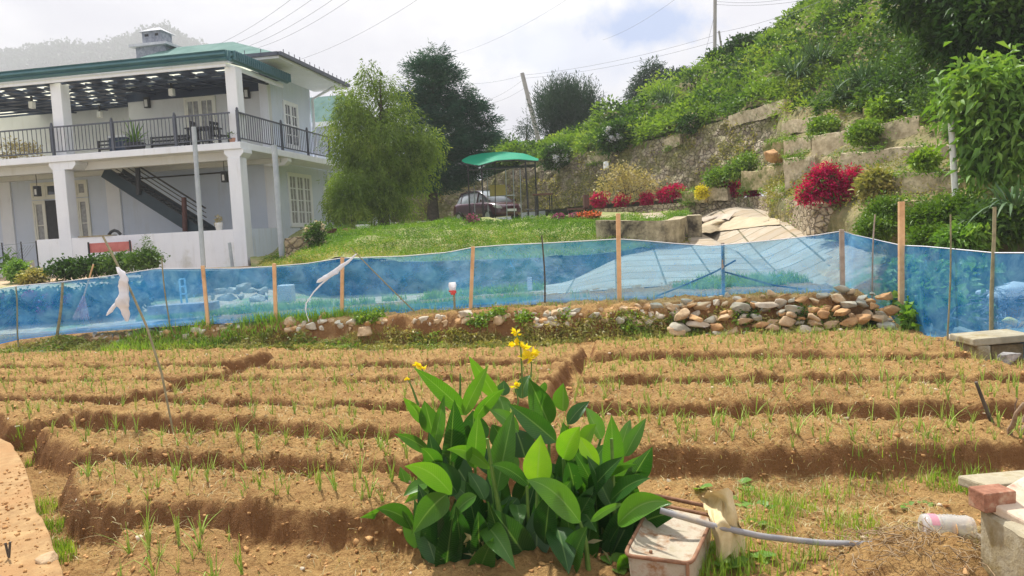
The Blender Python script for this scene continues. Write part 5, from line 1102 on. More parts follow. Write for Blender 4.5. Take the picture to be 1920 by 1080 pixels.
# greens on the bank and at the right
for (x, y, r0, ry, Y, m_, lb, nm) in ((1345, 333, 20, 10, 24.8, L_HILL, 'yellow-green plants trailing at the left foot of the mossy blocks', 'trailing_plant'), (1385, 318, 20, 14, 24.2, L_HILL, 'yellow-green plants climbing above the squat mossy block', 'trailing_plant'), (1400, 305, 12, 10, 24, L_HILL, 'bright tuft against the rubble wall base', 'trailing_plant'),
    (1740, 410, 34, 26, 12.8, L_FEATH, 'feathery bright green shrub under the white post', 'feathery_shrub'), (1792, 395, 40, 32, 12.6, L_FEATH, 'large feathery shrub right of the white post', 'feathery_shrub'), (1655, 400, 26, 30, 14.2, L_FEATH, 'feathery shrub between the low wall and the tall orange stake', 'feathery_shrub'), (1640, 430, 26, 18, 13.8, L_FEATH, 'low feathery plants behind the corner of the net', 'feathery_shrub'), (1850, 420, 42, 28, 12.0, L_MID, 'mid green shrub behind the bamboo stake', 'garden_shrub'), (1915, 415, 36, 30, 11.6, L_MID, 'mid green shrub at the right border', 'garden_shrub'),
    (1745, 445, 30, 16, 12.4, L_FEATH, 'low yellow-green plants behind the tall orange stake', 'feathery_shrub'), (1815, 450, 40, 16, 11.8, L_BIG, 'low broad-leaved plants behind the net on the right', 'garden_shrub'), (1735, 300, 14, 8, 15.3, L_FRESH, 'small bright plant on the mottled block', 'wall_plant'), (1860, 305, 26, 12, 13.8, L_BIG, 'bright leafy plant on the brown terrace block', 'wall_plant'), (1620, 250, 22, 12, 18.4, L_HILL, 'green plants on the long beige terrace wall', 'wall_plant'), (1545, 238, 22, 10, 20.6, L_HILL, 'low plants at the left end of the long beige wall', 'wall_plant'), (1655, 205, 16, 10, 19, L_FRESH, 'bright tuft on the pale upper block', 'wall_plant'), (1640, 345, 22, 18, 15.9, L_WEED, 'straggly weeds beside the big crimson shrub', 'wall_plant')):
    shrub(lb, pblobs([(x, y, r0, 0, ry), (x+r0*.5, y-ry*.3, r0*.6, .1, ry*.7), (x-r0*.5, y+ry*.2, r0*.6, -.1, ry*.7)], Y), int(11*r0), 8, .07 if Y < 16 else .1, .10 if m_ in (L_FEATH, L_HILL) else .15, .035 if m_ is L_FEATH else .07, m_, nm)
# the big leafy shrub and the dark tree overhead at the right
B = pblobs([(1815, 165, 34, .4, 30), (1860, 160, 44, 0, 40), (1905, 180, 40, -.2, 40), (1838, 225, 34, .2, 34), (1870, 240, 46, 0, 40), (1925, 250, 44, -.3, 40), (1850, 290, 30, .2, 22), (1910, 310, 30, -.2, 24), (1960, 200, 46, 0, 60), (1832, 280, 18, .1, 20), (1842, 318, 14, 0, 16), (1790, 195, 14, .3, 12), (1885, 130, 22, .1, 16), (1822, 140, 20, .2, 14), (1825, 255, 12, .3, 18), (1870, 330, 16, 0, 14)], 12.6)
B = [(*b[:3], b[3]*.86, b[4]*.86, b[5]*.86) for b in B]
shrub('large shrub with drooping pale green leaves at the right border', B, 1050, 6, .16, .21, .085, L_BIG, 'leafy_shrub', 'shrub', droop=.45, up=-.15, base=P(1900, 330, 12.9))
g = thing('overhanging_tree', P(2010, 200, 13.5), 'dark leafy tree overhanging the top right of the slope', 'tree'); B = pblobs([(1720, -10, 50, 1.5), (1780, 20, 50, 1.0), (1840, 40, 55, .4), (1900, 30, 60, 0), (1860, 100, 44, .4), (1920, 110, 50, 0), (1800, 90, 36, .8), (1750, 70, 30, 1.2), (1960, 60, 70, 0), (1900, -40, 70, 0)], 13.6)
trunk_limbs(P(2020, 260, 13.6), P(1960, 0, 13.6), .16, B, g, seed=8); V, F, t = clumped_leaves(B, 2300, 6, .13, .17, .08, droop=.4); patch('crown', V, F, L_DARK, g, rnd=t)
c = P(1900, 385, 11.2); g = thing('arching_plant', c, 'arching dark green strap leaves at the right border, above the shrubs', 'plant'); V, F, t = straps(c, 60, .7, .06, up=1.5, spread=.2); patch('foliage', V, F, L_STRAP, g, rnd=t)
# plants at the foot of the white wall
for (x, y, r0, ry, Y, m_, lb) in ((120, 505, 26, 15, 19.4, L_DARK, 'dark bushy plant at the left foot of the white wall'), (165, 500, 26, 15, 19.4, L_DARK, 'dark bushy plant under the red bench'), (215, 495, 26, 17, 19.4, L_MID, 'leafy plant under the right end of the red bench'), (265, 488, 26, 16, 19.2, L_MID, 'loose green shrub right of the red bench'), (60, 522, 18, 10, 19.2, L_WEED, 'low yellowish plant beside the short concrete post'), (30, 510, 14, 16, 19.6, L_BIG, 'green plant beside the large white pot'), (640, 375, 1, 1, 30, L_MID, '')):
    if lb: shrub(lb, pblobs([(x, y, r0, 0, ry), (x+r0*.6, y-2, r0*.6, .1, ry*.8)], Y), 240, 6, .07, .11, .06, m_, 'wall_foot_plant')
shrub('thin feathery sprays rising against the white wall', pblobs([(278, 465, 6, 0, 22), (290, 482, 14, 0, 8)], 19.3), 90, 5, .06, .10, .02, L_MID, 'thin_plant')
# ------------------------------------------------------------ courtyard objects
def px_tube(mb, pts, r, n=8):
    """pts (px, py, Y)"""
    mb.tube([P(*p) for p in pts], r, n); return mb
# canopy
cg = thing('garden_canopy', P(940, 412, 31), 'open garden canopy with arched green net roof on dark posts, in front of the car', 'canopy')
rows = [[(872, 305, 30), (897, 310, 30), (933, 300, 30), (970, 298, 30), (1008, 301, 30)], [(866, 300, 30.9), (893, 297, 31), (933, 291, 31), (975, 290, 31), (1010, 298, 31)], [(880, 292, 32.4), (905, 287, 32.4), (945, 284, 32.4), (985, 288, 32.4), (1005, 296, 32.4)]]
g_ = loft([PR(x) for x in rows], 17, 4); mnet, nt_, b_, o_ = newmat('green_net'); b_.inputs['Base Color'].default_value = (.0, .42, .26, 1); b_.inputs['Roughness'].default_value = .6
t_ = N(nt_, 'ShaderNodeBsdfTranslucent'); t_.inputs[0].default_value = (.0, .70, .45, 1); x_ = N(nt_, 'ShaderNodeMixShader'); x_.inputs[0].default_value = .5; L(nt_, b_.outputs[0], x_.inputs[1]); L(nt_, t_.outputs[0], x_.inputs[2]); L(nt_, x_.outputs[0], o_.inputs[0])
nr, nc = g_.shape[:2]; V = np.concatenate([g_.reshape(-1, 3), g_.reshape(-1, 3)-np.array([0, 0, .012])]); F = grid_faces(nr, nc); patch('canopy_roof', V, np.concatenate([F, F[:, ::-1]+nr*nc]), mnet, cg, smooth=True)
mb = MB()
for k in (0, 4, 8, 12, 16): mb.tube(g_[:, k]-np.array([0, 0, .05]), .02, 5)
mb.tube(g_[0]-np.array([0, 0, .05]), .025, 5); mb.tube(g_[-1]-np.array([0, 0, .05]), .025, 5); mb.build('roof_frame', BLACK, cg)
def gpost(x0, y0, x1, y1, Y, r, m_, name, par): mb = MB(); px_tube(mb, [(x0, y0, Y), (x1, y1, Y)], r, 6); return mb.build(name, m_, par)
for (x0, y0, x1, y1, Y, r) in ((877, 308, 882, 424, 30, .032), (903, 309, 907, 424, 30.2, .036), (985, 303, 992, 424, 30, .038), (1003, 302, 1008, 420, 32, .034), (928, 300, 929, 412, 32.3, .02)): gpost(x0, y0, x1, y1, Y, r, BLACK, 'post', cg)
for (a, b) in (((876, 319, 30), (1003, 312, 30.4)), ((900, 318, 32), (1003, 309, 32))): mb = MB(); px_tube(mb, [a, b], .035, 6); mb.build('crossbar', BLACK, cg)
sg = thing('play_frame', P(950, 412, 33.5), 'light metal frame with yellow seat hanging under the green canopy', 'play frame')
for x in (888, 913, 948, 962, 975): gpost(x, 318, x+3, 418, 33.5, .022, POLE, 'post', sg)
mb = MB(); px_tube(mb, [(886, 320, 33.5), (976, 314, 33.5)], .03, 6); px_tube(mb, [(915, 368, 33.5), (966, 366, 33.5)], .02, 5); mb.build('crossbar', POLE, sg)
mb = MB(); a = P(934, 352, 33.4); mb.box(a[0]-.38, a[0]+.32, a[1]-.1, a[1]+.2, a[2]-.34, a[2]+.12); mb.build('hanging_panel', mat('ochre_panel', (.45, .33, .10), (.55, .42, .15), 5, .8), sg)
# car
def build_car(loc, ang):
    g = thing('parked_car', loc, 'dark maroon hatchback car parked behind the green canopy, pale reflections on its roof', 'car'); ca, sa = math.cos(ang), math.sin(ang)
    X = lambda x, y, z: np.array([loc[0]+x*ca-y*sa, loc[1]+x*sa+y*ca, loc[2]+z])
    paint, nt, b, o = newmat('maroon_paint'); b.inputs['Base Color'].default_value = (.075, .014, .032, 1); b.inputs['Roughness'].default_value = .25; b.inputs['Coat Weight'].default_value = 1; b.inputs['Coat Roughness'].default_value = .05
    def ring(x, w, zb, zs, zt, wt):   # half section: bottom, sill, shoulder, top
        return [(x, -w*.88, zb), (x, -w, zb+.12), (x, -w, (zb+zs)/2), (x, -w*.97, zs), (x, -wt, zt), (x, -wt*.6, zt+.02), (x, wt*.6, zt+.02), (x, wt, zt), (x, w*.97, zs), (x, w, (zb+zs)/2), (x, w, zb+.12), (x, w*.88, zb)]
    st = [(-1.84, .62, .42, .72, .88, .55), (-1.80, .76, .30, .80, .98, .66), (-1.55, .82, .24, .88, 1.02, .70), (-.8, .83, .22, .90, .98, .74), (.4, .83, .22, .90, .96, .74), (.95, .82, .22, .86, .96, .70), (1.45, .80, .24, .78, .87, .66), (1.72, .74, .26, .68, .78, .60), (1.86, .58, .34, .60, .66, .48)]
    rg = np.array([ring(*s) for s in st]); n = rg.shape[1]; V = rg.reshape(-1, 3); F = [tuple(x) for x in grid_faces(len(st), n)]+[tuple(i*n+n-1 if j == 0 else (i+1)*n-1 if False else 0 for j in range(0)) for i in range(0)]
    F += [(i*n+n-1, i*n, (i+1)*n, (i+1)*n+n-1) for i in range(len(st)-1)]+[tuple(range(n))[::-1], tuple(range(len(V)-n, len(V)))]
    mb = MB(xf=X); mb.add(V, F, True); body = mb.build('body', paint, g); s_ = body.modifiers.new('sub', 'SUBSURF'); s_.levels = s_.render_levels = 2
    # cabin: roof shell, then glass below it
    cb = [(-1.62, .62, .98, 1.10, .52), (-1.25, .70, .96, 1.44, .55), (-.6, .72, .95, 1.52, .58), (.1, .72, .94, 1.49, .57), (.55, .70, .94, 1.30, .58), (1.12, .66, .93, .99, .62)]
    mb = MB(xf=X); V = [p for (x, w, z0, z1, wt) in cb for p in ((x, -w, z0), (x, -wt, z1), (x, -wt*.5, z1+.03), (x, wt*.5, z1+.03), (x, wt, z1), (x, w, z0))]; F = [tuple(t) for t in grid_faces(6, 6)]+[tuple(range(6))[::-1], tuple(range(30, 36))]; mb.add(V, F, True); mb.build('glasshouse', CARGLASS, g)
    mb = MB(xf=X); V = [p for (x, w, z0, z1, wt) in cb[:4] for p in ((x, -wt-.02, z1-.05), (x, -wt-.01, z1+.01), (x, -wt*.5, z1+.045), (x, wt*.5, z1+.045), (x, wt+.01, z1+.01), (x, wt+.02, z1-.05))]; mb.add(V, [tuple(t) for t in grid_faces(4, 6)], True); mb.build('roof', paint, g)
    for s in (-1, 1):
        mb = MB(xf=X)
        for i, (a, b_) in enumerate(zip(cb[:-1], cb[1:])):
            mb.bar((a[0], s*(a[4]+.012), a[3]), (b_[0], s*(b_[4]+.012), b_[3]), .05, .05)
        for i in (1, 3): a = cb[i]; mb.bar((a[0]+.1, s*(a[1]+.005), a[2]), (a[0]+.1, s*(a[4]+.01), a[3]-.02), .06, .03)
        mb.build('pillar', paint, g)
        mb = MB(xf=X); mb.poly([(1.0, s*.86, .95), (1.0-.2, s*.86, .95), (.82, s*.86, 1.08), (.95, s*.86, 1.06)], (0, s*.13, 0)); mb.build('mirror', paint, g)
        mb = MB(xf=X); mb.poly([(1.50, s*.78, .70), (1.72, s*.70, .62), (1.84, s*.52, .60), (1.74, s*.56, .74), (1.50, s*.76, .80)], (.02, 0, .02)); mb.build('headlight', mat('headlight_glass', (.6, .6, .62), None, rough=.15), g)
    for x in (-1.15, 1.18):
        for s in (-1, 1):
            mb = MB(xf=X); c = np.array([x, s*.80, .30]); Vv = []
            for dy in (-.09, .09):
                for r_1 in (.30, .20): Vv += [(c[0]+r_1*math.cos(k*.3927), c[1]+dy, c[2]+r_1*math.sin(k*.3927)) for k in range(16)]
            fo = []
            for k in range(16):
                q = (k+1) % 16; fo += [(k, q, 32+q, 32+k), (k, q, 16+q, 16+k), (32+k, 32+q, 48+q, 48+k)]
            mb.add(Vv, fo); wh = mb.build('wheel', BLACK, g); mb = MB(xf=X); mb.lathe((0, 0, 0), [(.19, 0)], 3, False) if False else None
            mb.add([(c[0]+.19*math.cos(k*.3927), c[1]+s*.07, c[2]+.19*math.sin(k*.3927)) for k in range(16)], [tuple(range(16))]); mb.build('rim', POLE, wh)
    mb = MB(xf=X); mb.box(1.84, 1.88, -.30, .30, .44, .56); mb.build('grille', BLACK, g); mb = MB(xf=X); mb.box(1.885, 1.90, -.26, .26, .47, .58); mb.build('number_plate', WHITE, g)
    return g
c = P(915, 424, 35.5); build_car((c[0], c[1], 2.0), math.atan2(-math.cos(R(38)), math.sin(R(38))))
# bar table and seat
g = thing('bar_table', P(1018, 410, 28), 'tall narrow dark metal table with a brown top right of the canopy', 'table'); a, b = P(1000, 364, 28), P(1036, 363, 28)
mb = MB(); mb.box(a[0]-.02, b[0], a[1]-.2, a[1]+.35, a[2]-.05, a[2]); mb.build('table_top', REDWOOD, g)
for x in (1003, 1034, 1008, 1030): gpost(x, 366, x+2, 412, 27.9 if x in (1003, 1034) else 28.3, .025, BLACK, 'leg', g)
mb = MB(); px_tube(mb, [(985, 393, 28), (1036, 394, 28)], .02, 5); mb.build('foot_rail', BLACK, g)
g = thing('wooden_seat', P(1085, 405, 26), 'dark heavy wooden seat with an upright back on its right end', 'seat'); a, b = P(1064, 391, 26), P(1102, 389, 26)
mb = MB(); mb.box(a[0], b[0], a[1]-.2, a[1]+.3, a[2]-.06, a[2]); mb.build('seat', REDWOOD, g)
mb = MB(); a2, b2 = P(1094, 366, 26), P(1104, 388, 26); mb.box(a2[0], b2[0], a2[1]-.2, a2[1]+.3, b2[2]-.06, a2[2]); mb.build('backrest', REDWOOD, g)
for x in (1066, 1072, 1098, 1103): gpost(x, 391, x+1, 409, 25.9, .035, BLACK, 'leg', g)
# small post lamp on the rubble wall, pier, pots
a = P(1134, 311, 30.6); mb = MB(); mb.box(a[0]-.07, a[0]+.07, a[1]-.6, a[1]-.1, a[2]-.13, a[2]+.13); tag(mb.build('white_box', WHITE, origin=a), 'small white box fixed on the rubble wall', 'box')
rough_block('stone_pier', 533, 446, 578, 441, 60, 20.8, 20.5, .7, stone_mat('pier_stone', (.30, .24, .15), (.42, .34, .22), (.52, .44, .30), 3.5, mcov=.62), 'squat stone pier between the house and the lawn', 'pier', seed=44, amp=.05)
for (x, y, Y, r0, h_, m_, lb) in ((622, 437, 22, .17, .13, REDWOOD, 'small dark red tub at the lawn edge under the sapling'), (650, 436, 22.5, .14, .12, CLAY, 'terracotta pot between the red and the white tubs'), (682, 431, 22.8, .22, .16, POTW, 'white tub at the foot of the weeping tree')):
    g = thing('garden_tub', P(x, y, Y), lb, 'pot'); mb = MB(); mb.lathe(P(x, y, Y), [(r0*.75, 0), (r0*.95, h_*.8), (r0, h_), (r0*.88, h_), (r0*.8, h_*.8)], 14); mb.build('pot', m_, g); B = [(*(P(x, y, Y)+np.array([0, 0, h_+.04])), r0*.8, r0*.8, .08)]; V, F, t = clumped_leaves(B, 22, 5, .03, .07, .03); patch('foliage', V, F, L_MID, g, rnd=t)
# tarpaulins drying on the slabs
TP = mat('beige_tarp', (.40, .32, .20), (.54, .45, .31), 2.2, .85, .5, 9, c3=(.50, .38, .22), scale3=2, cov3=.62, bdist=.03)
def tarp(name, rows, m_, label, amp=.03, seed=3):
    Rr = []
    for rw in rows:
        q = []
        for x, y, zo in rw:
            d = ray(x, y); Y = 12.
            for _ in range(60):
                t_ = Y/d[1]; z = CAM[2]+d[2]*t_; s = d[0]/d[1]; gzv = float(garden(np.array([d[0]*t_]), np.array([Y]))[0])+.03+zo
                if z <= gzv or Y > 30: break
                Y += .25
            q.append(np.array([d[0]*t_, Y, gzv]))
        Rr.append(q)
    g = loft(Rr, 26, 8, False); Q = g.reshape(-1, 3); Q = Q+np.array([0, 0, 1.])*np.abs(amp*fbm(Q*np.array([1, 1.6, 1]), 1.6, 3, seed))[:, None]*1.4; n = len(Q); V = np.concatenate([Q, Q-np.array([0, 0, .012])]); F = grid_faces(g.shape[0], g.shape[1])
    tag(patch(name, V, np.concatenate([F, F[:, ::-1]+n]), m_, origin=Q.mean(0), smooth=True), label, 'tarpaulin')
tarp('tarpaulin', [[(1290, 443, 0), (1350, 438, 0), (1410, 431, 0), (1462, 424, 0)], [(1292, 430, 0), (1350, 424, 0), (1410, 417, 0), (1462, 414, 0)], [(1300, 421, 0), (1350, 412, 0), (1400, 408, 0), (1438, 408, 0)]], TP, 'large beige tarpaulin spread on the slabs')
tarp('tarpaulin', [[(1292, 424, .04), (1330, 420, .05), (1366, 414, .05)], [(1293, 416, .04), (1335, 408, .06), (1380, 402, .08)]], mat('grey_tarp', (.34, .28, .22), (.50, .42, .33), 3, .85, .4, 9), 'rumpled grey-brown tarpaulin folded behind the beige one', .05, 7)
# poles
hpole(979, 137, 1016, 288, 46, .13, GALV, 'utility_pole', 'leaning concrete utility pole against the sky', 'utility pole'); hpole(916, 236, 925, 290, 52, .09, GALV, 'utility_pole', 'short distant pole behind the dark conifer', 'utility pole')
hpole(1341, -40, 1340, 118, 36.5, .085, GALV, 'utility_pole', 'tall upright utility pole on the ridge', 'utility pole'); hpole(1348, 58, 1356, 112, 37, .05, GALV, 'utility_pole', 'short thin leaning pole right of the tall one on the ridge', 'utility pole'); hpole(1121, 200, 1122, 240, 42, .05, GALV, 'utility_pole', 'tiny distant pole right of the brushy round tree', 'utility pole')
hpole(1783, 226, 1794, 408, 12.85, .053, mat('white_pvc', (.66, .66, .62), (.76, .76, .72), 5, .5, c3=(.5, .48, .4), scale3=4, cov3=.6), 'white_post', 'tall white pipe post standing among the terrace blocks', 'post')
WIRE = mat('wire_dark', (.22, .22, .25), None, rough=.7)
WR = [((340, 105, 40), (560, -12, 26)), ((375, 100, 40), (600, -12, 26)), ((400, 105, 40), (640, -12, 26)), ((440, 100, 40), (672, -12, 26)), ((540, 118, 42), (800, -12, 30)),
      ((860, 156, 55), (980, 141, 46)), ((900, 192, 55), (980, 150, 46)), ((905, 196, 55), (982, 166, 46)), ((980, 141, 46), (1341, 66, 36.5)), ((981, 147, 46), (1341, 78, 36.5)), ((900, 252, 60), (1341, 112, 38)), ((905, 262, 60), (1341, 122, 38)), ((830, 108, 60), (1080, -12, 40)), ((1130, 75, 52), (1280, -12, 40)),
      ((1341, 2, 36.5), (1500, -6, 30)), ((1341, 8, 36.5), (1520, -2, 30)), ((1341, 62, 36.5), (1540, 2, 30)), ((1322, 100, 36.5), (1341, 20, 36.5)), ((1341, 90, 36.5), (1560, -12, 30)), ((985, 170, 46), (990, 240, 50))]
WL = ['first', 'second', 'third', 'fourth']
for i, (a, b) in enumerate(WR):
    pa, pb = P(*a), P(*b); k = 14; t = np.linspace(0, 1, k)[:, None]; pts = pa+(pb-pa)*t-np.array([0, 0, 1.0])*np.linalg.norm(pb-pa)*.02*4*t*(1-t); r0 = .0075
    mb = MB(); mb.tube(pts, r0, 4, False)
    lb = ('%s thin power line from the left above the house roof' % WL[i]) if i < 4 else ['', '', '', '', 'power line rising right from the rear building roof', 'upper short line left of the leaning pole', 'middle short line left of the leaning pole', 'lower short line left of the leaning pole', 'upper line between the leaning pole and the tall pole', 'lower line between the leaning pole and the tall pole', 'upper far line crossing behind the brushy tree', 'lower far line crossing behind the brushy tree', 'faint line crossing the middle of the sky', 'faint line through the blue gap in the clouds', 'topmost line right of the tall pole', 'second line right of the tall pole', 'line from the tall pole to the ridge shrubs', 'stay wire left of the tall pole', 'lowest line right of the tall pole', 'stay wire beside the leaning pole'][i]
    tag(mb.build('power_line', WIRE, origin=pa), lb, 'power line', 'power lines across the sky')
# far building
fb = thing('distant_building', P(970, 300, 58), 'distant low white building with pale green roof behind the canopy', 'building'); mb = MB(); a, b = P(918, 300, 58), P(1018, 300, 58); zt = P(950, 283, 58)[2]; mb.box(a[0], b[0], 58, 64, 0, zt); mb.build('wall', WHITE, fb)
mb = MB(); z2 = P(950, 262, 60)[2]; mb.add([(a[0]-.5, 57.5, zt), (b[0]+.6, 57.5, zt), (b[0]+.6, 65, zt), (a[0]-.5, 65, zt), (a[0]+1, 61, z2), (b[0]-1.6, 61, z2)], [(0, 1, 5, 4), (1, 2, 5), (2, 3, 4, 5), (3, 0, 4), (0, 3, 2, 1)]); mb.build('roof', GREENROOF, fb)
# ------------------------------------------------------------ blue net fence
def zt_at(px): return float(np.interp(px, [0, 300, 500, 850, 1160, 1400, 1580], [.18, .30, .38, .45, .48, .50, .50]))
NB = [(-120, 554, 664), (-30, 546, 652), (34, 536, 637), (110, 529, 628), (200, 518, 621), (290, 504, 614), (387, 503, 608), (450, 503, 605), (515, 499, 600), (575, 494, 597), (640, 484, 592), (760, 480, 586), (840, 473, 581), (885, 464, 577), (950, 459, 574), (1018, 456, 570), (1090, 452, 567), (1160, 448, 564), (1207, 451, 563), (1260, 456, 561), (1333, 461, 558), (1400, 455, 555), (1480, 447, 552), (1530, 441, 550), (1579, 433, 550)]
net_pts = []
for x, yt, yb in NB:
    b = G(x, yb, zt_at(x)); t = P(x, yt, b[1]+.02); net_pts.append((t, b))
cY = net_pts[-1][1][1]
for x, yt, yb, Y in ((1600, 440, 566, 10.9), (1632, 447, 574, 10.8), (1662, 454, 582, 10.6), (1690, 460, 616, 10.35), (1735, 462, 634, 9.5), (1780, 466, 650, 9.0), (1822, 470, 664, 8.5), (1863, 474, 676, 8.15), (1925, 474, 700, 7.6), (2040, 470, 740, 6.9)):
    net_pts.append((P(x, yt, Y), P(x, yb, Y)))
T = np.array([a for a, b in net_pts]); Bt = np.array([b for a, b in net_pts]); n = 560
d = np.r_[0, np.cumsum(np.linalg.norm(np.diff(Bt[:, :2], axis=0), axis=1))]; tt_ = np.linspace(0, d[-1], n)
T = np.stack([np.interp(tt_, d, T[:, k]) for k in range(3)], -1); Bt = np.stack([np.interp(tt_, d, Bt[:, k]) for k in range(3)], -1)
rowsn = []; kk = 14
for i in range(kk+1):
    f_ = i/kk; q = Bt+(T-Bt)*f_; w = .06*fbm(np.stack([tt_*1.6+f_*.8, np.full(n, f_*1.2)], -1), 1.5, 4, 31)*(1-abs(2*f_-1)**3)+.02*(f_ < .02); q = q+np.stack([0*w, w, 0*w], -1); rowsn.append(q)
skirt = Bt+np.array([0, -.0, .015])+np.stack([0*tt_, -.05-.10*(.5+.5*np.sin(tt_*2.3))*(tt_ < 6), 0*tt_], -1)
g_ = np.stack([skirt]+rowsn); rn = np.zeros((g_.shape[0]-1, n-1)); rn[0] = 1; rn[1] = .55; rn[2] = .2
rn = rn+(.35*np.exp(-((tt_[:-1]-np.interp(1630, [1579, 1690], [d[24], d[28]]))/.55)**2))[None]+.18*(tt_[:-1] > d[28])[None]*.8+.30*np.exp(-((tt_[:-1]-d[5]-.2)/1.3)**2)[None]
nm, nt, b, o = newmat('blue_net'); co = obj_co(nt); at = N(nt, 'ShaderNodeAttribute', attribute_name='rnd').outputs['Fac']
mp = N(nt, 'ShaderNodeMapping'); mp.inputs['Scale'].default_value = (1.3, 1.3, 1.6); L(nt, co, mp.inputs[0])
nz = noise(nt, mp.outputs[0], 2.6, 5, .65, dist=.6); dif = mixc(nt, ramp(nt, nz, [(.35, 0.), (.72, 1.)]), (.01, .29, .82), (.22, .55, .90))
b.inputs['Roughness'].default_value = .5; b.inputs['Specular IOR Level'].default_value = .3; L(nt, dif, b.inputs['Base Color'])
tl = N(nt, 'ShaderNodeBsdfTranslucent'); L(nt, dif, tl.inputs[0]); m1 = N(nt, 'ShaderNodeMixShader'); m1.inputs[0].default_value = .45; L(nt, b.outputs[0], m1.inputs[1]); L(nt, tl.outputs[0], m1.inputs[2])
tr = N(nt, 'ShaderNodeBsdfTransparent'); tr.inputs[0].default_value = (.58, .84, 1.0, 1)
fac = mth(nt, 'ADD', mth(nt, 'ADD', mth(nt, 'MULTIPLY', ramp(nt, nz, [(.3, 0.), (.75, 1.)]), .22), .28), mth(nt, 'MULTIPLY', at, .45), True)
sc_ = ramp(nt, noise(nt, co, 7, 6, .75, dist=1.2), [(.60, 0.), (.70, .35)]); fac = mth(nt, 'ADD', fac, sc_, True); m2 = N(nt, 'ShaderNodeMixShader'); L(nt, fac, m2.inputs[0]); L(nt, tr.outputs[0], m2.inputs[1]); L(nt, m1.outputs[0], m2.inputs[2]); L(nt, m2.outputs[0], o.inputs[0])
fence = thing('net_fence', P(1160, 565, net_pts[17][1][1]), 'long translucent blue net fence on wooden stakes behind the vegetable plot', 'fence')
patch('net', g_.reshape(-1, 3), grid_faces(*g_.shape[:2]), nm, fence, rnd=rn.ravel(), smooth=True)
mb = MB(); mb.tube(T[::3], .006, 5); mb.build('top_cord', WHITE, fence)
def stake(x0, y0, x1, y1, Y, w, m_, square=True, label=None):
    a, b = P(x1, y1, Y), P(x0, y0, Y); mb = MB(); a = a-np.array([0, 0, .12])
    if square: mb.bar(a, b, w, w*.7, up=(0, 1, 0))
    else:
        k = 6; t = np.linspace(0, 1, k)[:, None]; pts = a+(b-a)*t+np.array([1, 0, 0])*.012*np.sin(t*5+x0); mb.tube(pts, [w*(1-.3*i/k) for i in range(k)], 7)
    o = mb.build('stake', m_, fence, bevel=.004 if square else 0)
    if label: o['label'] = label
YS = lambda px: float(np.interp(px, [p[0] for p in NB], [q[1][1] for q in net_pts[:len(NB)]]))-.05
for (x0, y0, x1, y1, w, m_, sq, lb) in ((1159, 400, 1161, 568, .062, TIMBER, True, 'tallest pale orange timber stake at the middle of the net'), (887, 462, 881, 581, .055, TIMBER, True, None), (642, 483, 640, 597, .055, TIMBER, True, 'orange timber stake beside the loose white plastic'), (514, 494, 517, 604, .055, TIMBER, True, None), (380, 498, 391, 612, .055, TIMBER, True, 'orange timber stake in line with the tall grey post'), (1578, 430, 1580, 552, .06, OLDWOOD, True, 'weathered stake at the corner of the net'), (118, 530, 105, 630, .026, BAMBOO, False, 'dark leaning bamboo stake'), (29, 538, 34, 637, .014, BAMBOO, False, None), (303, 482, 318, 614, .013, BAMBOO, False, 'thin cane with a dark tip'), (1017, 441, 1022, 572, .014, DARKSTICK, False, 'thin dark cane'), (1355, 455, 1356, 556, .045, OLDWOOD, True, 'pale square stake behind the net')):
    stake(x0, y0, x1, y1, YS(x1)+(.12 if x0 == 1355 else 0), w, m_, sq, lb)
for (x0, y0, x1, y1, Y, w, m_, sq, lb) in ((1690, 378, 1690, 622, 10.25, .075, TIMBER, True, 'tall orange square stake at the low end of the net'), (1641, 402, 1632, 572, 10.7, .013, OLDWOOD, False, None), (1863, 388, 1860, 640, 8.15, .024, BAMBOO, False, 'jointed bamboo stake'), (1783, 402, 1777, 652, 8.9, .012, BAMBOO, False, None)):
    stake(x0, y0, x1, y1, Y, w, m_, sq, lb)
# leaning sticks with plastic
PL, nt, b, o = newmat('white_plastic'); b.inputs['Base Color'].default_value = (.80, .80, .82, 1); b.inputs['Roughness'].default_value = .35; tl = N(nt, 'ShaderNodeBsdfTranslucent'); tl.inputs[0].default_value = (.85, .85, .88, 1); m1 = N(nt, 'ShaderNodeMixShader'); m1.inputs[0].default_value = .45; L(nt, b.outputs[0], m1.inputs[1]); L(nt, tl.outputs[0], m1.inputs[2]); L(nt, m1.outputs[0], o.inputs[0])
def bag(name, prof, Y, label, seed=1, m_=None, cat='plastic bag', flat=.6):
    """prof: (centre px, py, half width px) down the bag -> a crumpled closed tube"""
    mb = []; n = 14; k = len(prof); prof = np.array(resample(np.array(prof, float), 26)); V = []
    for (x, y, w) in prof:
        c = P(x, y, Y); r0 = w*Y/FPX
        for j in range(n): a = 2*math.pi*j/n; V.append(c+np.array([r0*math.cos(a), r0*flat*math.sin(a), 0]))
    V = np.array(V); V = V+rdirs(len(V))*0+np.stack([.032*fbm(V, 13, 3, seed), .045*fbm(V, 11, 3, seed+5), .01*fbm(V, 9, 2, seed+7)], -1)*np.clip(prof[:, 2]/12, .2, 1).repeat(n)[:, None]
    F = [(i*n+j, i*n+(j+1) % n, (i+1)*n+(j+1) % n, (i+1)*n+j) for i in range(len(prof)-1) for j in range(n)]
    return tag(patch(name, V, np.array(F), m_ or PL, origin=V[0], smooth=True), label, cat)
b0 = G(325, 808, .1); mb = MB(); mb.tube([P(325, 812, b0[1]), P(303, 700, b0[1]+.03), P(275, 612, b0[1]+.06), P(245, 545, b0[1]+.1), P(218, 492, b0[1]+.14), P(193, 443, b0[1]+.18)], [.008, .009, .0095, .0095, .0095, .009], 7); tag(mb.build('bamboo_pole', BAMBOO, origin=b0), 'long leaning bamboo pole on the left beds with a white bag tied to it', 'pole')
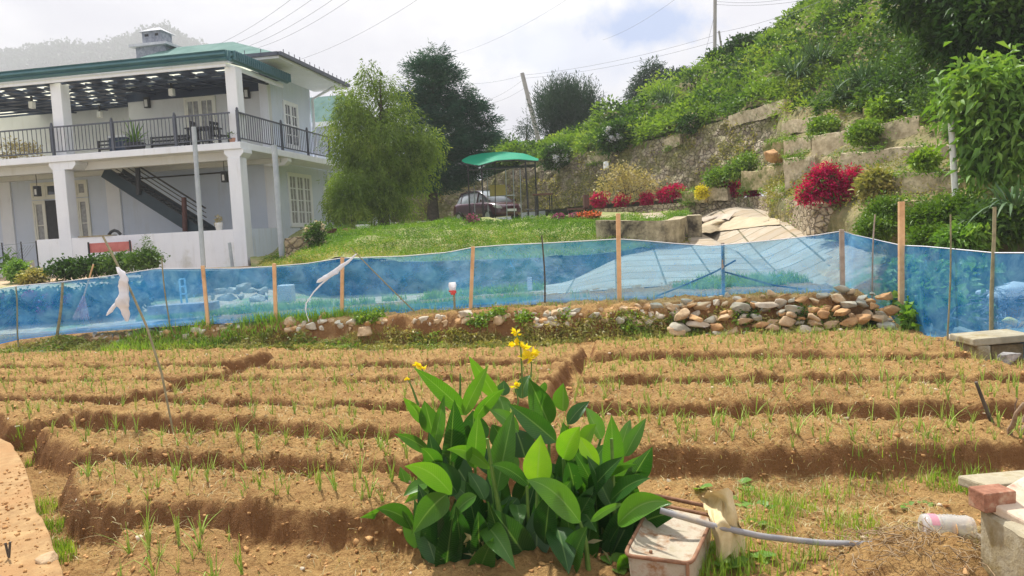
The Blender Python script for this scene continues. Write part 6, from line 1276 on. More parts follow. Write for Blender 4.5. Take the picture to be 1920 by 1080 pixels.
bag('plastic_bag', [(220, 500, 3), (228, 510, 7), (232, 525, 9), (228, 550, 11), (232, 575, 11), (236, 590, 8), (238, 603, 2)], b0[1]+.07, 'white plastic bag hanging from the leaning bamboo pole', 3); bag('plastic_strip', [(224, 560, 7), (214, 575, 6), (205, 585, 6), (198, 592, 1)], b0[1]+.08, 'torn tail of white plastic beside the hanging bag', 5, cat='plastic strip', flat=.3)
b1 = G(779, 586, .44); mb = MB(); mb.tube([b1, P(740, 548, b1[1]-.1), P(700, 508, b1[1]-.2), P(657, 464, b1[1]-.3)], [.010, .010, .009, .008], 6); tag(mb.build('leaning_stick', BAMBOO, origin=b1), 'leaning stick in the middle of the net with loose white plastic at its top', 'stick')
bag('plastic_strip', [(668, 476, 2), (655, 488, 4), (640, 500, 6), (620, 515, 11), (604, 524, 11), (596, 530, 3)], b1[1]-.32, 'torn white plastic blowing left from the leaning stick', 8, flat=.25, cat='plastic strip'); bag('plastic_strip', [(625, 515, 3), (600, 535, 2.2), (585, 552, 1.6), (574, 568, 1.2), (573, 582, 1), (579, 603, .8)], b1[1]-.3, 'thin white plastic tail curling down to the ground', 9, flat=.4, cat='plastic strip')
b2 = G(853, 584, .45); mb = MB(); mb.tube([b2, P(851, 545, b2[1])], .018, 6); tag(mb.build('short_stake', BAMBOO, origin=b2), 'short stake capped with a white and red plastic bag', 'stake')
o = bag('small_bag', [(848, 529, 5.5), (848, 535, 6), (848, 548, 5.5)], b2[1]-.03, 'small white plastic bag with red lower edge on the short stake', 11, flat=.5); o2 = bag('red_edge', [(848, 544, 6), (849, 549, 6.5), (849, 553, 4)], b2[1]-.033, None, 12, mat('red_plastic', (.70, .08, .08), None, rough=.5), None, .55); 
loc = np.array(o2.location)-np.array(o.location); o2.parent = o; o2.location = loc
BP = mat('black_pipe', (.02, .02, .022), (.04, .04, .04), 5, .5)
for (pts, lb) in ([[(1213, 562), (1270, 540), (1340, 510), (1379, 488)], 'black hose rising right behind the net, leaning on the stake'], [[(1352, 508), (1400, 521), (1450, 535), (1512, 543)], 'black hose slanting down right behind the net']):
    mb = MB(); pts = [P(x, y, 11.0) for x, y in pts]; mb.tube(resample(np.array(pts), 10), .014, 6); tag(mb.build('hose', BP, origin=pts[0]), lb, 'hose')
# ------------------------------------------------------------ behind the net
def bush(x, y, r0, ry, Y, m_, lb, n=240, ln=.11, wd=.06, nm='garden_bush', bloom=None): return shrub(lb, pblobs([(x, y, r0, 0, ry), (x+r0*.7, y+2, r0*.7, .1, ry*.85), (x-r0*.7, y+3, r0*.7, -.1, ry*.8)], Y), n, 6, .07, ln, wd, m_, nm, bloom=bloom)
for i, (x, y, r0, ry) in enumerate(((5, 578, 30, 26), (60, 574, 30, 26), (118, 568, 26, 26), (180, 564, 26, 26), (235, 556, 28, 30))):
    bush(x, y, r0, ry, 14.6, L_DARK, ['dark bush behind the net at the left border', 'dark bush with purple blooms behind the net, second from the left border', 'dark bush behind the net beside the broom', 'dark bush right of the broom behind the net', 'darkest bush behind the net right of the white bag'][i], 340, bloom=(14, .07, L_PURP) if i < 3 else None)
wall_strip('garden_wall', [P(268, 508, 16.2), P(400, 508, 16.4), P(500, 502, 16.6), P(600, 498, 16.8)], [P(268, 566, 16.2), P(400, 562, 16.4), P(500, 558, 16.6), P(600, 552, 16.8)], .3, HID, 'low dark mossy wall behind the net on the left', seed=15, amp=.05)
g = thing('concrete_slab', G(335, 588, .35), 'long grey concrete slab on edge behind the net', 'slab'); a, b = P(277, 592, 13.2), P(398, 582, 13.2); mb = MB(); mb.poly([a, b, b+np.array([0, 0, .14]), a+np.array([0, 0, .16])], (0, .35, 0)); mb.build('slab', mat('grey_slab', (.30, .27, .27), (.42, .38, .38), 5, .9), g)
g = thing('metal_rack', P(340, 570, 13.8), 'light blue metal rack frame standing behind the net', 'rack'); mb = MB()
for x, y0, y1 in ((336, 524, 572), (346, 522, 568)): px_tube(mb, [(x, y0, 13.8), (x+5, y1, 13.8)], .018, 6)
for y in (524, 538, 552): px_tube(mb, [(336+(y-524)*.1, y, 13.8), (346+(y-524)*.1, y-1, 13.8)], .014, 5)
mb.build('frame', mat('light_blue_paint', (.35, .62, .78), None), g)
for i, (x, y, rx) in enumerate(((400, 556, .2), (425, 558, .22), (452, 556, .25), (480, 558, .24), (500, 556, .18), (415, 546, .18), (440, 545, .26), (470, 545, .25), (492, 547, .16), (455, 537, .2))):
    rock('pile_stone', x, y, 14.4+.1*(i % 3), rx, .16, .09, 60+i, ROCKS[3], 'pale flat stone in the pile behind the net on the left', 'stone', 'stones piled behind the net')
a = P(536, 548, 14.2); mb = MB(); mb.box(a[0]-.14, a[0]+.14, a[1]-.1, a[1]+.15, a[2]-.2, a[2]+.14); tag(mb.build('pale_block', mat('pale_plaster', (.55, .52, .50), (.66, .62, .60), 4, .9), origin=a, bevel=.02), 'pale upright block behind the net right of the stone pile', 'block')
g = thing('garden_broom', P(155, 600, 13.6), 'garden broom with long pale handle and pinkish bristles leaning behind the net', 'broom'); mb = MB(); px_tube(mb, [(175, 496, 13.6), (157, 556, 13.6)], .014, 6); mb.build('handle', TIMBER, g)
mb = MB()
for i in range(36): x = 136+32*i/35; px_tube(mb, [(157+(x-152)*.1, 555, 13.6+.05*math.sin(i*3)), (x, 597+4*math.sin(i*1.7), 13.55+.1*math.sin(i))], .005, 4)
mb.build('bristles', mat('pink_bristle', (.55, .30, .34), (.66, .42, .44), 8), g)
b3 = P(993, 530, 12.8); mb = MB(); mb.box(b3[0]-.04, b3[0]+.04, b3[1]-.02, b3[1]+.02, b3[2]-.13, b3[2]+.09); tag(mb.build('marker_board', WHITE, origin=b3), 'small white marker board behind the net right of the middle', 'marker')
cr = []
r_ = np.random.default_rng(77)
for (x0, x1, ya, yb, n) in ((-6.5, 4.4, 11.6, 12.2, 9000), (-7, .6, 13.6, 14.1, 4200), (3.2, 6.5, 12.0, 12.8, 3000)):
    x = r_.uniform(x0, x1, n); y = r_.uniform(ya, yb, n)+.25*np.sin(x*.5); k = fbm(np.stack([x, y], -1), .9, 2, 5) > -.3; x, y = x[k], y[k]; z = np.where(y < 12.6, field_z(x, y, False), garden(x, y)); cr.append(blades(np.stack([x, y, z], -1), r_.uniform(.06, .2, len(x)), .02, .8, 2))
V, F, t = join_np(cr); tag(patch('crop_strips', V, F, L_FRESH, rnd=t), kind='stuff')
# leafy patch and rubbish behind the low end of the net
for i, (x, y, r0, ry, Y) in enumerate(((1725, 560, 30, 34, 10.6), (1775, 540, 34, 36, 10.8), (1740, 600, 28, 24, 10.0), (1800, 590, 30, 26, 9.8), (1830, 520, 30, 28, 11.2), (1700, 520, 20, 24, 11.6))):
    bush(x, y, r0, ry, Y, L_BIG, ['large-leaved plant just right of the tall orange stake, behind the net', 'large-leaved plant behind the net below the white post', 'low large-leaved plant at the net foot right of the orange stake', 'low large-leaved plant behind the net left of the bamboo stake', 'large-leaved plant behind the net beside the bamboo stake', 'small large-leaved plant behind the orange stake'][i], 110, .17, .11, 'leafy_plant')
g = thing('wire_tangle', P(1885, 620, 9.2), 'tangled grey wire netting heaped behind the net at the right border', 'wire'); mb = MB(); r_ = np.random.default_rng(9); c0 = P(1885, 590, 9.4)
for i in range(46):
    p0 = c0+r_.normal(size=3)*np.array([.28, .2, .14]); pts = [p0]
    for j in range(7): pts.append(pts[-1]+r_.normal(size=3)*np.array([.10, .06, .06]))
    mb.tube(pts, .006, 4, False)
mb.build('wire', mat('grey_wire', (.18, .19, .22), (.32, .33, .36), 6), g)
for i, (x, y, Y, rr, m_, lb) in enumerate(((1900, 545, 9.8, .22, PL, 'crumpled white sheet on the wire tangle at the right border'), (1870, 556, 9.7, .12, PL, 'smaller crumpled white scrap beside the bamboo stake'), (1840, 548, 10, .09, PL, 'white scrap left of the bamboo stake, behind the net'))):
    V, F = I2; V = V*np.array([rr, rr*.5, rr*.45]); V = V*(1+.45*fbm(V/rr+i*5, 1.9, 3, 9+i)[:, None]); c = P(x, y, Y); tag(patch('white_scrap', V+c, F, m_, origin=c), lb, 'scrap')
c = P(1891, 600, 8.9); V, F = rock_shape(91, I2, .1, .62); tag(patch('foam_block', V*np.array([.10, .08, .065])+c, F, mat('yellow_foam', (.75, .58, .14), (.82, .68, .25), 9, .9), origin=c), 'yellow foam block behind the net at the right border', 'foam block')
for i, (x, y, Y, rx, lb) in enumerate(((1812, 625, 9.0, .17, 'bluish pointed stone behind the net near the concrete bench'), (1790, 640, 8.9, .09, 'small pale stone at the net foot, left'), (1820, 645, 8.8, .10, 'small pinkish stone at the net foot beside the concrete bench'), (1745, 615, 9.6, .1, 'grey stone at the net foot below the leaves'))): rock('stone', x, y, Y, rx, .12, .09, 70+i, ROCKS[3], lb, 'stone')
# ------------------------------------------------------------ stones of the bank
r_ = np.random.default_rng(31)
def edge_at(x): return float(np.interp(x, EDGE[:, 0], EDGE[:, 1]))
g = thing('dry_stone_wall', (4.0, edge_at(4.0)+.2, 0), 'low dry stone wall of tan and grey rocks holding the right part of the bank', 'stone wall'); cols = {0: [], 1: [], 2: [], 3: []}
x = G(1230, 620, 0)[0]; k = 0
for row, (off, zf, sz) in enumerate(((-.03, .05, .10), (.02, .15, .095), (.07, .25, .095), (.13, .34, .09), (.22, .43, .085), (.34, .50, .07))):
    xx = x+row*.05
    while xx < 5.0:
        s = sz*r_.uniform(.55, 1.5)
        if r_.uniform() < (.42 if xx < 3.0 and row > 2 else .06): xx += s; continue
        V, F = rock_shape(100+k, None, .2); w = s*r_.uniform(.9, 1.5); V = V*np.array([w, s*.8, s*r_.uniform(.55, .8)]); a = r_.normal()*.25; V = np.stack([V[:, 0]*math.cos(a)+V[:, 2]*math.sin(a), V[:, 1], -V[:, 0]*math.sin(a)+V[:, 2]*math.cos(a)], -1)
        c = np.array([xx+w*.8, edge_at(xx)+off+.02+r_.normal()*.02, zf+r_.normal()*.035]); cols[int(r_.choice(4, p=[.38, .28, .24, .10]))].append((V+c, F)); xx += w*1.45+r_.uniform(-.01, .015); k += 1
for i, lst in cols.items():
    V, F, t = join_np(lst); patch('stones', V, F, ROCKS[i], g)
nms = {0: ('tan', ROCKS[0]), 1: ('grey', ROCKS[1]), 2: ('orange-brown', ROCKS[2]), 3: ('pale', ROCKS[3])}
def bank_rock(px, py, s, ci, seed, label=None, group=None):
    d = ray(px, py); Y = 9.0
    while Y < 14:
        t = Y/d[1]; X_ = d[0]*t
        if CAM[2]+d[2]*t <= gz(X_, Y): break
        Y += .04
    rock('rock', px, py, Y, s*1.2, s*.9, s*.7, seed, nms[ci][1], label or '%s loose rock lying on the weedy bank in front of the net' % nms[ci][0], 'rock', group or '%s loose rocks on the bank' % nms[ci][0])
big = [(1305, 590, .09, 3, 'pale rock at the left end of the dry stone wall, upper'), (1338, 597, .11, 0, 'rounded tan rock in the dry stone wall, left part'), (1370, 590, .10, 2, 'orange rock beside the rounded tan one in the dry stone wall'), (875, 590, .13, 3, 'broad pale rock on the bank under the short stake'), (560, 619, .10, 3, 'pale rock high on the bank right of the first timber stakes'), (545, 605, .13, 0, 'tan rock on top of the bank beside the timber stake at the left'), (478, 636, .07, 3, 'pale rock low on the bank, left of the middle'), (455, 647, .05, 3, 'small white stone at the foot of the bank on the left'), (212, 634, .09, 3, 'pale flat stone on the bank near the leaning bamboo pole'), (690, 622, .12, 0, 'large tan rock set in the middle of the bank'), (605, 596, .12, 2, 'brownish rock on top of the bank left of the loose plastic'), (1190, 607, .10, 0, 'tan rock on the bank below the tallest stake'), (1160, 600, .09, 1, 'grey rock on the bank below the tallest stake'), (80, 660, .07, 1, 'grey stone at the foot of the bank near the left border'), (935, 600, .1, 0, 'tan rock on the bank above the yellow flowers'), (1040, 590, .12, 0, 'wide tan rock on the bank right of the yellow flowers')]
for i, (x, y, s, ci, lb) in enumerate(big): bank_rock(x, y, s*1.15, ci, 200+i, lb, 'marked rocks on the bank')
for i in range(275):
    px = r_.uniform(150, 1300) if i < 190 else r_.uniform(980, 1330); yt = np.interp(px, [150, 470, 850, 1300], [628, 606, 594, 568]); py = yt+abs(r_.normal())*(9 if px < 1000 else 20); bank_rock(px, py, r_.uniform(.035, .105), int(r_.choice(4, p=[.35, .15, .2, .30])), 300+i)
for (x, y) in ((680, 600), (705, 598), (930, 590), (1055, 595), (985, 600), (1270, 600), (1400, 592), (1500, 590), (1640, 600), (1180, 615), (900, 605)):
    px, py = x, y; d = ray(px, py); Y = 9.5
    while Y < 14 and CAM[2]+d[2]*Y/d[1] > gz(d[0]*Y/d[1], Y): Y += .04
    c = P(px, py, Y); gname = thing('bank_weed_plant', c, {680: 'small round-leaved weed on the bank below the loose plastic', 705: 'round-leaved weed right of the one below the loose plastic', 930: 'leafy weed on the bank right of the short stake', 1055: 'leafy weed on the bank left of the tallest stake', 985: 'leafy weed on the bank behind the yellow flowers', 1270: 'leafy weed left of the dry stone wall', 1400: 'dark weed in the dry stone wall above the orange rock', 1500: 'dark weed in the middle of the dry stone wall', 1640: 'dark weed at the right end of the dry stone wall', 1180: 'leafy weed on the bank under the tallest stake', 900: 'dark weed on the bank below the short stake'}[x], 'weed', 'leafy weeds on the bank'); V, F, t = clumped_leaves([(*c, .13, .08, .08)], 60, 5, .04, .055, .04); patch('foliage', V, F, L_HILL if x < 1300 else L_DARK, gname, rnd=t)
# ------------------------------------------------------------ the canna clump
def z3(x, y): return 700+x/2.25, 600+y/2.25
CY = 3.85
cb_ = G(965, 1045, 0); can = thing('canna_plant', cb_, 'large clump of broad-leaved canna with yellow flowers in the foreground', 'plant')
def canna_mat():
    m, nt, b, o = newmat('canna_leaf'); co = obj_co(nt); at = N(nt, 'ShaderNodeAttribute', attribute_name='rnd').outputs['Fac']
    av = N(nt, 'ShaderNodeAttribute', attribute_name='vein').outputs['Fac']
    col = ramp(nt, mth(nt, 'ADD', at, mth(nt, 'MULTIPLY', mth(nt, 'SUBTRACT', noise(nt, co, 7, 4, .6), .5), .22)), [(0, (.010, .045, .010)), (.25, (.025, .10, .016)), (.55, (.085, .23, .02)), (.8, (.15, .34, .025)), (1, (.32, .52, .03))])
    vein = ramp(nt, av, [(0, 1.), (.09, 0.)]); col = mixc(nt, mth(nt, 'MULTIPLY', vein, .55), col, (.22, .36, .12))
    w = N(nt, 'ShaderNodeAttribute', attribute_name='rib').outputs['Fac']; rib = mth(nt, 'SINE', mth(nt, 'MULTIPLY', w, 160.)); col = mixc(nt, mth(nt, 'MULTIPLY', mth(nt, 'MAXIMUM', rib, 0.), .16), col, (.12, .24, .05))
    brn = mth(nt, 'MULTIPLY', ramp(nt, mth(nt, 'ADD', av, mth(nt, 'MULTIPLY', noise(nt, co, 26, 4, .7), .5)), [(1.12, 0.), (1.22, 1.)]), ramp(nt, noise(nt, co, 5, 3), [(.5, 0.), (.6, 1.)])); col = mixc(nt, brn, col, (.36, .24, .08))
    spt = ramp(nt, noise(nt, co, 55, 3, .7), [(.66, 0.), (.74, .5)]); col = mixc(nt, spt, col, (.22, .26, .10))
    L(nt, col, b.inputs['Base Color']); b.inputs['Roughness'].default_value = .36; b.inputs['Specular IOR Level'].default_value = .5; bump(nt, b, mth(nt, 'ADD', mth(nt, 'MULTIPLY', rib, .5), noise(nt, co, 20, 3)), .22, .006)
    t = N(nt, 'ShaderNodeBsdfTranslucent'); L(nt, mixc(nt, 1.0, col, (1.5, 1.5, .5), 'MULTIPLY'), t.inputs[0]); ms = N(nt, 'ShaderNodeMixShader'); ms.inputs[0].default_value = .35; L(nt, b.outputs[0], ms.inputs[1]); L(nt, t.outputs[0], ms.inputs[2]); L(nt, ms.outputs[0], o.inputs[0]); return m
CM = canna_mat(); r_ = np.random.default_rng(12)
def canna_leaf(bx, by, tx, ty, w, tone, Y, arch=.12, roll=None, label=None, m_=None, collect=None):
    dY = r_.uniform(-.22, .10); a = P(*z3(bx, by), Y); b = P(*z3(tx, ty), Y+dY); ln = np.linalg.norm(b-a); e = (b-a)/ln; W_ = w/2.25*Y/FPX; roll = r_.uniform(-.75, .75) if roll is None else roll
    fwd = unit(CAM-a); s = unit(np.cross(e, fwd)); up = np.cross(s, e); s, up = s*math.cos(roll)+up*math.sin(roll), up*math.cos(roll)-s*math.sin(roll)
    side = np.sign(e[0])*.0; nl, nw = 16, 8; V = []; vn_ = []; rb = []; cup = r_.uniform(.12, .4); wav = r_.uniform(0, 6)
    bend = np.array([0, 0, 1.0])*ln*(arch if abs(e[2]) < .9 else arch*.4)+fwd*ln*r_.uniform(-.05, .10)
    for i in range(nl+1):
        t = i/nl; c = a+e*ln*t+bend*4*t*(1-t)*.5; wd = W_*.5*(3.25*(t**.62)*((1-t)**1.12) if t < 1 else 0)
        wd = max(wd, W_*.03 if t < .1 else 0.0005)
        for j in range(nw+1):
            q = (j/nw-.5)*2; V.append(c+s*wd*q+up*(wd*cup*abs(q)**1.5+.05*wd*math.sin(9*t+wav+q*2)*abs(q))); 
    V = np.array(V); F = grid_faces(nl+1, nw+1)
    if collect is not None: collect.append((V, F, np.full(len(F), tone), np.tile(np.abs(np.linspace(-1, 1, nw+1)), nl+1), np.repeat(np.linspace(0, 1, nl+1), nw+1)-.22*np.tile(np.abs(np.linspace(-1, 1, nw+1)), nl+1)*W_/ln*2)); return a
    me = np_mesh('leaf', V, F, np.full(len(F), tone), True)
    av = me.attributes.new('vein', 'FLOAT', 'POINT'); av.data.foreach_set('value', np.tile(np.abs(np.linspace(-1, 1, nw+1)), nl+1).astype(np.float32))
    tt = np.repeat(np.linspace(0, 1, nl+1), nw+1)-.22*np.tile(np.abs(np.linspace(-1, 1, nw+1)), nl+1)*W_/ln*2; rbv = me.attributes.new('rib', 'FLOAT', 'POINT'); rbv.data.foreach_set('value', tt.astype(np.float32))
    o = put('leaf', me, m_ or CM, can)
    if label: o['label'] = label
    return a
# further dark inner leaves fill the clump
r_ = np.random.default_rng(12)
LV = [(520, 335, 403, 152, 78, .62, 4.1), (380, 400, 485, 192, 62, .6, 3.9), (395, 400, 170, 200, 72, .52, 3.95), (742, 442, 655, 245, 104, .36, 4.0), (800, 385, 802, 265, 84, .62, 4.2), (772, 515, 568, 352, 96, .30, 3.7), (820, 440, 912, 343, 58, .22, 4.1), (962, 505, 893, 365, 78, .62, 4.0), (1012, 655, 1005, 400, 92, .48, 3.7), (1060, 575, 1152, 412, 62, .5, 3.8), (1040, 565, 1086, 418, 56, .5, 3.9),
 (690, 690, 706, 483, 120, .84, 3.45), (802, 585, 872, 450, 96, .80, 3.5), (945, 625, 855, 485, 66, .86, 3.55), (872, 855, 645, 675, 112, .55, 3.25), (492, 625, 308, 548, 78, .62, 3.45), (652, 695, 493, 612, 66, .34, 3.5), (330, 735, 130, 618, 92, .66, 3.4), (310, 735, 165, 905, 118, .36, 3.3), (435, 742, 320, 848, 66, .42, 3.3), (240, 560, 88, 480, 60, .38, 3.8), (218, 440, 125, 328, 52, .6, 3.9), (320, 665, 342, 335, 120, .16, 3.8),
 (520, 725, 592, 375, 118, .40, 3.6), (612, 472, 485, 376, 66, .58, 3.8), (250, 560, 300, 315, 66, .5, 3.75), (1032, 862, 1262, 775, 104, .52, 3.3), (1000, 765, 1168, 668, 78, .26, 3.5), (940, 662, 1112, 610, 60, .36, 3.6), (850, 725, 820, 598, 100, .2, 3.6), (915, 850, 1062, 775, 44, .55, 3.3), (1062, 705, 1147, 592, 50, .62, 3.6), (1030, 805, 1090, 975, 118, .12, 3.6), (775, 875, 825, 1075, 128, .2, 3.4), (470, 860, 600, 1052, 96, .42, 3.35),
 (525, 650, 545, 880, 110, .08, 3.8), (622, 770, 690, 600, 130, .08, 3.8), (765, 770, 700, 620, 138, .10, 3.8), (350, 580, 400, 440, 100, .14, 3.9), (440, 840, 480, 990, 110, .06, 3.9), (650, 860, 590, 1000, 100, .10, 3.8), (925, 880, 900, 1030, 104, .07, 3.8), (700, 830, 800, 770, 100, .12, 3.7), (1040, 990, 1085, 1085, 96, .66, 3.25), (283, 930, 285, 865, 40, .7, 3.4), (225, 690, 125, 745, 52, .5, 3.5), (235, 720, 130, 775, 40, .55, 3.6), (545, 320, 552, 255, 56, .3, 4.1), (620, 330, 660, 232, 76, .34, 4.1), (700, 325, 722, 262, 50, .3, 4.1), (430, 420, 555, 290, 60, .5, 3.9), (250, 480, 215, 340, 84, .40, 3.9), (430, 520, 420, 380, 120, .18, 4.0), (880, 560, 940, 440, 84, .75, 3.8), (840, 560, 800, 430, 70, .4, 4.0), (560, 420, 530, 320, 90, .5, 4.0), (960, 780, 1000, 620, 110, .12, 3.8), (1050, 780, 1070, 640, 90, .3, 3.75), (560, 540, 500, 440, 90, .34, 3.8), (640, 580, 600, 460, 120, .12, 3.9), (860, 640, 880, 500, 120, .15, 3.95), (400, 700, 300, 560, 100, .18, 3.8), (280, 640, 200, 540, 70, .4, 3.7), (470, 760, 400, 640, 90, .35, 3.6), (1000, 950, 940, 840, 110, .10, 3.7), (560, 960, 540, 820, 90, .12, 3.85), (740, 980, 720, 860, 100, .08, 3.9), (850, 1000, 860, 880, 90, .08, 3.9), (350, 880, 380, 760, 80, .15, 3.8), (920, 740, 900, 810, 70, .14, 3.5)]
rq = np.random.default_rng(44)
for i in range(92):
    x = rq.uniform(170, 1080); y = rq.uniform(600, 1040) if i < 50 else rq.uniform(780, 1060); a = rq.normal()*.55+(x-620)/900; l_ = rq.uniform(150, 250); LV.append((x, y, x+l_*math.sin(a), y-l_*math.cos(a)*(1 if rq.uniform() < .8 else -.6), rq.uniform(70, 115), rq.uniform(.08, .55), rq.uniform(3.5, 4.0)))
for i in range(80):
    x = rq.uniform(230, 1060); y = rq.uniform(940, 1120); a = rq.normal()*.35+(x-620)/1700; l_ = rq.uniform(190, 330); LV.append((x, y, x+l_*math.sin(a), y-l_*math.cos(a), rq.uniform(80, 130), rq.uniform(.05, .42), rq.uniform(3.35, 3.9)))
NLV = 95; INNER = []
tips = []
for i, l in enumerate(LV):
    lb = {11: 'bright yellow-green upright young leaf at the centre', 12: 'bright folded young leaf right of the centre', 13: 'brightest narrow young leaf', 18: 'pale leaf hanging down on the left', 26: 'broad leaf reaching right over the white basin'}.get(i)
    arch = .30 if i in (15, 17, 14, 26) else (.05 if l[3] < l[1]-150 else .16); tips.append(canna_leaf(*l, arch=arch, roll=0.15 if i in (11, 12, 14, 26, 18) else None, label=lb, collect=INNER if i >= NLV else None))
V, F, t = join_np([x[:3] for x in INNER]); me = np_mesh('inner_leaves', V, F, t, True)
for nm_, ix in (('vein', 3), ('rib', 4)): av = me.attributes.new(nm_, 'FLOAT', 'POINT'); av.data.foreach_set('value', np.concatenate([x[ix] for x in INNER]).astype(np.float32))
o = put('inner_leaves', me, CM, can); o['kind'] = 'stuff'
SM = mat('canna_stem', (.06, .14, .02), (.16, .26, .05), 8, .45)
def stem(pts, Y, r0=.011):
    q = [P(*z3(x, y), Y) for x, y in pts]; q[0] = np.array([q[0][0], q[0][1], min(q[0][2], .0)]) if q[0][2] < .15 else q[0]; mb = MB(); mb.tube(resample(np.array(q), 9), np.linspace(r0*1.25, r0*.6, 9), 8); mb.build('stem', SM, can)
for pts, Y, r0 in (([(575, 1040), (540, 850), (505, 660), (480, 500)], 3.45, .013), ([(668, 1075), (655, 860), (648, 700)], 3.5, .012), ([(295, 960), (300, 800), (300, 640)], 3.5, .009), ([(910, 1075), (895, 930), (872, 850)], 3.3, .011), ([(1020, 1000), (1018, 820), (1010, 640), (1005, 500)], 3.55, .013), ([(700, 1075), (692, 880), (690, 690)], 3.5, .010), ([(355, 950), (345, 800), (335, 600)], 3.75, .012), ([(815, 1050), (808, 760), (800, 585)], 3.6, .010), ([(985, 1060), (970, 880), (950, 640)], 3.65, .011), ([(480, 1010), (440, 820), (420, 480)], 3.85, .012), ([(560, 1020), (560, 700), (580, 400)], 3.95, .012), ([(740, 1020), (740, 700), (742, 440)], 3.95, .012), ([(390, 900), (370, 700), (250, 520)], 3.8, .010), ([(880, 1000), (900, 700), (960, 500)], 3.9, .011), ([(630, 330), (628, 220), (622, 120), (605, 50)], 4.05, .004), ([(665, 240), (668, 190), (660, 150)], 4.05, .004), ([(245, 300), (225, 240), (200, 200)], 3.95, .004), ([(190, 360), (165, 290), (145, 245)], 3.95, .006), ([(365, 330), (367, 280), (366, 225)], 3.95, .007), ([(600, 400), (612, 340), (600, 290)], 3.9, .005)): stem(pts, Y, r0)
YF = mat('yellow_petal', (.80, .58, .01), (.88, .72, .03), 8, .5); YFm = leafmat('canna_petal', [(.75, .55, .005), (.85, .68, .02), (.90, .78, .06)], .4, nscale=5)
for (x, y, s, Y) in ((655, 150, .045, 4.03), (668, 135, .035, 4.04), (630, 112, .035, 4.05), (600, 98, .038, 4.05), (603, 48, .026, 4.05), (608, 60, .018, 4.06), (598, 272, .030, 3.88), (205, 195, .034, 3.94), (185, 188, .02, 3.94), (142, 248, .018, 3.94)):
    c = P(*z3(x, y), Y); n = 8; dr = unit(rdirs(n)*np.array([1, .7, .6])+np.array([0, -.2, .55])); V, F = leaf_cards(np.repeat(c[None], n, 0)-np.array([0, 0, s*.3]), dr, rdirs(n), s*1.5*rng.uniform(.7, 1.2, n), s*.8, fold=.35, droop=.15); patch('flower', V, F, YFm, can, rnd=np.repeat(rng.uniform(.1, 1, n), 2))
for (x, y) in ((440, 890), (380, 930), (960, 985), (540, 1045)):
    a = P(*z3(x, y), 3.4); 
    n = 5; V, F = leaf_cards(np.repeat(a[None], n, 0)+r_.normal(size=(n, 3))*.03, unit(rdirs(n)*np.array([1, 1, .4])-np.array([0, 0, .3])), rdirs(n), .10, .022, fold=.4); o = patch('dead_leaf', V, F, L_DRY, can, rnd=r_.uniform(0, 1, len(F)))
# ------------------------------------------------------------ things lying at the lower right
BAS = mat('stained_enamel', (.34, .28, .18), (.54, .50, .42), 9, .55, .4, 30, c3=(.26, .13, .05), scale3=9, cov3=.53)
bz = .17; cs = [G(1172, 1040, bz), G(1296, 1056, bz), G(1337, 968, bz), G(1222, 944, bz)]
def round_poly(c, k=.12, n=4):
    out = []; m_ = len(c)
    for i in range(m_):
        p, a, b = c[i], c[i-1], c[(i+1) % m_]; u1 = p+(a-p)*k*2/ max(1e-6, 1); u2 = p+(b-p)*k*2
        for j in range(n+1): t = j/n; out.append((1-t)**2*(p+(a-p)*k)+2*t*(1-t)*p+t*t*(p+(b-p)*k))
    return np.array(out)
rp = round_poly(cs); bas = thing('enamel_basin', rp.mean(0), 'upturned stained white enamel basin with a rusty rim beside the canna', 'basin'); nrp = len(rp); cen = rp.mean(0); levels = [(.90, -.26), (1.0, -.02), (.985, -.006), (.95, 0), (.90, -.012), (.5, -.016), (.02, -.016)]
V = np.concatenate([cen+(rp-cen)*np.array([f_, f_, 1])+np.array([0, 0, z]) for f_, z in levels]); V[:, 2] += .006*fbm(V, 8, 3, 3); F = [(i*nrp+j, i*nrp+(j+1) % nrp, (i+1)*nrp+(j+1) % nrp, (i+1)*nrp+j) for i in range(len(levels)-1) for j in range(nrp)]; patch('shell', V, np.array(F), BAS, bas, smooth=True)
mb = MB(); rr = cen+(rp-cen)*1.02; mb.tube(np.concatenate([rr, rr[:2]]), .009, 7); mb.build('rim', RUST, bas); mb = MB(); q = rp[6]; mb.tube([q+np.array([0, -.01, 0]), q+np.array([.0, -.015, -.26])], .008, 6); q = rp[1]; mb.tube([q+np.array([.1, -.01, 0]), q+np.array([.10, -.015, -.26])], .008, 6); mb.build('frame_leg', RUST, bas)
PIPE = mat('grey_pvc', (.20, .20, .21), (.34, .33, .33), 9, .5, .2, 40, c3=(.40, .33, .24), scale3=6, cov3=.60)
pp = [G(1238, 957, .27), G(1330, 984, .22), G(1430, 1006, .13), G(1540, 1018, .07), G(1660, 1021, .05)]; mb = MB(); mb.tube(resample(np.array(pp), 24), .0145, 14); tag(mb.build('plastic_pipe', PIPE, origin=pp[4]), 'grey plastic pipe lying across the basin onto the soil', 'pipe')
pp = [G(1190, 925, .22), G(1240, 931, .20), G(1330, 950, .16)]; mb = MB(); mb.tube(resample(np.array(pp), 10), .011, 8); tag(mb.build('rusty_pipe', RUST, origin=pp[0]), 'rusty brown pipe behind the basin', 'pipe')
rock('concrete_fragment', 1240, 915, 4.55, .10, .08, .055, 401, ROCKS[3], 'pale broken concrete lump behind the canna leaves', 'fragment', base=I3)
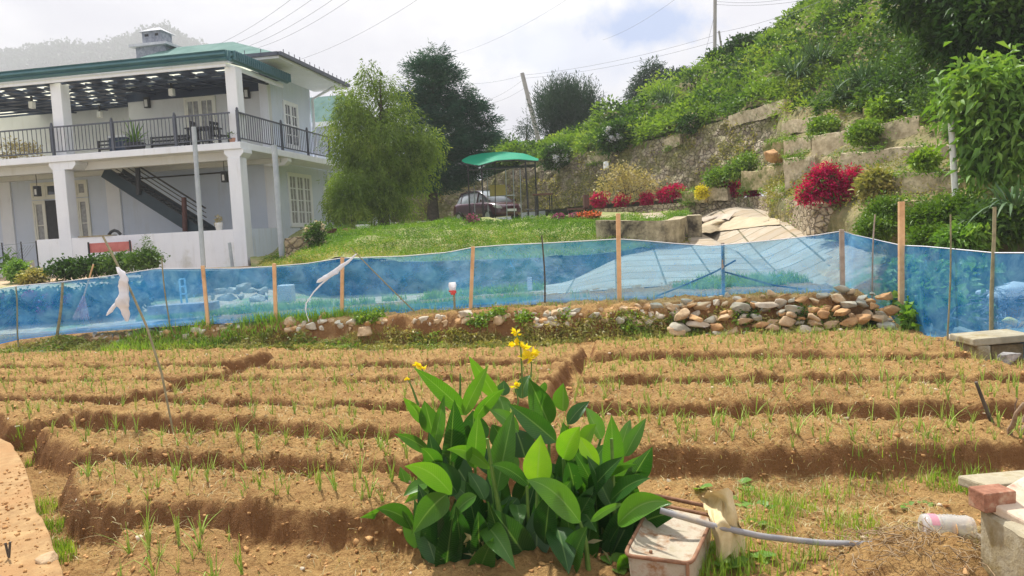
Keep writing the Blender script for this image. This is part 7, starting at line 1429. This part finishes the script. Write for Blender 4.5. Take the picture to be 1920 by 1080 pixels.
# cloth
CL, nt, b, o = newmat('cream_cloth'); co = obj_co(nt); L(nt, mixc(nt, ramp(nt, noise(nt, co, 8, 5, .7), [(.4, 0.), (.7, 1.)]), (.66, .55, .32), (.50, .38, .18)), b.inputs['Base Color']); b.inputs['Roughness'].default_value = .95; bump(nt, b, noise(nt, co, 60, 3), .4, .004)
cr_ = [[(1308, 932, .20), (1335, 922, .34), (1362, 918, .36), (1375, 924, .33)], [(1318, 942, .19), (1342, 936, .25), (1364, 936, .31), (1380, 948, .28)], [(1330, 975, .22), (1345, 975, .24), (1370, 976, .22), (1388, 980, .20)], [(1336, 1000, .16), (1352, 1002, .18), (1374, 1000, .16), (1394, 998, .10)], [(1342, 1050, .03), (1358, 1046, .06), (1376, 1040, .05), (1396, 1030, .03)]]
gC = loft([[G(*p) for p in rw] for rw in cr_], 30, 9); Q = gC.reshape(-1, 3); uu_ = np.tile(np.linspace(0, 1, 30), gC.shape[0]); vv_ = np.repeat(np.linspace(0, 1, gC.shape[0]), 30); Q = Q+np.stack([0*uu_, .012*np.sin(uu_*19+vv_*4), .016*np.sin(uu_*15+2*vv_)], -1)*(.4+vv_)[:, None]+.008*fbm(Q, 14, 3, 3)[:, None]; n_ = len(Q); V = np.concatenate([Q, Q+np.array([0, .004, -.003])]); F = grid_faces(gC.shape[0], 30); tag(patch('cloth', V, np.concatenate([F, F[:, ::-1]+n_]), CL, origin=Q.mean(0), smooth=True), 'cream rag draped upright behind the pipe beside the basin', 'cloth')
rock('pale_stone', 1380, 1016, 3.95, .035, .03, .022, 411, ROCKS[3], 'small pale stone under the bend of the grey pipe', 'stone')
# bottle
BT, nt, b, o = newmat('clear_plastic'); b.inputs['Base Color'].default_value = (.85, .87, .88, 1); b.inputs['Roughness'].default_value = .12; b.inputs['Specular IOR Level'].default_value = .8; tr = N(nt, 'ShaderNodeBsdfTransparent'); tr.inputs[0].default_value = (.93, .95, .95, 1); ms = N(nt, 'ShaderNodeMixShader'); ms.inputs[0].default_value = .42; L(nt, tr.outputs[0], ms.inputs[1]); L(nt, b.outputs[0], ms.inputs[2]); L(nt, ms.outputs[0], o.inputs[0])
ba, bb_ = G(1728, 988, .075), G(1822, 992, .065); bot = thing('plastic_bottle', (ba+bb_)/2, 'clear ribbed plastic bottle with a faded pink label lying on the soil', 'bottle'); ax = unit(bb_-ba); sx_ = unit(np.cross(ax, (0, 0, 1))); ux = np.cross(sx_, ax); ln = np.linalg.norm(bb_-ba); V = []; prof = [(0, .028), (.0, .045), (.02, .058), (.10, .064), (.30, .064)]+[(.33+.035*i, .064-.006*(i % 2)) for i in range(17)]+[(.94, .060), (1.0, .056)]
def lathe_ax(a, prof, n=24): 
    V = np.array([a+ax*ln*t+r0*(sx_*math.cos(2*math.pi*k/n)+ux*math.sin(2*math.pi*k/n)) for t, r0 in prof for k in range(n)]); F = [(i*n+k, i*n+(k+1) % n, (i+1)*n+(k+1) % n, (i+1)*n+k) for i in range(len(prof)-1) for k in range(n)]; return V, F
V, F = lathe_ax(ba, prof); patch('body', V+.002*fbm(V, 30, 2, 3)[:, None], np.array(F), BT, bot, smooth=True); V, F = lathe_ax(ba, [(.12, .0645), (.28, .0645)]); PK, nt, b, o = newmat('pink_label'); b.inputs['Base Color'].default_value = (.75, .28, .40, 1); tr = N(nt, 'ShaderNodeBsdfTransparent'); ms = N(nt, 'ShaderNodeMixShader'); ms.inputs[0].default_value = .6; L(nt, tr.outputs[0], ms.inputs[1]); L(nt, b.outputs[0], ms.inputs[2]); L(nt, ms.outputs[0], o.inputs[0]); patch('label', V, np.array([f for f in F if True])[2:20], PK, bot, smooth=True)
# brick, slabs and concrete tank
def obox(c, ex, ey, ez, rot, tilt=(0, 0)):
    V = []; ca, sa = math.cos(rot), math.sin(rot)
    for z in (-1, 1):
        for y in (-1, 1):
            for x in (-1, 1): p = np.array([x*ex/2, y*ey/2, z*ez/2+x*tilt[0]+y*tilt[1]]); V.append(np.array([p[0]*ca-p[1]*sa, p[0]*sa+p[1]*ca, p[2]])+c)
    return V, [(0, 2, 3, 1), (4, 5, 7, 6), (0, 1, 5, 4), (2, 6, 7, 3), (0, 4, 6, 2), (1, 3, 7, 5)]
BR = mat('old_brick', (.20, .085, .05), (.42, .20, .12), 14, .93, .8, 40, c3=(.50, .38, .26), scale3=9, cov3=.60, bdist=.006)
TZ = .30
w1, w2, w3, w4 = G(1838, 958, TZ), G(1975, 1030, TZ), G(1925, 932, TZ), G(2060, 990, TZ)
tk = thing('concrete_tank', (w1+w2+w3+w4)/4, 'low square concrete tank with stained walls at the lower right corner', 'tank')
def twall(a, b, th, name, z0=-.1):
    e = unit(b-a); nrm = np.array([-e[1], e[0], 0]); mid = (w1+w2+w3+w4)/4; nrm = nrm if np.dot(nrm, mid-a) > 0 else -nrm; n = 16; V = []
    for (o_, z) in ((0, z0-TZ), (0, -.012), (.012, 0), (th-.012, 0), (th, -.012), (th, z0-TZ)):
        for i in range(n+1): V.append(a+(b-a)*i/n+nrm*o_+np.array([0, 0, z]))
    V = np.array(V); V = V+.007*fbm(V, 9, 3, 5)[:, None]*np.array([1, 1, 1]); F = [tuple(x) for x in grid_faces(6, n+1)]+[tuple(i*(n+1) for i in range(6)), tuple(i*(n+1)+n for i in range(6))[::-1]]
    me = D.meshes.new(name); me.from_pydata([tuple(v) for v in V], [], [tuple(int(x) for x in f) for f in F]); me.update(); put(name, me, CONC, tk)
e13 = unit(w3-w1); e12 = unit(w2-w1); twall(w1, w2, .075, 'tank_wall'); twall(w1+e13*0+e12*.0+np.array([0, .0, -.001]), w3, .075, 'tank_wall'); twall(w3, w4, .075, 'tank_wall')
mb = MB(); mb.add([w1-np.array([0, 0, .28]), w2-np.array([0, 0, .28]), w4-np.array([0, 0, .28]), w3-np.array([0, 0, .28])], [(0, 1, 2, 3)]); mb.build('tank_floor', BLACK, tk)
c = G(1860, 934, TZ+.06); V, F = obox(c+np.array([0, 0, -.0]), .145, .10, .085, .12); mb = MB(); mb.add(V, F); tag(mb.build('brick', BR, origin=c, bevel=.006), 'reddish brick on the corner of the concrete tank', 'brick')
c = G(1908, 952, TZ+.03); V, F = obox(c+np.array([.08, .02, 0]), .34, .22, .045, .5, (.02, .03)); mb = MB(); mb.add(V, F); tag(mb.build('concrete_slab', mat('pinkish_slab', (.52, .40, .28), (.70, .58, .44), 5, .92, .6, 22, c3=(.42, .22, .16), scale3=7, cov3=.60, bdist=.006), origin=c, bevel=.01), 'broken tan slab lying over the tank behind the brick', 'slab')
c = G(1905, 925, TZ+.02); V, F = obox(c+np.array([.05, .14, 0]), .34, .2, .05, .1, (.0, -.01)); mb = MB(); mb.add(V, F); tag(mb.build('concrete_slab', CONC, origin=c, bevel=.01), 'pale slab behind the broken tan one', 'slab')
c = G(1915, 902, .12); V, F = obox(c, .5, .06, .03, .05, (.01, 0)); mb = MB(); mb.add(V, F); tag(mb.build('plank', OLDWOOD, origin=c), 'grey plank lying behind the tank slabs', 'plank')
# heap of roots and stones
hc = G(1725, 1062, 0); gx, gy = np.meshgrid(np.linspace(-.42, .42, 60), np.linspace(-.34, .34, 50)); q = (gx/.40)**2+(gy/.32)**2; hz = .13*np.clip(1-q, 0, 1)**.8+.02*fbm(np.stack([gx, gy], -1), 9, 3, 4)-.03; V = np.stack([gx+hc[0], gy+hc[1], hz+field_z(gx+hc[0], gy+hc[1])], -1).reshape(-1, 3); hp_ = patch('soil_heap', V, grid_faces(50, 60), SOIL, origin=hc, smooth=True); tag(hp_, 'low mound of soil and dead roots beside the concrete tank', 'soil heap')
mb = MB(); r_ = np.random.default_rng(14)
for i in range(150):
    x = hc[0]+r_.normal()*.20; y = hc[1]+r_.normal()*.14; q = ((x-hc[0])/.4)**2+((y-hc[1])/.32)**2; z = gz(x, y)+.13*max(0, 1-q)**.8+.01; p = np.array([x, y, z]); a = r_.uniform(0, 6.28); pts = [p]
    for j in range(5): a += r_.normal()*.5; pts.append(pts[-1]+np.array([math.cos(a), math.sin(a), r_.normal()*.45])*r_.uniform(.012, .032))
    mb.tube(pts, r_.uniform(.001, .0028), 4, False)
tag(mb.build('roots', mat('dead_root', (.20, .13, .07), (.42, .31, .18), 20, .9), hp_), kind='stuff')
for i, (x, y, z, s, ci, lb) in enumerate(((1822, 1040, .05, .055, 1, 'grey rounded stone beside the concrete tank'), (1800, 1072, .04, .06, 2, 'orange-brown stone at the bottom edge left of the tank'), (1838, 1008, .04, .03, 3, 'small pale stone tucked against the tank wall'), (1722, 1075, .04, .035, 0, 'small tan stone at the bottom edge by the root heap'), (1790, 992, .07, .06, 2, 'orange stone resting against the bottle'), (1845, 1062, .03, .035, 2, 'brown stone at the foot of the tank wall'))):
    c = G(x, y, z); rock('stone', 0, 0, 1, s*1.2, s, s*.75, 420+i, ROCKS[ci], lb, 'stone', pos=c, base=I3)
# broad leaved weeds
def rosette(x, y, s, n, label, m_=L_BIG, z=.0, grp='leafy weeds near the basin'):
    c = G(x, y, z); c[2] = gz(c[0], c[1]) if z == 0 else z; g = thing('leafy_weed', c, label, 'weed', grp); Vs = []; o0 = 0; Fs = []; rn = []
    for i in range(n):
        a = i*2.4+rng.uniform(-.3, .3); el = rng.uniform(.2, .8); d = np.array([math.cos(a)*math.cos(el), math.sin(a)*math.cos(el), math.sin(el)]); sd_ = np.array([-math.sin(a), math.cos(a), 0]); l_ = s*rng.uniform(.6, 1.1); w = l_*.30
        for k in range(7):
            t = k/6; p = c+d*l_*t+np.array([0, 0, -.28*l_*t*t]); ww = w*(.08 if t < .25 else math.sin(math.pi*min(1, (t-.2)/.8))**.6*(1+.12*math.sin(k*3))) if t < 1 else .001
            Vs += [p-sd_*ww+np.array([0, 0, .2*ww]), p, p+sd_*ww+np.array([0, 0, .2*ww])]
        for k in range(6):
            for j in (0, 1): b = o0+k*3+j; Fs.append((b, b+1, b+4, b+3)); rn.append(.35+.5*((i*7) % 5)/5)
        o0 += 21
    patch('leaves', Vs, np.array(Fs), m_, g, rnd=rn, smooth=True)
for (x, y, s, n, lb) in ((1302, 915, .13, 7, 'round-leaved weed behind the rusty pipe'), (1378, 905, .16, 7, 'tall serrated-leaf weed behind the rag'), (1385, 935, .09, 5, 'dark small weed right behind the rag'), (1425, 955, .12, 8, 'pale-leaved weed right of the rag'), (1350, 1050, .16, 8, 'broad-leaved weed at the foot of the basin'), (1365, 1070, .12, 6, 'low broad-leaved weed at the bottom edge by the basin'), (1430, 1045, .09, 6, 'small leafy weed below the bend of the pipe'), (1610, 1046, .085, 8, 'flat pale leafy weed below the end of the pipe'), (1708, 950, .08, 6, 'small dark leafy weed left of the bottle'), (1735, 945, .07, 5, 'small leafy weed above the bottle'), (1410, 985, .10, 7, 'leafy weed between the rag and the pipe'), (830, 1000, .07, 4, 'small bright leaf shoot at the left foot of the canna'), (1150, 1075, .12, 6, 'leafy weed at the bottom edge in front of the canna')): rosette(x, y, s, n, lb)
# dark stick, dead wood, concrete bench, twigs
a, b = G(1884, 842, .02), P(1830, 716, G(1884, 842, .02)[1]-.05); mb = MB(); mb.tube(resample(np.array([a, (a+b)/2+np.array([-.01, 0, 0]), b]), 8), [.016, .015, .014, .014, .013, .012, .011, .010], 7); tag(mb.build('dark_stick', DARKSTICK, origin=a), 'dark charred stick poked into the right beds', 'stick')
dw = thing('dead_wood', G(1905, 855, 0), 'heap of dead grey-brown branches at the right border', 'dead wood'); r_ = np.random.default_rng(4)
DWM = mat('dead_branch', (.16, .10, .06), (.40, .28, .18), 12, .9, .7, 40, bdist=.006)
for i, (x0, y0, x1, y1, r0) in enumerate(((1868, 858, 1935, 795, .026), (1880, 862, 1912, 755, .020), (1890, 850, 1960, 770, .03), (1895, 800, 1908, 742, .008), (1900, 865, 1950, 830, .03), (1905, 820, 1932, 745, .014), (1912, 850, 1940, 790, .03), (1885, 840, 1925, 815, .018))):
    Y0 = G(x0, min(y0, 860), .03)[1]; a = P(x0, y0, Y0); b = P(x1, y1, Y0+.08*r_.normal()); k = 7; t = np.linspace(0, 1, k)[:, None]; pts = a+(b-a)*t+r_.normal(size=(k, 3))*.012; mb = MB(); mb.tube(pts, np.linspace(r0, r0*.5, k)*(1+.2*r_.normal(size=k)), 7); mb.build('branch', DWM, dw)
cbn = thing('concrete_bench', G(1850, 695, 0), 'rough concrete bench block at the right border beside the net', 'bench'); Yb = 7.45
a, b = P(1826, 636, Yb), P(1990, 622, Yb+.1)
def cbx(V8, name, m_): mb = MB(); mb.add(V8, [(0, 1, 2, 3), (7, 6, 5, 4), (0, 4, 5, 1), (1, 5, 6, 2), (2, 6, 7, 3), (3, 7, 4, 0)]); mb.build(name, m_, cbn, bevel=.012)
dn = np.array([0, 0, -.075]); bk2 = np.array([.0, .42, .0]); cbx([a, b, b+bk2, a+bk2, a+dn, b+dn, b+bk2+dn, a+bk2+dn], 'top_slab', CONC)
a1, b1_ = P(1833, 648, Yb+.02), P(1858, 648, Yb+.02); dn2 = np.array([0, 0, -.30]); cbx([a1, b1_, b1_+bk2*.9, a1+bk2*.9, a1+dn2, b1_+dn2, b1_+bk2*.9+dn2, a1+bk2*.9+dn2], 'support', CONC)
a1, b1_ = P(1859, 648, Yb+.2), P(1990, 640, Yb+.2); dn2 = np.array([0, 0, -.22]); cbx([a1, b1_, b1_+bk2*.4, a1+bk2*.4, a1+dn2, b1_+dn2, b1_+bk2*.4+dn2, a1+bk2*.4+dn2], 'infill', mat('earthy_stone', (.22, .16, .08), (.42, .32, .18), 7, .95, .9, 16, bdist=.03))
rock('burnt_log', 1893, 672, 7.25, .20, .07, .08, 431, mat('ash_wood', (.12, .11, .10), (.62, .60, .57), 7, .95, .9, 20, bdist=.02), 'grey-white burnt log end under the concrete bench', 'log', base=I3)
for i, (x0, y0, x1, y1, lb) in enumerate(((12, 1018, 16, 1044, 'left of two short dark twigs stuck in the paved edge'), (19, 1016, 17, 1046, 'right of two short dark twigs stuck in the paved edge'))):
    Yt = G(x1, y1, .11)[1]; mb = MB(); mb.tube([P(x0-2+i*2, y0, Yt), P(x1, y1, Yt)], .006, 5); tag(mb.build('twig', DARKSTICK, origin=P(x1, y1, Yt)), lb, 'twig')
for i, (x, y, s, lb) in enumerate(((300, 1037, .03, 'pale stone on the cut-off bed at the bottom left'), (145, 960, .025, 'pale chip in the trench beside the path'), (540, 963, .018, 'small white chip on the wide lower bed'), (568, 1066, .02, 'pale chip at the bottom edge left of the canna'), (90, 1050, .07, 'rounded tan stone on the edge of the paved strip'))):
    c = G(x, y, .03 if i != 4 else .10); c[2] = max(c[2], gz(c[0], c[1])); rock('stone_chip', 0, 0, 1, s*1.2, s, s*.6, 440+i, ROCKS[3 if i < 4 else 0], lb, 'stone', pos=c)
c = G(28, 800, .16); mb = MB(); mb.tube([c, c+np.array([.06, .03, .004]), c+np.array([.13, .09, .006])], .006, 6); tag(mb.build('pale_stalk', mat('pale_stalk', (.55, .55, .35), None), origin=c), 'pale broken stalk lying on the leftmost bed end', 'stalk')
# ------------------------------------------------------------ the damp air
hm = D.materials.new('haze'); hm.use_nodes = True; nt = hm.node_tree; nt.nodes.clear(); o = N(nt, 'ShaderNodeOutputMaterial'); pv_ = N(nt, 'ShaderNodeVolumePrincipled')
pv_.inputs['Color'].default_value = (.98, .99, 1, 1); pv_.inputs['Density'].default_value = .0012; L(nt, pv_.outputs[0], o.inputs['Volume'])
mb = MB(); mb.box(-700, 400, -30, 836, -12, 236); hz_ = mb.build('haze', hm); hz_['kind'] = 'stuff'
